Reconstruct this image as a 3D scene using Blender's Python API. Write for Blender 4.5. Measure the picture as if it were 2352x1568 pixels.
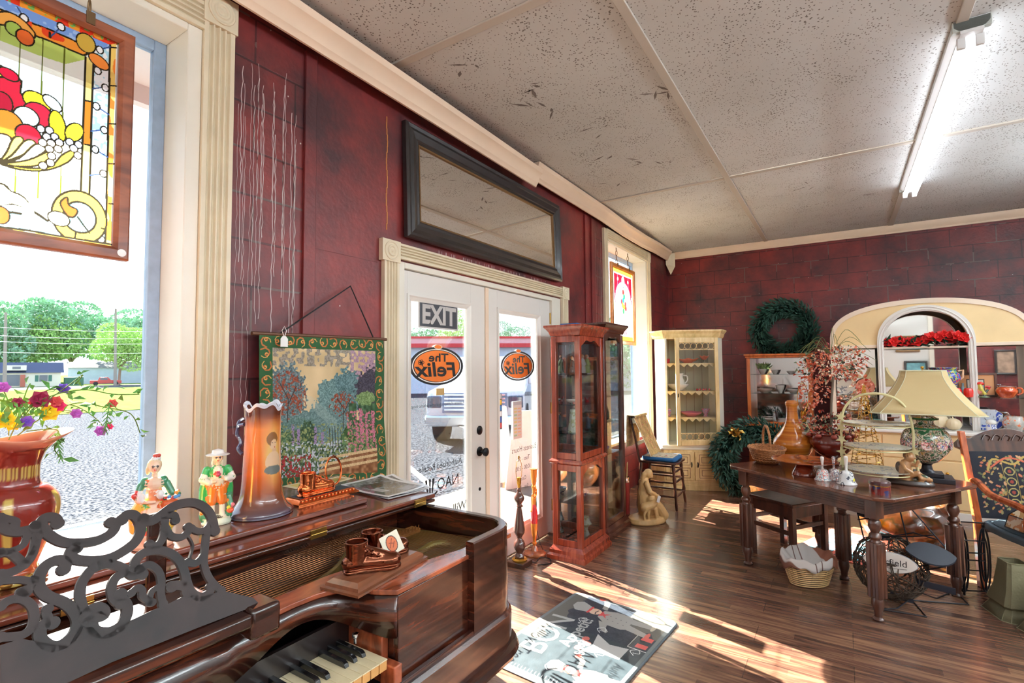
import bpy, math, random
import numpy as np
from mathutils import Vector, Matrix
from mathutils.kdtree import KDTree
random.seed(7); np.random.seed(7)
for o in list(bpy.data.objects): bpy.data.objects.remove(o)
S = bpy.context.scene; COL = S.collection
PI = math.pi
# ---------------- camera ----------------
CAMZ = 1.46
def cam_axes(yaw, p, r):
    f = Vector((math.cos(p)*math.cos(yaw), math.cos(p)*math.sin(yaw), math.sin(p)))
    rt = Vector((math.sin(yaw), -math.cos(yaw), 0)); up = rt.cross(f)
    return rt*math.cos(r)+up*math.sin(r), -rt*math.sin(r)+up*math.cos(r), f
A_, B_, C_ = cam_axes(0.572113559, 0.0513757, -0.0079196)
cd = bpy.data.cameras.new('camera'); cam = bpy.data.objects.new('camera', cd); COL.objects.link(cam)
cd.sensor_width = 36; cd.lens = 36*1174.27/2352; cd.clip_start = 0.02; cd.clip_end = 600
mw = Matrix.Identity(4)
for i in range(3): mw[i][0] = A_[i]; mw[i][1] = B_[i]; mw[i][2] = -C_[i]
mw.translation = (0, 0, CAMZ); cam.matrix_world = mw
S.camera = cam
def RAY(x, y): return (A_*(x-1176)-B_*(y-784))/1174.27+C_
CP0 = Vector((0, 0, CAMZ))
def onZ(x, y, z=0): d = RAY(x, y); return CP0+d*((z-CAMZ)/d.z)
def onY(x, y, Y): d = RAY(x, y); return CP0+d*(Y/d.y)
def onX(x, y, X): d = RAY(x, y); return CP0+d*(X/d.x)
def onP(x, y, p, n): d = RAY(x, y); p = Vector(p); n = Vector(n); return CP0+d*((p-CP0).dot(n)/d.dot(n))
# ---------------- light and exposure ----------------
S.view_settings.view_transform = 'Standard'; S.view_settings.look = 'None'
S.view_settings.gamma = 1; S.view_settings.exposure = 0.32
try: S.view_settings.use_curve_mapping = False
except Exception: pass
w = bpy.data.worlds.new('sky'); S.world = w; w.use_nodes = True
nt = w.node_tree; bg = nt.nodes['Background']
tc = nt.nodes.new('ShaderNodeTexCoord'); sx = nt.nodes.new('ShaderNodeSeparateXYZ'); cr = nt.nodes.new('ShaderNodeValToRGB')
nt.links.new(tc.outputs['Generated'], sx.inputs[0]); nt.links.new(sx.outputs[2], cr.inputs[0]); nt.links.new(cr.outputs[0], bg.inputs[0])
cr.color_ramp.elements[0].position = 0.0; cr.color_ramp.elements[0].color = (0.93, 0.97, 1, 1)
cr.color_ramp.elements[1].position = 0.9; cr.color_ramp.elements[1].color = (0.45, 0.66, 1, 1)
bg.inputs[1].default_value = 2.4
sl = bpy.data.lights.new('sun', 'SUN'); sl.energy = 58; sl.angle = 0.007; sl.color = (1, 0.94, 0.8)
sun = bpy.data.objects.new('sun', sl); COL.objects.link(sun)
sun.rotation_euler = Vector((-0.44, -1.54, -1)).to_track_quat('-Z', 'Y').to_euler(); sun.location = (6, 12, 9)
S.cycles.max_bounces = 12; S.cycles.diffuse_bounces = 4; S.cycles.glossy_bounces = 6
S.cycles.transmission_bounces = 8; S.cycles.transparent_max_bounces = 48
S.cycles.sample_clamp_indirect = 6; S.cycles.caustics_reflective = False; S.cycles.caustics_refractive = False
# ---------------- materials ----------------
def lin(c):
    c = np.asarray(c, float); c = c/255.0 if c.max() > 1.0 else c
    return np.where(c <= 0.04045, c/12.92, ((c+0.055)/1.055)**2.4)
def L4(c): return tuple(lin(c)[:3])+(1.0,)
MATS = {}
def newmat(name):
    m = bpy.data.materials.new(name); m.use_nodes = True; MATS[name] = m
    return m, m.node_tree, m.node_tree.nodes['Principled BSDF']
def N(t, kind, **kw):
    n = t.nodes.new(kind)
    for k, v in kw.items():
        if k.startswith('_'): n.inputs[int(k[1:])].default_value = v
        else: setattr(n, k, v)
    return n
def solid(name, c, rough=0.5, metal=0.0, coat=0.0, bump=0.0, bs=60, vary=0.0, vs=8, emit=None, trans=0.0):
    m, t, b = newmat(name)
    b.inputs['Base Color'].default_value = L4(c); b.inputs['Roughness'].default_value = rough
    b.inputs['Metallic'].default_value = metal; b.inputs['Coat Weight'].default_value = coat; b.inputs['Coat Roughness'].default_value = 0.06
    if rough >= .9: b.inputs['Specular IOR Level'].default_value = 0
    if trans: b.inputs['Transmission Weight'].default_value = trans
    if vary or bump: co = N(t, 'ShaderNodeTexCoord')
    if vary:
        n = N(t, 'ShaderNodeTexNoise'); n.inputs['Scale'].default_value = vs; n.inputs['Detail'].default_value = 6
        t.links.new(co.outputs['Object'], n.inputs[0])
        r = N(t, 'ShaderNodeValToRGB'); e = r.color_ramp.elements; e[0].position = .3; e[1].position = .7
        cc = lin(c)[:3]; e[0].color = tuple(cc*(1-vary))+(1,); e[1].color = tuple(np.minimum(cc*(1+vary), 1))+(1,)
        t.links.new(n.outputs[0], r.inputs[0]); t.links.new(r.outputs[0], b.inputs['Base Color'])
    if bump:
        n = N(t, 'ShaderNodeTexNoise'); n.inputs['Scale'].default_value = bs
        t.links.new(co.outputs['Object'], n.inputs[0])
        u = N(t, 'ShaderNodeBump'); u.inputs['Strength'].default_value = bump; u.inputs['Distance'].default_value = 0.01
        t.links.new(n.outputs[0], u.inputs['Height']); t.links.new(u.outputs[0], b.inputs['Normal'])
    if emit: b.inputs['Emission Color'].default_value = L4(c); b.inputs['Emission Strength'].default_value = emit
    return m
def wood(name, c1, c2, stretch=(1, 8, 8), scale=3, rough=0.3, coat=0.4, c3=None, bump=.05):
    m, t, b = newmat(name); co = N(t, 'ShaderNodeTexCoord'); mp = N(t, 'ShaderNodeMapping')
    mp.inputs['Scale'].default_value = stretch; t.links.new(co.outputs['Object'], mp.inputs[0])
    n = N(t, 'ShaderNodeTexNoise'); n.inputs['Scale'].default_value = scale; n.inputs['Detail'].default_value = 8; n.inputs['Distortion'].default_value = 0.8
    t.links.new(mp.outputs[0], n.inputs[0])
    r = N(t, 'ShaderNodeValToRGB'); e = r.color_ramp.elements; e[0].position = .32; e[0].color = L4(c1); e[1].position = .68; e[1].color = L4(c2)
    if c3 is not None: x = e.new(.5); x.color = L4(c3)
    t.links.new(n.outputs[0], r.inputs[0]); t.links.new(r.outputs[0], b.inputs['Base Color'])
    b.inputs['Roughness'].default_value = rough; b.inputs['Coat Weight'].default_value = coat; b.inputs['Coat Roughness'].default_value = .08
    if bump:
        u = N(t, 'ShaderNodeBump'); u.inputs['Strength'].default_value = bump; u.inputs['Distance'].default_value = .01
        t.links.new(n.outputs[0], u.inputs['Height']); t.links.new(u.outputs[0], b.inputs['Normal'])
    return m
def vcol(name, rough=0.35, coat=0.5, metal=0.0, bump=0.0, bs=200):
    m, t, b = newmat(name); a = N(t, 'ShaderNodeAttribute', attribute_name='paint')
    t.links.new(a.outputs['Color'], b.inputs['Base Color']); b.inputs['Roughness'].default_value = rough
    b.inputs['Coat Weight'].default_value = coat; b.inputs['Metallic'].default_value = metal
    if bump:
        co = N(t, 'ShaderNodeTexCoord'); n = N(t, 'ShaderNodeTexNoise'); n.inputs['Scale'].default_value = bs
        t.links.new(co.outputs['Object'], n.inputs[0]); u = N(t, 'ShaderNodeBump'); u.inputs['Strength'].default_value = bump; u.inputs['Distance'].default_value = .005
        t.links.new(n.outputs[0], u.inputs['Height']); t.links.new(u.outputs[0], b.inputs['Normal'])
    return m
def glassmat(name, tint=(1, 1, 1), gloss=0.06, rough=0.02):
    m, t, b = newmat(name); t.nodes.remove(b); out = t.nodes['Material Output']
    tr = N(t, 'ShaderNodeBsdfTransparent'); tr.inputs[0].default_value = (*tint, 1)
    gl = N(t, 'ShaderNodeBsdfGlossy'); gl.inputs['Roughness'].default_value = rough
    fr = N(t, 'ShaderNodeFresnel'); fr.inputs[0].default_value = 1.45
    mx = N(t, 'ShaderNodeMixShader'); ml = N(t, 'ShaderNodeMath', operation='MULTIPLY'); ml.inputs[1].default_value = gloss*12
    t.links.new(fr.outputs[0], ml.inputs[0]); ml.use_clamp = True
    t.links.new(ml.outputs[0], mx.inputs[0]); t.links.new(tr.outputs[0], mx.inputs[1]); t.links.new(gl.outputs[0], mx.inputs[2]); t.links.new(mx.outputs[0], out.inputs[0])
    return m
def stainedmat(name):
    m, t, b = newmat(name); t.nodes.remove(b); out = t.nodes['Material Output']
    a = N(t, 'ShaderNodeAttribute', attribute_name='paint')
    tr = N(t, 'ShaderNodeBsdfTransparent'); tl = N(t, 'ShaderNodeBsdfTranslucent'); gl = N(t, 'ShaderNodeBsdfGlossy'); gl.inputs['Roughness'].default_value = .25
    df = N(t, 'ShaderNodeBsdfDiffuse')
    for s in (tr, tl, df): t.links.new(a.outputs['Color'], s.inputs[0])
    m1 = N(t, 'ShaderNodeMixShader'); m1.inputs[0].default_value = .3
    m3 = N(t, 'ShaderNodeMixShader'); m3.inputs[0].default_value = .1
    m2 = N(t, 'ShaderNodeMixShader'); m2.inputs[0].default_value = .015
    t.links.new(tr.outputs[0], m1.inputs[1]); t.links.new(tl.outputs[0], m1.inputs[2])
    t.links.new(m1.outputs[0], m3.inputs[1]); t.links.new(df.outputs[0], m3.inputs[2])
    t.links.new(m3.outputs[0], m2.inputs[1]); t.links.new(gl.outputs[0], m2.inputs[2]); t.links.new(m2.outputs[0], out.inputs[0])
    return m
# ---------------- mesh builder ----------------
class MB:
    def __init__(s): s.v = []; s.f = []; s.m = []; s.c = None; s.cur = 0; s.T = None
    def tf(s, M=None): s.T = M; return s
    def at(s, loc, rz=0, rx=0, ry=0, sc=1):
        s.T = Matrix.Translation(loc) @ Matrix.Rotation(rz, 4, 'Z') @ Matrix.Rotation(ry, 4, 'Y') @ Matrix.Rotation(rx, 4, 'X') @ Matrix.Diagonal((sc, sc, sc, 1)); return s
    def add(s, vs, fs):
        b = len(s.v)
        if s.T is not None: vs = [tuple(s.T @ Vector(v)) for v in vs]
        s.v += [tuple(v) for v in vs]; s.f += [tuple(b+i for i in f) for f in fs]; s.m += [s.cur]*len(fs); return s
    def box(s, a, b):
        x0, y0, z0 = a; x1, y1, z1 = b
        return s.add([(x0,y0,z0),(x1,y0,z0),(x1,y1,z0),(x0,y1,z0),(x0,y0,z1),(x1,y0,z1),(x1,y1,z1),(x0,y1,z1)],
                     [(0,3,2,1),(4,5,6,7),(0,1,5,4),(1,2,6,5),(2,3,7,6),(3,0,4,7)])
    def cb(s, c, d): return s.box([c[i]-d[i]/2 for i in range(3)], [c[i]+d[i]/2 for i in range(3)])
    def prism(s, poly, z0, z1, cap=True, sc1=1.0):
        n = len(poly); cx = sum(p[0] for p in poly)/n; cy = sum(p[1] for p in poly)/n
        vs = [(p[0], p[1], z0) for p in poly]+[(cx+(p[0]-cx)*sc1, cy+(p[1]-cy)*sc1, z1) for p in poly]
        fs = [(i, (i+1) % n, n+(i+1) % n, n+i) for i in range(n)]
        if cap: fs += [tuple(range(n))[::-1], tuple(range(n, 2*n))]
        return s.add(vs, fs)
    def slab(s, poly, axis, a0, a1):   # prism of a 2D outline along an axis: 'x' (poly=(y,z)), 'y' (poly=(x,z))
        n = len(poly)
        g = (lambda p, a: (a, p[0], p[1])) if axis == 'x' else (lambda p, a: (p[0], a, p[1]))
        return s.add([g(p, a0) for p in poly]+[g(p, a1) for p in poly],
                     [(i, (i+1) % n, n+(i+1) % n, n+i) for i in range(n)]+[tuple(range(n))[::-1], tuple(range(n, 2*n))])
    def lathe(s, prof, c=(0, 0, 0), n=24, wave=None, cap=True, sy=1.0):
        vs = []; k = len(prof)
        for j, (r, z) in enumerate(prof):
            for i in range(n):
                a = 2*PI*i/n; rr = r; zz = z
                if wave: rr, zz = wave(r, z, a, j)
                vs.append((c[0]+rr*math.cos(a), c[1]+rr*math.sin(a)*sy, c[2]+zz))
        fs = [(j*n+i, j*n+(i+1) % n, (j+1)*n+(i+1) % n, (j+1)*n+i) for j in range(k-1) for i in range(n)]
        if cap: fs += [tuple(range(n))[::-1], tuple(range((k-1)*n, k*n))]
        return s.add(vs, fs)
    def tube(s, pts, r, n=8, cap=True, closed=False):
        pts = [Vector(p) for p in pts]; k = len(pts); R = r if hasattr(r, '__len__') else [r]*k
        vs = []; up = None
        for i, p in enumerate(pts):
            if closed: d = pts[(i+1) % k]-pts[i-1]
            else: d = pts[min(i+1, k-1)]-pts[max(i-1, 0)]
            if d.length < 1e-9: d = Vector((0, 0, 1))
            d.normalize()
            if up is None: up = d.orthogonal().normalized()
            else:
                up = up-d*up.dot(d)
                up = up.normalized() if up.length > 1e-6 else d.orthogonal().normalized()
            sd = d.cross(up)
            for j in range(n):
                a = 2*PI*j/n; vs.append(p+(up*math.cos(a)+sd*math.sin(a))*R[i])
        m = k if closed else k-1
        fs = [(i*n+j, i*n+(j+1) % n, ((i+1) % k)*n+(j+1) % n, ((i+1) % k)*n+j) for i in range(m) for j in range(n)]
        if cap and not closed: fs += [tuple(range(n))[::-1], tuple(range((k-1)*n, k*n))]
        return s.add(vs, fs)
    def ell(s, c, r, n=16, k=10, rot=None):
        if not hasattr(r, '__len__'): r = (r, r, r)
        vs = [Vector((0, 0, -r[2]))]
        for j in range(1, k):
            t = PI*j/k-PI/2
            for i in range(n):
                a = 2*PI*i/n; vs.append(Vector((r[0]*math.cos(t)*math.cos(a), r[1]*math.cos(t)*math.sin(a), r[2]*math.sin(t))))
        vs.append(Vector((0, 0, r[2])))
        if rot is not None: vs = [rot @ v for v in vs]
        vs = [v+Vector(c) for v in vs]; L = len(vs)-1
        fs = [(0, 1+(i+1) % n, 1+i) for i in range(n)]
        fs += [(1+j*n+i, 1+j*n+(i+1) % n, 1+(j+1)*n+(i+1) % n, 1+(j+1)*n+i) for j in range(k-2) for i in range(n)]
        fs += [(L, 1+(k-2)*n+i, 1+(k-2)*n+(i+1) % n) for i in range(n)]
        return s.add(vs, fs)
    def sweep(s, path, prof, closed=False):
        """profile (a=outward, z=up) carried along a level path (outward = right of travel), mitred"""
        k = len(path); P = [Vector((p[0], p[1])) for p in path]; z0 = [p[2] if len(p) > 2 else 0 for p in path]; vs = []; n = len(prof)
        for i in range(k):
            a = P[i]-P[i-1] if (i > 0 or closed) else P[1]-P[0]
            b = P[(i+1) % k]-P[i] if (i < k-1 or closed) else a
            a = a.normalized(); b = b.normalized(); na = Vector((a.y, -a.x)); nb = Vector((b.y, -b.x)); m = (na+nb)
            m = m/ max(m.length_squared/2, .2)
            for (o, z) in prof: vs.append((P[i].x+m.x*o, P[i].y+m.y*o, z+z0[i]))
        kk = k if closed else k-1
        fs = [(i*n+j, ((i+1) % k)*n+j, ((i+1) % k)*n+(j+1) % n, i*n+(j+1) % n) for i in range(kk) for j in range(n)]
        if not closed: fs += [tuple(range(n)), tuple(range((k-1)*n, k*n))[::-1]]
        return s.add(vs, fs)
    def grid(s, fn, nu, nv, thick=0):
        vs = [fn(i/(nu-1), j/(nv-1)) for j in range(nv) for i in range(nu)]
        return s.add(vs, [(j*nu+i, j*nu+i+1, (j+1)*nu+i+1, (j+1)*nu+i) for j in range(nv-1) for i in range(nu-1)])
def mkobj(name, mb, mats, parent=None, smooth=True, bevel=0, paint=None, sub=0, solidify=0, ang=0.6):
    me = bpy.data.meshes.new(name); me.from_pydata([tuple(v) for v in mb.v], [], mb.f)
    if not isinstance(mats, (list, tuple)): mats = [mats]
    for m in mats: me.materials.append(m)
    if len(mats) > 1: me.polygons.foreach_set('material_index', mb.m)
    if paint is None: paint = mb.c
    if paint is not None:
        at = me.color_attributes.new('paint', 'FLOAT_COLOR', 'POINT'); c = np.ones((len(me.vertices), 4), np.float32); c[:, :3] = lin(np.asarray(paint)); at.data.foreach_set('color', c.ravel())
    me.update()
    if smooth:
        me.shade_smooth()
        if not sub: me.set_sharp_from_angle(angle=ang)
    o = bpy.data.objects.new(name, me); COL.objects.link(o)
    if parent is not None: o.parent = parent
    if bevel:
        b = o.modifiers.new('bevel', 'BEVEL'); b.width = bevel; b.segments = 2; b.limit_method = 'ANGLE'; b.angle_limit = .6
    if solidify:
        b = o.modifiers.new('thick', 'SOLIDIFY'); b.thickness = solidify; b.offset = 0
    if sub:
        b = o.modifiers.new('sub', 'SUBSURF'); b.levels = sub; b.render_levels = sub
    return o
def tag(o, label=None, cat=None, group=None, kind=None):
    if label: o['label'] = label
    if cat: o['category'] = cat
    if group: o['group'] = group
    if kind: o['kind'] = kind
    return o
def thing(name, label, cat, loc=(0, 0, 0), rz=0, group=None):
    o = bpy.data.objects.new(name, None); COL.objects.link(o); o.empty_display_size = .05
    o.location = loc; o.rotation_euler = (0, 0, rz); return tag(o, label, cat, group)
def struct(name, mb, m, label=None, **k):
    o = mkobj(name, mb, m, **k); o['kind'] = 'structure'
    if label: o['label'] = label
    return o
def kids(o): return [c for c in COL.objects if c.parent == o]
def copy_tree(o, label=None, loc=None, rz=None, parent=None, sc=None):
    c = o.copy(); COL.objects.link(c); c.parent = parent
    if label: c['label'] = label
    if loc is not None: c.location = loc
    if rz is not None: c.rotation_euler = (0, 0, rz)
    if sc is not None: c.scale = (sc, sc, sc)
    for ch in list(o.children): copy_tree(ch, parent=c)
    return c
def fuse(name, parts, mat, parent=None, voxel=0.003, smooth=2):
    """parts: list of (MB, colour); one continuous skin, coloured by the nearest piece"""
    mb = MB(); pts = []; cols = []
    for p, c in parts:
        b = len(mb.v); mb.v += p.v; mb.f += [tuple(b+i for i in f) for f in p.f]
        pts += p.v; cols += [c]*len(p.v)
    me = bpy.data.meshes.new('tmp'); me.from_pydata([tuple(v) for v in mb.v], [], mb.f)
    o = bpy.data.objects.new('tmp', me); COL.objects.link(o)
    r = o.modifiers.new('r', 'REMESH'); r.mode = 'VOXEL'; r.voxel_size = voxel
    if smooth: q = o.modifiers.new('s', 'SMOOTH'); q.iterations = smooth; q.factor = .5
    dg = bpy.context.evaluated_depsgraph_get(); dg.update()
    m2 = bpy.data.meshes.new_from_object(o.evaluated_get(dg)); bpy.data.objects.remove(o)
    kd = KDTree(len(pts))
    for i, p in enumerate(pts): kd.insert(p, i)
    kd.balance()
    col = np.ones((len(m2.vertices), 4), np.float32)
    lc = [lin(c) for c in cols]
    for i, v in enumerate(m2.vertices):
        _, j, _ = kd.find(v.co); col[i, :3] = lc[j]
    m2.name = name; m2.materials.clear(); m2.materials.append(mat)
    at = m2.color_attributes.new('paint', 'FLOAT_COLOR', 'POINT'); at.data.foreach_set('color', col.ravel())
    m2.shade_smooth()
    ob = bpy.data.objects.new(name, m2); COL.objects.link(ob)
    if parent is not None: ob.parent = parent
    return ob
def E(c, r, rot=None): m = MB(); m.ell(c, r, 14, 8, rot); return m
def CAP(*pr):   # chain of (point, radius)
    m = MB()
    for p, r in pr: m.ell(p, r, 12, 8)
    m.tube([p for p, r in pr], [r for p, r in pr], 12)
    return m
def LATHE(prof, **k): m = MB(); m.lathe(prof, **k); return m
FONT = None
_tcache = {}
def text_geo(s, size=1.0, depth=0.0, align='CENTER', shear=0.0, space=1.0, bold=0.0):
    cu = bpy.data.curves.new('t', 'FONT'); cu.body = s; cu.size = size; cu.align_x = align; cu.align_y = 'CENTER'
    cu.shear = shear; cu.space_character = space; cu.offset = bold; cu.extrude = depth; cu.resolution_u = 3
    o = bpy.data.objects.new('t', cu); COL.objects.link(o)
    dg = bpy.context.evaluated_depsgraph_get(); dg.update()
    me = bpy.data.meshes.new_from_object(o.evaluated_get(dg)); bpy.data.objects.remove(o)
    vs = [tuple(v.co) for v in me.vertices]; fs = [tuple(p.vertices) for p in me.polygons]
    bpy.data.meshes.remove(me); bpy.data.curves.remove(cu)
    return vs, fs
def vnoise(W, H, sc, seed=0):
    r = np.random.RandomState(seed); gw = int(W/sc)+3; gh = int(H/sc)+3; g = r.rand(gh, gw)
    x = np.arange(W)/sc; y = np.arange(H)/sc; xi = x.astype(int); yi = y.astype(int); fx = x-xi; fy = y-yi
    fx = fx*fx*(3-2*fx); fy = fy*fy*(3-2*fy)
    a = g[np.ix_(yi, xi)]; b = g[np.ix_(yi, xi+1)]; c = g[np.ix_(yi+1, xi)]; d = g[np.ix_(yi+1, xi+1)]
    FX = fx[None, :]; FY = fy[:, None]
    return (a*(1-FX)+b*FX)*(1-FY)+(c*(1-FX)+d*FX)*FY
class Canvas:   # y up, unit coordinates: x in 0..w, y in 0..h
    def __init__(s, w, h, n, bg=(255, 255, 255)):
        s.w = w; s.h = h; s.W = n; s.H = max(2, int(n*h/w)); s.a = np.zeros((s.H, s.W, 3)); s.a[:] = np.array(bg)/255.0
        s.X, s.Y = np.meshgrid(np.linspace(0, w, s.W), np.linspace(0, h, s.H))
    def put(s, m, c, al=1.0): s.a[m] = s.a[m]*(1-al)+np.array(c)/255.0*al; return s
    def noise(s, sc, seed=0): return vnoise(s.W, s.H, sc, seed)
    def rect(s, x0, y0, x1, y1, c, al=1.0): return s.put((s.X >= x0) & (s.X <= x1) & (s.Y >= y0) & (s.Y <= y1), c, al)
    def ellm(s, cx, cy, rx, ry, rot=0):
        dx = s.X-cx; dy = s.Y-cy; u = dx*math.cos(rot)+dy*math.sin(rot); v = -dx*math.sin(rot)+dy*math.cos(rot); return (u/rx)**2+(v/ry)**2
    def ell(s, cx, cy, rx, ry, c, rot=0, al=1.0): return s.put(s.ellm(cx, cy, rx, ry, rot) <= 1, c, al)
    def ring(s, cx, cy, rx, ry, lw, c, rot=0):
        q = np.sqrt(s.ellm(cx, cy, rx, ry, rot)); return s.put(np.abs(q-1)*min(rx, ry) <= lw/2, c)
    def polym(s, pts):
        m = np.zeros(s.X.shape, bool); n = len(pts)
        for i in range(n):
            x0, y0 = pts[i]; x1, y1 = pts[(i+1) % n]
            if y0 == y1: continue
            t = (s.Y-y0)/(y1-y0); m ^= ((s.Y > min(y0, y1)) & (s.Y <= max(y0, y1)) & (s.X < x0+t*(x1-x0)))
        return m
    def poly(s, pts, c, al=1.0): return s.put(s.polym(pts), c, al)
    def line(s, pts, lw, c, closed=False, al=1.0):
        m = np.zeros(s.X.shape, bool); pts = list(pts)+([pts[0]] if closed else [])
        for (x0, y0), (x1, y1) in zip(pts[:-1], pts[1:]):
            dx, dy = x1-x0, y1-y0; L = dx*dx+dy*dy+1e-12; t = np.clip(((s.X-x0)*dx+(s.Y-y0)*dy)/L, 0, 1)
            m |= (s.X-x0-t*dx)**2+(s.Y-y0-t*dy)**2 <= (lw/2)**2
        return s.put(m, c, al)
    def mesh(s, fn=None):
        mb = MB(); W, H = s.W, s.H; fn = fn or (lambda x, y: (x, 0, y))
        mb.v = [fn(s.X[j, i], s.Y[j, i]) for j in range(H) for i in range(W)]
        mb.f = [(j*W+i, j*W+i+1, (j+1)*W+i+1, (j+1)*W+i) for j in range(H-1) for i in range(W-1)]
        mb.m = [0]*len(mb.f); mb.c = s.a.reshape(-1, 3)
        return mb
def smooth(pts, k=6, closed=False):
    """Catmull-Rom through points"""
    P = [np.array(p, float) for p in pts]; n = len(P); out = []
    rng = range(n if closed else n-1)
    for i in rng:
        p0 = P[i-1] if (i > 0 or closed) else P[0]; p1 = P[i]; p2 = P[(i+1) % n]; p3 = P[(i+2) % n] if (i+2 < n or closed) else P[-1]
        for t in np.arange(k)/k:
            out.append(tuple(.5*((2*p1)+(-p0+p2)*t+(2*p0-5*p1+4*p2-p3)*t*t+(-p0+3*p1-3*p2+p3)*t**3)))
    if not closed: out.append(tuple(P[-1]))
    return out
def rot2(x, y, a): return x*math.cos(a)-y*math.sin(a), x*math.sin(a)+y*math.cos(a)
def cards(mb, spots, size, jitter=.4, aspect=2.2, seed=1, curl=.2):
    """many small leaf blades at (point, direction) pairs"""
    r = random.Random(seed)
    for p, d in spots:
        p = Vector(p); d = Vector(d); d = d+Vector((r.uniform(-1, 1), r.uniform(-1, 1), r.uniform(-1, 1)))*jitter; d.normalize()
        sd = d.cross(Vector((r.uniform(-1, 1), r.uniform(-1, 1), r.uniform(-1, 1)))); sd.normalize(); L = size*r.uniform(.6, 1.3); w_ = L/aspect/2
        nn = d.cross(sd)*L*curl; b = len(mb.v)
        mb.v += [tuple(p), tuple(p+d*L*.5+sd*w_+nn), tuple(p+d*L), tuple(p+d*L*.5-sd*w_+nn)]; mb.f.append((b, b+1, b+2, b+3)); mb.m.append(mb.cur)
# ================= materials of the room =================
def plum(name, block=False):
    m, t, b = newmat(name); co = N(t, 'ShaderNodeTexCoord')
    n = N(t, 'ShaderNodeTexNoise'); n.inputs['Scale'].default_value = 2.2; n.inputs['Detail'].default_value = 7; n.inputs['Roughness'].default_value = .65
    t.links.new(co.outputs['Object'], n.inputs[0])
    r = N(t, 'ShaderNodeValToRGB'); e = r.color_ramp.elements
    e[0].position = .35; e[0].color = L4((64, 29, 34)); e[1].position = .72; e[1].color = L4((138, 44, 40)); t.links.new(n.outputs[0], r.inputs[0])
    last = r.outputs[0]
    # flecks of white paint
    v = N(t, 'ShaderNodeTexVoronoi'); v.inputs['Scale'].default_value = 9; t.links.new(co.outputs['Object'], v.inputs[0])
    lt = N(t, 'ShaderNodeMath', operation='LESS_THAN'); lt.inputs[1].default_value = .035; t.links.new(v.outputs['Distance'], lt.inputs[0])
    mx = N(t, 'ShaderNodeMixRGB'); mx.inputs[2].default_value = L4((200, 190, 180)); t.links.new(lt.outputs[0], mx.inputs[0]); t.links.new(last, mx.inputs[1]); last = mx.outputs[0]
    u = N(t, 'ShaderNodeBump'); u.inputs['Strength'].default_value = .18; u.inputs['Distance'].default_value = .012
    n2 = N(t, 'ShaderNodeTexNoise'); n2.inputs['Scale'].default_value = 35; t.links.new(co.outputs['Object'], n2.inputs[0])
    hgt = n2.outputs[0]
    if block:
        sp = N(t, 'ShaderNodeSeparateXYZ'); cb = N(t, 'ShaderNodeCombineXYZ'); ad = N(t, 'ShaderNodeMath', operation='ADD')
        t.links.new(co.outputs['Object'], sp.inputs[0]); t.links.new(sp.outputs[0], ad.inputs[0]); t.links.new(sp.outputs[1], ad.inputs[1])
        t.links.new(ad.outputs[0], cb.inputs[0]); t.links.new(sp.outputs[2], cb.inputs[1])
        br = N(t, 'ShaderNodeTexBrick'); br.inputs['Scale'].default_value = 1; br.inputs['Brick Width'].default_value = .405; br.inputs['Row Height'].default_value = .203
        br.inputs['Mortar Size'].default_value = .006; br.inputs['Mortar Smooth'].default_value = .4; br.inputs['Color1'].default_value = (.9, .9, .9, 1); br.inputs['Color2'].default_value = (1, 1, 1, 1); br.inputs['Mortar'].default_value = (0, 0, 0, 1)
        t.links.new(cb.outputs[0], br.inputs[0])
        # worn mortar shows pale in patches
        n3 = N(t, 'ShaderNodeTexNoise'); n3.inputs['Scale'].default_value = 3.5; n3.inputs['Detail'].default_value = 8; t.links.new(co.outputs['Object'], n3.inputs[0])
        g = N(t, 'ShaderNodeMath', operation='GREATER_THAN'); g.inputs[1].default_value = .56; t.links.new(n3.outputs[0], g.inputs[0])
        ml = N(t, 'ShaderNodeMath', operation='MULTIPLY'); t.links.new(g.outputs[0], ml.inputs[0]); t.links.new(br.outputs['Fac'], ml.inputs[1])
        m3 = N(t, 'ShaderNodeMixRGB'); m3.inputs[2].default_value = L4((150, 120, 112)); t.links.new(ml.outputs[0], m3.inputs[0]); t.links.new(last, m3.inputs[1]); last = m3.outputs[0]
        m4 = N(t, 'ShaderNodeMixRGB', blend_type='MULTIPLY'); m4.inputs[0].default_value = .65; t.links.new(last, m4.inputs[1]); t.links.new(br.outputs['Color'], m4.inputs[2]); last = m4.outputs[0]
        sb = N(t, 'ShaderNodeMath', operation='MULTIPLY_ADD'); sb.inputs[1].default_value = -1.2; t.links.new(br.outputs['Fac'], sb.inputs[0]); t.links.new(hgt, sb.inputs[2]); hgt = sb.outputs[0]
    t.links.new(hgt, u.inputs['Height']); t.links.new(u.outputs[0], b.inputs['Normal']); t.links.new(last, b.inputs['Base Color'])
    b.inputs['Roughness'].default_value = .45
    return m
plumP = plum('plum_panel'); plumB = plum('plum_block', True)
white = solid('white_paint', (232, 226, 212), .4, vary=.05, vs=3)
cream = solid('cream_trim', (222, 208, 180), .42, vary=.08, vs=6, bump=.04, bs=30)
doorw = solid('door_paint', (226, 221, 214), .35)
crownm = solid('crown_wood', (232, 206, 180), .5, vary=.05, vs=3)
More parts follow.
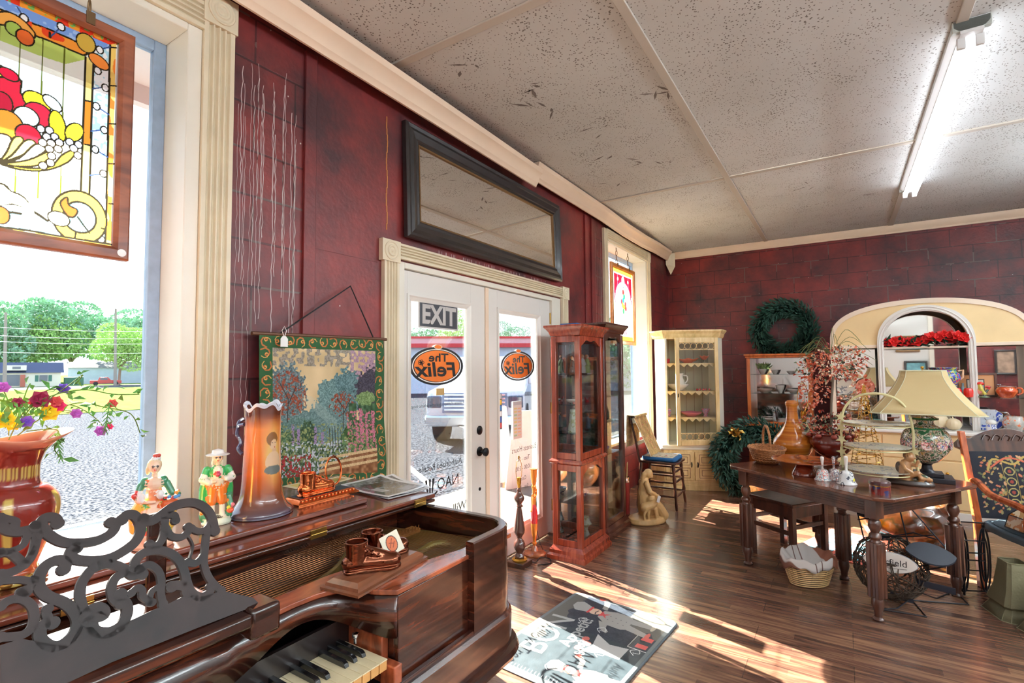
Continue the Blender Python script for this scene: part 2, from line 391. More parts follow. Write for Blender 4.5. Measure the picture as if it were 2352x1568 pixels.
# floor laminate: long boards of narrow strips running away from the front wall
m, t, b = newmat('laminate'); co = N(t, 'ShaderNodeTexCoord'); mp = N(t, 'ShaderNodeMapping'); mp.inputs['Rotation'].default_value = (0, 0, PI/2)
t.links.new(co.outputs['Object'], mp.inputs[0])
br = N(t, 'ShaderNodeTexBrick'); br.inputs['Scale'].default_value = 1; br.inputs['Brick Width'].default_value = 1.2; br.inputs['Row Height'].default_value = .19; br.inputs['Mortar Size'].default_value = .0022
br.inputs['Color1'].default_value = (.68, .68, .68, 1); br.inputs['Color2'].default_value = (1, 1, 1, 1); br.inputs['Mortar'].default_value = (.1, .1, .1, 1); br.offset = .37
b2 = N(t, 'ShaderNodeTexBrick'); b2.inputs['Scale'].default_value = 1; b2.inputs['Brick Width'].default_value = .62; b2.inputs['Row Height'].default_value = .0634; b2.inputs['Mortar Size'].default_value = 0.0; b2.offset = .43
b2.inputs['Color1'].default_value = (0, 0, 0, 1); b2.inputs['Color2'].default_value = (1, 1, 1, 1); b2.inputs['Bias'].default_value = 0
for q in (br, b2): t.links.new(mp.outputs[0], q.inputs[0])
ms = N(t, 'ShaderNodeMapping'); ms.inputs['Scale'].default_value = (22, 1.5, 1); t.links.new(co.outputs['Object'], ms.inputs[0])
n = N(t, 'ShaderNodeTexNoise'); n.inputs['Scale'].default_value = 2; n.inputs['Detail'].default_value = 8; n.inputs['Distortion'].default_value = .6; t.links.new(ms.outputs[0], n.inputs[0])
ad = N(t, 'ShaderNodeMath', operation='MULTIPLY_ADD'); ad.inputs[1].default_value = .24; t.links.new(b2.outputs['Color'], ad.inputs[0]); t.links.new(n.outputs[0], ad.inputs[2])
r = N(t, 'ShaderNodeValToRGB'); e = r.color_ramp.elements; e[0].position = .34; e[0].color = L4((70, 47, 42)); e[1].position = .84; e[1].color = L4((158, 117, 90)); x = e.new(.58); x.color = L4((108, 74, 60))
t.links.new(ad.outputs[0], r.inputs[0]); m4 = N(t, 'ShaderNodeMixRGB', blend_type='MULTIPLY'); m4.inputs[0].default_value = .55
t.links.new(r.outputs[0], m4.inputs[1]); t.links.new(br.outputs['Color'], m4.inputs[2]); t.links.new(m4.outputs[0], b.inputs['Base Color'])
b.inputs['Roughness'].default_value = .24; b.inputs['Coat Weight'].default_value = .3; b.inputs['Coat Roughness'].default_value = .18
u = N(t, 'ShaderNodeBump'); u.inputs['Strength'].default_value = .25; u.inputs['Distance'].default_value = .002; t.links.new(br.outputs['Fac'], u.inputs['Height']); u.invert = True; t.links.new(u.outputs[0], b.inputs['Normal'])
# ceiling fibre board with pin holes, water marks
m, t, b = newmat('fibre_board'); co = N(t, 'ShaderNodeTexCoord')
v = N(t, 'ShaderNodeTexVoronoi'); v.inputs['Scale'].default_value = 62; t.links.new(co.outputs['Object'], v.inputs[0])
v2 = N(t, 'ShaderNodeTexNoise'); v2.inputs['Scale'].default_value = 5; t.links.new(co.outputs['Object'], v2.inputs[0])
sub = N(t, 'ShaderNodeMath', operation='MULTIPLY'); sub.inputs[1].default_value = .46; t.links.new(v2.outputs[0], sub.inputs[0])
lt = N(t, 'ShaderNodeMath', operation='LESS_THAN'); t.links.new(v.outputs['Distance'], lt.inputs[0]); t.links.new(sub.outputs[0], lt.inputs[1])
n = N(t, 'ShaderNodeTexNoise'); n.inputs['Scale'].default_value = .9; n.inputs['Detail'].default_value = 5; t.links.new(co.outputs['Object'], n.inputs[0])
r = N(t, 'ShaderNodeValToRGB'); e = r.color_ramp.elements; e[0].position = .3; e[0].color = L4((198, 198, 196)); e[1].position = .7; e[1].color = L4((218, 220, 220)); t.links.new(n.outputs[0], r.inputs[0])
mx = N(t, 'ShaderNodeMixRGB'); mx.inputs[2].default_value = L4((110, 104, 98)); t.links.new(r.outputs[0], mx.inputs[1]); 
sc = N(t, 'ShaderNodeMath', operation='MULTIPLY'); sc.inputs[1].default_value = .9; t.links.new(lt.outputs[0], sc.inputs[0]); t.links.new(sc.outputs[0], mx.inputs[0])
t.links.new(mx.outputs[0], b.inputs['Base Color']); b.inputs['Roughness'].default_value = .9
FX0, FX1, FY, CZ = -3.2, 7.8, 2.18, 3.18
BY = -4.2
# ---- floor and ceiling
mb = MB(); mb.box((FX0-.2, BY-.2, -.05), (FX1+.2, FY+.22, 0)); struct('floor', mb, MATS['laminate'], smooth=False)
mb = MB(); mb.box((FX0-.2, BY-.2, CZ), (FX1+.2, FY+.22, CZ+.12)); struct('ceiling', mb, MATS['fibre_board'], smooth=False)
# ---- front wall with openings
W1 = (-1.9, .975, .885, 2.83); DR = (2.135, 4.21, 0, 2.095); W2 = (5.37, 6.70, .60, 2.865)
mb = MB(); Y0, Y1 = FY, FY+.22
def seg(x0, x1, z0, z1, k): mb.cur = k; mb.box((x0, Y0, z0), (x1, Y1, z1))
O1 = (W1[0]-.055, W1[1]+.055, W1[2]-.03, W1[3]+.03); O2 = (W2[0]-.055, W2[1]+.055, W2[2]-.03, W2[3]+.03)
seg(FX0, O1[0], 0, CZ, 0); seg(O1[0], O1[1], 0, O1[2], 1); seg(O1[0], O1[1], O1[3], CZ, 1)
seg(O1[1], 1.52, 0, CZ, 1); seg(1.52, DR[0], 0, CZ, 0); seg(DR[0], DR[1], DR[3], CZ, 0); seg(DR[1], 4.95, 0, CZ, 0)
seg(4.95, O2[0], 0, CZ, 1); seg(O2[0], O2[1], 0, O2[2], 1); seg(O2[0], O2[1], O2[3], CZ, 1); seg(O2[1], FX1+.2, 0, CZ, 1)
struct('wall_front', mb, [plumP, plumB], smooth=False)
mb = MB(); mb.box((FX1, BY, 0), (FX1+.2, FY, CZ)); struct('wall_right', mb, plumB, smooth=False)
pw = solid('partition_white', (222, 220, 216), .6)
mb = MB(); mb.box((FX0-.2, -1.9, 0), (FX0, FY, CZ)); mb.cur = 1; mb.box((FX0-.2, BY, 0), (FX0, -1.9, CZ)); struct('wall_left', mb, [pw, plumB], smooth=False)
mb = MB(); mb.box((FX0, -1.98, 0), (FX0+.03, -1.88, CZ)); struct('trim_30', mb, white, bevel=.004)
mb = MB(); mb.box((FX0, BY-.2, 0), (FX1, BY, CZ)); struct('wall_back', mb, pw, smooth=False)
# thin battens over panel joints on the front wall
for i, (x0, x1) in enumerate([(1.51, 1.575), (2.2, 2.2)][:1]+[(4.76, 4.83), (4.92, 5.0)]):
    mb = MB(); mb.box((x0, FY-.018, 0), (x1, FY, 3.03)); struct('trim_%d' % (i+1), mb, plumP, bevel=.003)
mb = MB(); [mb.box((2.055+.004*math.sin(i), FY-.0025, 2.26+i*.035), (2.061+.004*math.sin(i), FY, 2.297+i*.035)) for i in range(19)]; struct('trim_31', mb, solid('bare_ochre', (190, 130, 70), .8), smooth=False)
mb = MB(); mb.box((1.575, FY-.003, 2.06), (1.99, FY, 2.066)); struct('trim_32', mb, plumP, smooth=False)
# dried white paint runs on the block wall (a tangle nobody could count)
runm = solid('dried_runs', (196, 180, 176), .5)
mb = MB(); rr = random.Random(3)
for i in range(30):
    x = rr.uniform(1.19, 1.49) if i < 22 else rr.uniform(5.02, 5.2); z = rr.uniform(2.55, 2.9); L = rr.uniform(.5, 1.7); pts = []
    zz = z; w_ = rr.uniform(.0006, .0018)
    while zz > z-L: pts.append((x+rr.uniform(-.004, .004), zz)); zz -= .035
    L_ = [(p[0]-w_, FY-.0015, p[1]) for p in pts]; R_ = [(p[0]+w_, FY-.0015, p[1]) for p in pts]; k = len(pts)
    mb.add(L_+R_, [(j, j+1, k+j+1, k+j) for j in range(k-1)])
for i in range(60):
    x = rr.uniform(2.5, 3.95); z = 2.225; L = rr.uniform(.01, .07)
    mb.add([(x, FY-.0015, z), (x+.003, FY-.0015, z), (x+.003, FY-.0015, z-L), (x, FY-.0015, z-L)], [(0, 1, 2, 3)])
o = mkobj('paint_drips', mb, runm, smooth=False); tag(o, 'white runs of dried paint down the plum block wall by the window', 'paint drips', kind='stuff')
# ---- ceiling battens
bat = solid('batten_paint', (196, 188, 178), .6)
k = 4
for (x0, y0, x1, y1) in [(-2.9+.0, BY, -2.86, 2.12), (1.99, BY, 2.04, 2.1), (4.9, BY, 4.945, 2.1)]:
    mb = MB(); mb.box((x0, y0, CZ-.012), (x1, y1, CZ)); struct('trim_%d' % k, mb, bat, bevel=.003); k += 1
for y in (.82, -.565, -1.93, -3.3):
    mb = MB(); mb.box((FX0, y-.025, CZ-.014), (FX1-.06, y+.025, CZ)); struct('trim_%d' % k, mb, bat, bevel=.003); k += 1
# scuffs where old fixtures were torn off the ceiling
scuff = solid('scuff_grey', (128, 122, 120), .9)
mb = MB(); rr = random.Random(9)
for cx, cy in [(2.6, 1.5), (2.3, 1.75), (2.9, 1.62), (4.15, 1.3), (4.3, 1.15), (3.9, 1.55), (2.1, .6), (3.4, 1.4), (5.6, .2), (4.5, 1.75), (3.1, .9), (6.3, -.3)]:
    for j in range(rr.randint(2, 5)):
        a = rr.uniform(0, PI); L = rr.uniform(.03, .16); w_ = rr.uniform(.003, .009); x = cx+rr.uniform(-.07, .07); y = cy+rr.uniform(-.07, .07)
        d = (math.cos(a)*L, math.sin(a)*L); nn = (-math.sin(a)*w_, math.cos(a)*w_)
        mb.add([(x-nn[0], y-nn[1], CZ-.0008), (x+d[0]*.5-nn[0]*2, y+d[1]*.5-nn[1]*2, CZ-.0008), (x+d[0], y+d[1], CZ-.0008), (x+d[0]*.5+nn[0], y+d[1]*.5+nn[1]*1.3, CZ-.0008)], [(0, 1, 2, 3)])
o = mkobj('ceiling_scuffs', mb, scuff, smooth=False); tag(o, 'dark scuff marks scattered over the ceiling boards near the front wall', 'scuffs', kind='stuff')
# ---- casings
def fluted(w, d=.028, nfl=4):
    """outline across a fluted board: returns (u, depth) going round"""
    pts = [(0, 0), (0, d)]
    e = w*.12; fw = (w-2*e)/nfl
    for i in range(nfl):
        a = e+i*fw
        for q in range(5): pts.append((a+fw*(.12+.76*q/4), d-.015*math.sin(PI*q/4)**.7))
    pts += [(w, d), (w, 0)]
    return pts
def v_casing(x0, x1, z0, z1, k, m=cream):
    mb = MB(); P = [(x0+u, FY-d) for u, d in fluted(x1-x0)]; mb.prism(P, z0, z1); return struct('trim_%d' % k, mb, m, ang=.35)
def h_casing(x0, x1, z0, z1, k, m=cream):
    mb = MB(); P = [(FY-d, z0+u) for u, d in fluted(z1-z0)]; mb.slab(P, 'x', x0, x1); return struct('trim_%d' % k, mb, m, ang=.35)
def rosette(x0, x1, z0, z1, k, m=cream):
    mb = MB(); mb.box((x0, FY-.034, z0), (x1, FY, z1)); c = ((x0+x1)/2, FY-.034, (z0+z1)/2); r = (x1-x0)*.4
    mb.T = Matrix.Translation(c) @ Matrix.Rotation(PI/2, 4, 'X')
    mb.lathe([(r, 0), (r, .006), (r*.86, .006), (r*.8, .001), (r*.62, .001), (r*.55, .007), (r*.42, .006), (r*.34, .001), (r*.2, .002), (r*.1, .007), (.001, .008)], n=24, cap=False)
    return struct('trim_%d' % k, mb, m, bevel=.002)
h_casing(-2.1, 1.03, 2.86, 2.975, 11); v_casing(1.03, 1.155, 0.0, 2.90, 12); rosette(1.025, 1.165, 2.90, 3.04, 13)
h_casing(2.14, 4.215, 2.105, 2.195, 14); v_casing(2.02, 2.135, 0, 2.08, 15); rosette(2.0, 2.14, 2.075, 2.2, 16); v_casing(4.22, 4.33, 0, 2.1, 17); rosette(4.215, 4.345, 2.095, 2.21, 18)
h_casing(5.33, 6.75, 2.88, 3.01, 19); v_casing(5.24, 5.345, 0, 3.0, 20); v_casing(6.735, 6.85, 0, 2.88, 21); rosette(6.73, 6.855, 2.88, 3.01, 22)
# ---- windows: reveal boards, outer frame, pane
alu = solid('grey_frame', (150, 172, 200), .4, vary=.1, vs=20)
pane = glassmat('window_glass', (.96, .985, 1), .04)
def window(k, W, sillx=.04):
    x0, x1, z0, z1 = W; mb = MB()
    mb.box((x0, FY-.01, z0-.03), (x1, Y1, z0)); mb.box((x0, FY-.012, z1), (x1, Y1, z1+.03)); mb.box((x1, FY-.012, z0-.03), (x1+.055, Y1, z1+.03)); mb.box((x0-.055, FY-.012, z0-.03), (x0, Y1, z1+.03))
    o = struct('window_%d' % k, mb, white, bevel=.004)
    f = MB(); d = .045
    f.box((x0, Y1-.05, z0), (x0+d, Y1-.01, z1)); f.box((x1-d, Y1-.05, z0), (x1, Y1-.01, z1)); f.box((x0+d, Y1-.05, z1-d), (x1-d, Y1-.01, z1)); f.box((x0+d, Y1-.05, z0), (x1-d, Y1-.01, z0+.015))
    mkobj('window_frame', f, alu, o, bevel=.003)
    g = MB(); g.box((x0+d, Y1-.035, z0+.015), (x1-d, Y1-.031, z1-d)); mkobj('pane', g, pane, o, smooth=False)
    return o
window(1, W1); window(2, W2)
# ---- crown moulding
CP = [(0, 0), (.012, 0), (.016, .014), (.03, .03), (.034, .05), (.055, .085), (.075, .1), (.08, .118), (.085, .13), (0, .13)]
def crown(path, k, m=crownm, prof=CP): mb = MB(); mb.sweep(path, prof); return struct('trim_%d' % k, mb, m, ang=.5)
crown([(FX0, 2.10, 3.035), (.6, 2.10, 3.022), (2.3, 2.095, 2.985), (3.6, 2.08, 2.945)], 23)
crown([(3.62, 2.13, 3.035), (5.1, 2.13, 3.03), (5.7, 2.12, 3.0), (6.3, 2.10, 2.985), (6.9, 2.12, 3.02), (7.6, 2.14, 3.035)], 24)
crown([(7.79, 2.08, 3.075), (7.79, BY, 3.075)], 25, prof=[(0, 0), (.01, 0), (.014, .02), (.035, .045), (.045, .08), (.05, .1), (0, .1)])
mb = MB(); mb.add([(7.62, 2.16, 3.16), (7.72, 2.05, 3.16), (7.79, 2.1, 3.16), (7.79, 2.17, 3.16), (7.62, 2.16, 2.98), (7.72, 2.05, 2.96), (7.79, 2.1, 2.96), (7.79, 2.17, 2.98), (7.73, 2.12, 2.84)],
    [(0, 1, 2, 3), (0, 4, 5, 1), (1, 5, 6, 2), (2, 6, 7, 3), (3, 7, 4, 0), (4, 8, 5), (5, 8, 6), (6, 8, 7), (7, 8, 4)]); struct('trim_26', mb, cream, smooth=False)
# ---- double door
brass = solid('brass', (190, 150, 80), .3, 1); black = solid('black_metal', (22, 22, 26), .35, .6)
mb = MB()
mb.box((DR[0], FY-.005, 0), (2.2, Y1, DR[3])); mb.box((4.05, FY-.005, 0), (4.21, Y1, DR[3])); mb.box((2.2, FY-.005, 2.06), (4.05, Y1, DR[3])); mb.box((2.2, FY+.06, 0), (4.05, Y1+.02, .02))
struct('trim_27', mb, white, bevel=.003)
def leaf(k, x0, x1, g0, g1, zg0, zg1, knob):
    yf = FY+.02; yb = yf+.045; mb = MB()
    mb.box((x0, yf, .022), (g0-.035, yb, 2.055)); mb.box((g1+.035, yf, .022), (x1, yb, 2.055)); mb.box((g0-.035, yf, .022), (g1+.035, yb, zg0-.035)); mb.box((g0-.035, yf, zg1+.035), (g1+.035, yb, 2.055))
    o = struct('door_%d' % k, mb, doorw, bevel=.002)
    f = MB(); A, B = (g0-.042, zg0-.042), (g1+.042, zg1+.042)
    prof = [(0, -.01), (.012, -.012), (.02, -.005), (.042, .004), (.042, .02), (0, .02)]
    ring = [(A[0], A[1]), (B[0], A[1]), (B[0], B[1]), (A[0], B[1])]; c = ((A[0]+B[0])/2, (A[1]+B[1])/2); vs = []
    for px, pz in ring:
        sx_ = 1 if px < c[0] else -1; sz_ = 1 if pz < c[1] else -1
        for u_, d_ in prof: vs.append((px+sx_*u_, yf+d_, pz+sz_*u_))
    n = len(prof); f.add(vs, [(i*n+j, ((i+1) % 4)*n+j, ((i+1) % 4)*n+(j+1) % n, i*n+(j+1) % n) for i in range(4) for j in range(n)])
    mkobj('glazing_frame', f, doorw, o, ang=.3)
    g = MB(); g.box((g0-.01, yf+.02, zg0-.01), (g1+.01, yf+.024, zg1+.01)); mkobj('pane', g, pane, o, smooth=False)
    if knob:
        h = MB()
        for z, r in ((.865, .034), (1.015, .032)):
            h.T = Matrix.Translation((2.975, yf, z)) @ Matrix.Rotation(PI/2, 4, 'X'); h.lathe([(r, 0), (r, .006), (r*.6, .012), (.001, .013)], n=20)
        mkobj('lock_plate', h, black, o)
        h = MB(); h.T = Matrix.Translation((2.975, yf, .865)) @ Matrix.Rotation(PI/2, 4, 'X'); h.lathe([(.012, 0), (.012, .03), (.02, .036), (.03, .05), (.03, .062), (.02, .07), (.001, .072)], n=20); mkobj('door_handle', h, black, o)
        h = MB(); h.T = Matrix.Translation((2.975, yf, .6)) @ Matrix.Rotation(PI/2, 4, 'X'); h.lathe([(.012, 0), (.012, .004), (.001, .005)], n=16); mkobj('keyhole', h, black, o)
    else:
        h = MB()
        for z in (1.9, 1.1, .25): h.box((x1-.004, yf-.012, z-.05), (x1+.012, yf+.004, z+.05))
        mkobj('hinge', h, brass, o, bevel=.002)
    return o
D1 = leaf(1, 2.2, 3.062, 2.285, 2.84, .22, 1.875, True); D2 = leaf(2, 3.066, 4.045, 3.245, 3.83, .22, 1.88, False)
mb = MB(); mb.box((3.045, FY+.008, .022), (3.085, FY+.02, 2.055)); mkobj('astragal', mb, crownm, D1, bevel=.004)
# ---- signs and lettering on the door glass (the words face the street, so they read reversed from inside)
sblack = solid('decal_black', (20, 20, 24), .5); sorange = solid('decal_orange', (238, 122, 40), .5); scream = solid('decal_cream', (240, 220, 200), .6); sgrey = solid('sign_grey', (190, 185, 182), .5); sdark = solid('sign_dark', (58, 60, 66), .4)
YG = FY+.036
def tx(mb, s, x, z, size, y, mirror=True, rot=0, **k):
    vs, fs = text_geo(s, size, **k); sg = -1 if mirror else 1
    out = []
    for v in vs:
        a, b_ = rot2(v[0]*sg, v[1], rot); out.append((x+a, y, z+b_))
    mb.add(out, fs)
def disc(mb, cx, cz, rx, rz, y, rx2=None, rz2=None, n=48):
    vs = [(cx+rx*math.cos(2*PI*i/n), y, cz+rz*math.sin(2*PI*i/n)) for i in range(n)]
    if rx2 is None: mb.add(vs, [tuple(range(n))])
    else:
        vs += [(cx+rx2*math.cos(2*PI*i/n), y, cz+rz2*math.sin(2*PI*i/n)) for i in range(n)]
        mb.add(vs, [(i, (i+1) % n, n+(i+1) % n, n+i) for i in range(n)])
def felix(cx, cz, s, which):
    rt = thing('shop_decal', 'oval orange and black shop decal reversed on the %s door glass' % which, 'decal', (cx, YG, cz)); rt.scale = (1.14, 1, .70)
    a = MB(); disc(a, 0, 0, .215*s, .165*s, .003, .195*s, .147*s); disc(a, 0, 0, .188*s, .14*s, .003, .18*s, .134*s); mkobj('border', a, sblack, rt, smooth=False)
    a = MB(); disc(a, 0, 0, .194*s, .146*s, .0028, .189*s, .141*s); disc(a, 0, .165*s, .034*s, .02*s, .0015); mkobj('cream_band', a, scream, rt, smooth=False)
    a = MB(); disc(a, 0, 0, .18*s, .134*s, .003); disc(a, 0, .166*s, .028*s, .016*s, .001); mkobj('ground', a, sorange, rt, smooth=False)
    a = MB(); tx(a, 'The', .005*s, .07*s, .1*s, .0018, bold=.002*s); tx(a, 'Felix', -.005*s, -.035*s, .17*s, .0018, shear=.1, bold=.004*s)
    for q in range(5): aa = q*1.256; disc(a, -.13*s+.012*s*math.cos(aa), .03*s+.012*s*math.sin(aa), .012*s, .012*s, .0019, .008*s, .008*s, 14)
    a.add([(-.13*s, .0018, .02*s), (-.124*s, .0018, .02*s), (-.10*s, .0018, -.03*s), (-.105*s, .0018, -.03*s)], [(0, 1, 2, 3)])
    mkobj('lettering', a, sblack, rt, smooth=False)
felix(2.55, 1.475, 1.08, 'left'); felix(3.54, 1.475, 1.05, 'right')
rt = thing('exit_sign', 'grey and black EXIT sign at the top of the left door glass', 'sign', (2.545, YG-.012, 1.8))
a = MB(); a.box((-.195, 0, -.085), (.195, .004, .085)); mkobj('plate', a, sgrey, rt, bevel=.001)
a = MB(); a.box((-.183, -.001, -.074), (.183, .001, .074)); mkobj('panel', a, sdark, rt, smooth=False)
a = MB(); tx(a, 'EXIT', 0, -.002, .165, -.002, mirror=False, bold=.006, space=.98); mkobj('lettering', a, sgrey, rt, smooth=False)
def words(name, lines, label, m=sblack):
    rt = thing(name, label, 'lettering', (lines[0][1], YG, lines[0][2]))
    for s, x, z, size, rot in lines:
        a = MB(); tx(a, s, x-lines[0][1], z-lines[0][2], size, .001, rot=rot); mkobj('text_line', a, m, rt, smooth=False)
    return rt
words('door_lettering', [('A shoppe of antiques and other eclectic things', 2.56, 1.225, .028, 0)], 'small reversed slogan below the orange decal on the left door')
words('door_lettering', [('A shoppe of antiques and other eclectic things', 3.55, 1.235, .028, 0)], 'small reversed slogan below the orange decal on the right door')
o = words('door_lettering', [('Authorized Retailer', 2.57, .83, .056, 0), ('NAO', 2.65, .71, .1, 0), ('by LLADRO HANDMADE IN SPAIN', 2.65, .65, .017, 0), ('Willow Tree', 2.62, .52, .085, 0)], 'reversed black retailer lettering low on the left door glass')
OX, OZ = 2.57, .83; a = MB(); a.T = Matrix.Translation((-2.57-.0, -YG, -.83+.245)); a.box((2.36, YG, .55), (2.80, YG+.001, .553)); mkobj('rule', a, sblack, o, smooth=False); a = MB(); a.T = Matrix.Translation((-2.57-.03, -YG, -.83+.24))
for i, dx in enumerate((-.035, 0, .035)): a.add([(2.5+dx-.012, YG, .52), (2.5+dx+.008, YG, .52), (2.5+dx*.6+.006, YG, .43), (2.5+dx*.6-.006, YG, .43)], [(0, 1, 2, 3)])
a.add([(2.43+q*.02, YG, .44-.03*math.sin(PI*q/7)) for q in range(8)]+[(2.43+q*.02, YG, .425-.03*math.sin(PI*q/7)) for q in range(7, -1, -1)], [tuple(range(16))]); mkobj('emblem', a, sblack, o, smooth=False)
words('door_lettering', [('Business Hours', 3.62, .80, .062, 0), ('Tues - Sat', 3.6, .72, .05, 0), ('10:00 - 5:00', 3.6, .645, .05, 0), ('Closed', 3.58, .56, .045, 0), ('Sun - Mon', 3.58, .49, .045, 0)], 'reversed opening hours lettering on the right door glass')
cardc = Canvas(.13, .3, 40, (236, 236, 232)); rr = random.Random(5)
cardc.rect(.0, .27, .13, .3, (200, 205, 210))
for i in range(9): cardc.rect(.015, .02+i*.027, .06, .034+i*.027, (232, 214, 120) if i % 3 else (150, 200, 150), .8); cardc.rect(.07, .02+i*.027, .115, .03+i*.027, (240, 170, 110), .6)
paintc = vcol('printed_card', .6, 0)
o = mkobj('notice', cardc.mesh(lambda x, y: (3.45+x, YG+.001, .89+y)), paintc, smooth=False, solidify=.001); tag(o, 'taped paper notice with coloured rows on the right door glass', 'notice')
c2 = Canvas(.04, .27, 12, (60, 60, 70)); cols = [(190, 60, 60), (60, 90, 170), (240, 240, 240), (50, 120, 190), (230, 180, 60), (200, 200, 200)]
for i in range(6): c2.rect(.005, .01+i*.044, .035, .048+i*.044, cols[i])
o = mkobj('sticker', c2.mesh(lambda x, y: (3.252+x, YG+.001, .99+y)), paintc, smooth=False, solidify=.001); tag(o, 'strip of payment card stickers beside the right door glass edge', 'sticker')
o = mkobj('sticker', MB().box((2.53, YG, 1.285), (2.61, YG+.001, 1.33)), solid('tan_sticker', (205, 170, 110), .6), smooth=False); tag(o, 'small tan sticker under the oval decal on the left door', 'sticker')
# ---- large framed mirror over the door
ebony = solid('ebonised_wood', (38, 34, 34), .35, coat=.3, vary=.3, vs=14); gilt = solid('dull_gilt', (120, 88, 50), .4, .5)
mirr, t, b = newmat('mirror_silver'); b.inputs['Metallic'].default_value = 1; b.inputs['Roughness'].default_value = .02; b.inputs['Base Color'].default_value = (.86, .86, .84, 1)
def picture_frame(parent, w_, h_, prof, m, name='frame'):
    """rectangular frame in the local xz plane facing -y; prof (inset, depth toward viewer)"""
    n = len(prof); vs = []
    for sx_, sz_ in ((-1, -1), (1, -1), (1, 1), (-1, 1)):
        for u_, d_ in prof: vs.append((sx_*(w_/2-u_), -d_, sz_*(h_/2-u_)))
    a = MB(); a.add(vs, [(i*n+j, ((i+1) % 4)*n+j, ((i+1) % 4)*n+(j+1) % n, i*n+(j+1) % n) for i in range(4) for j in range(n)])
    return mkobj(name, a, m, parent, ang=.35)
rt = thing('wall_mirror', 'long black framed mirror hung above the double door', 'mirror', (3.165, FY-.014, 2.595))
rt.rotation_euler = (-.03, 0, 0)
picture_frame(rt, 1.98, .71, [(0, 0), (0, .03), (.012, .042), (.03, .036), (.05, .045), (.085, .03), (.1, .034), (.118, .022), (.122, .012), (.122, 0)], ebony)
picture_frame(rt, 1.75, .485, [(0, .014), (0, .026), (.01, .024), (.014, .014)], gilt, 'inner_beading')
a = MB(); a.box((-.87, -.014, -.235), (.87, -.012, .235)); mkobj('mirror_glass', a, mirr, rt, smooth=False)
# ---- fluorescent strip lights
tubem = solid('tube_glow', (235, 242, 255), .4); b = tubem.node_tree.nodes['Principled BSDF']; b.inputs['Emission Color'].default_value = (.9, .95, 1, 1); b.inputs['Emission Strength'].default_value = 9
fixw = solid('fixture_enamel', (226, 226, 226), .35)
def strip(x0, y, label, grp=None, L=2.85):
    rt = thing('fluorescent_light', label, 'ceiling light', (x0, y, CZ))
    a = MB(); a.slab([(-.07, -.004), (-.07, -.035), (-.045, -.06), (-.045, -.075), (.045, -.075), (.045, -.06), (.07, -.035), (.07, -.004)], 'x', 0, L); mkobj('housing', a, fixw, rt, ang=.3)
    for xx in (0, L-.03): a = MB(); a.box((xx, -.075, -.06), (xx+.03, .075, -.005)); mkobj('end_cap', a, solid('galvanised', (186, 190, 184), .5, .2) if 'galvanised' not in MATS else MATS['galvanised'], rt, bevel=.002)
    for s in (-1, 1):
        a = MB(); a.tube([(.07, s*.036, -.108), (L-.07, s*.036, -.108)], .0165, 12); mkobj('tube', a, tubem, rt)
        for xx in (.04, L-.06): a = MB(); a.box((xx, s*.036-.018, -.128), (xx+.022, s*.036+.018, -.07)); mkobj('lamp_holder', a, fixw, rt, bevel=.004)
    return rt
f0 = strip(3.3, -.6, 'long twin tube fluorescent light on the ceiling, at right')
tubeb = tubem.copy(); tubeb.name = 'tube_glow_fill'; tubeb.node_tree.nodes['Principled BSDF'].inputs['Emission Strength'].default_value = 52; tubeb.node_tree.nodes['Principled BSDF'].inputs['Emission Color'].default_value = (.84, .95, 1, 1)  # stronger, cooler glow for the added fill tubes
for x, y, lb in ((.2, -1.95, 'added fill uplight strip hung behind the camera'), (3.3, -1.95, 'added fill uplight strip hung right of the view'), (.2, -3.3, 'added fill strip near the rear wall'), (3.3, -3.3, 'added fill strip in the rear right corner of the shop'), (-2.9, -.6, 'added fill uplight strip hung over the left end of the piano'), (-2.9, -1.95, 'added fill uplight strip hung at the left wall'), (-2.9, -3.3, 'strip light in the rear left corner')):  # unseen fixtures added as fill; the hung ones light the ceiling for bounce
    up = y > -2.5; c_ = copy_tree(f0, lb, (x, y-(.25 if up else 0), 2.62 if up else CZ))
    if up: c_.rotation_euler = (PI, 0, 0)
    for ch in c_.children:
        if ch.name.startswith('tube'): ch.data = ch.data.copy(); ch.data.materials[0] = tubeb
# ================= outside =================
G = -.12
asph = solid('asphalt', (84, 84, 86), .9, bump=.3, bs=40); 
m, t, b = newmat('street'); co = N(t, 'ShaderNodeTexCoord'); n = N(t, 'ShaderNodeTexNoise'); n.inputs['Scale'].default_value = 26; n.inputs['Detail'].default_value = 4; t.links.new(co.outputs['Object'], n.inputs[0])
r = N(t, 'ShaderNodeValToRGB'); e = r.color_ramp.elements; e[0].position = .42; e[0].color = L4((34, 36, 42)); e[1].position = .58; e[1].color = L4((92, 94, 100)); t.links.new(n.outputs[0], r.inputs[0]); t.links.new(r.outputs[0], b.inputs['Base Color']); b.inputs['Roughness'].default_value = .9; b.inputs['Specular IOR Level'].default_value = 0
o = mkobj('street', MB().box((-60, 2.42, G-.2), (120, 24, G)), m, smooth=False); tag(o, kind='structure')
o = mkobj('side_street', MB().box((-60, 58, G-.2), (160, 70, G)), asph, smooth=False); tag(o, kind='structure')
grassm = solid('lawn', (84, 104, 54), .95, vary=.25, vs=3)
o = mkobj('lawn', MB().box((-60, 24, G-.2), (34, 58, G+.02)), grassm, smooth=False); tag(o, kind='structure')
o = mkobj('lawn', MB().box((-120, 70, G-.2), (260, 260, G)), grassm, smooth=False); tag(o, kind='structure')
o = mkobj('parking_lot', MB().box((34, 24, G-.2), (160, 58, G)), asph, smooth=False); tag(o, kind='structure')
linem = solid('road_paint', (240, 240, 236), .8)
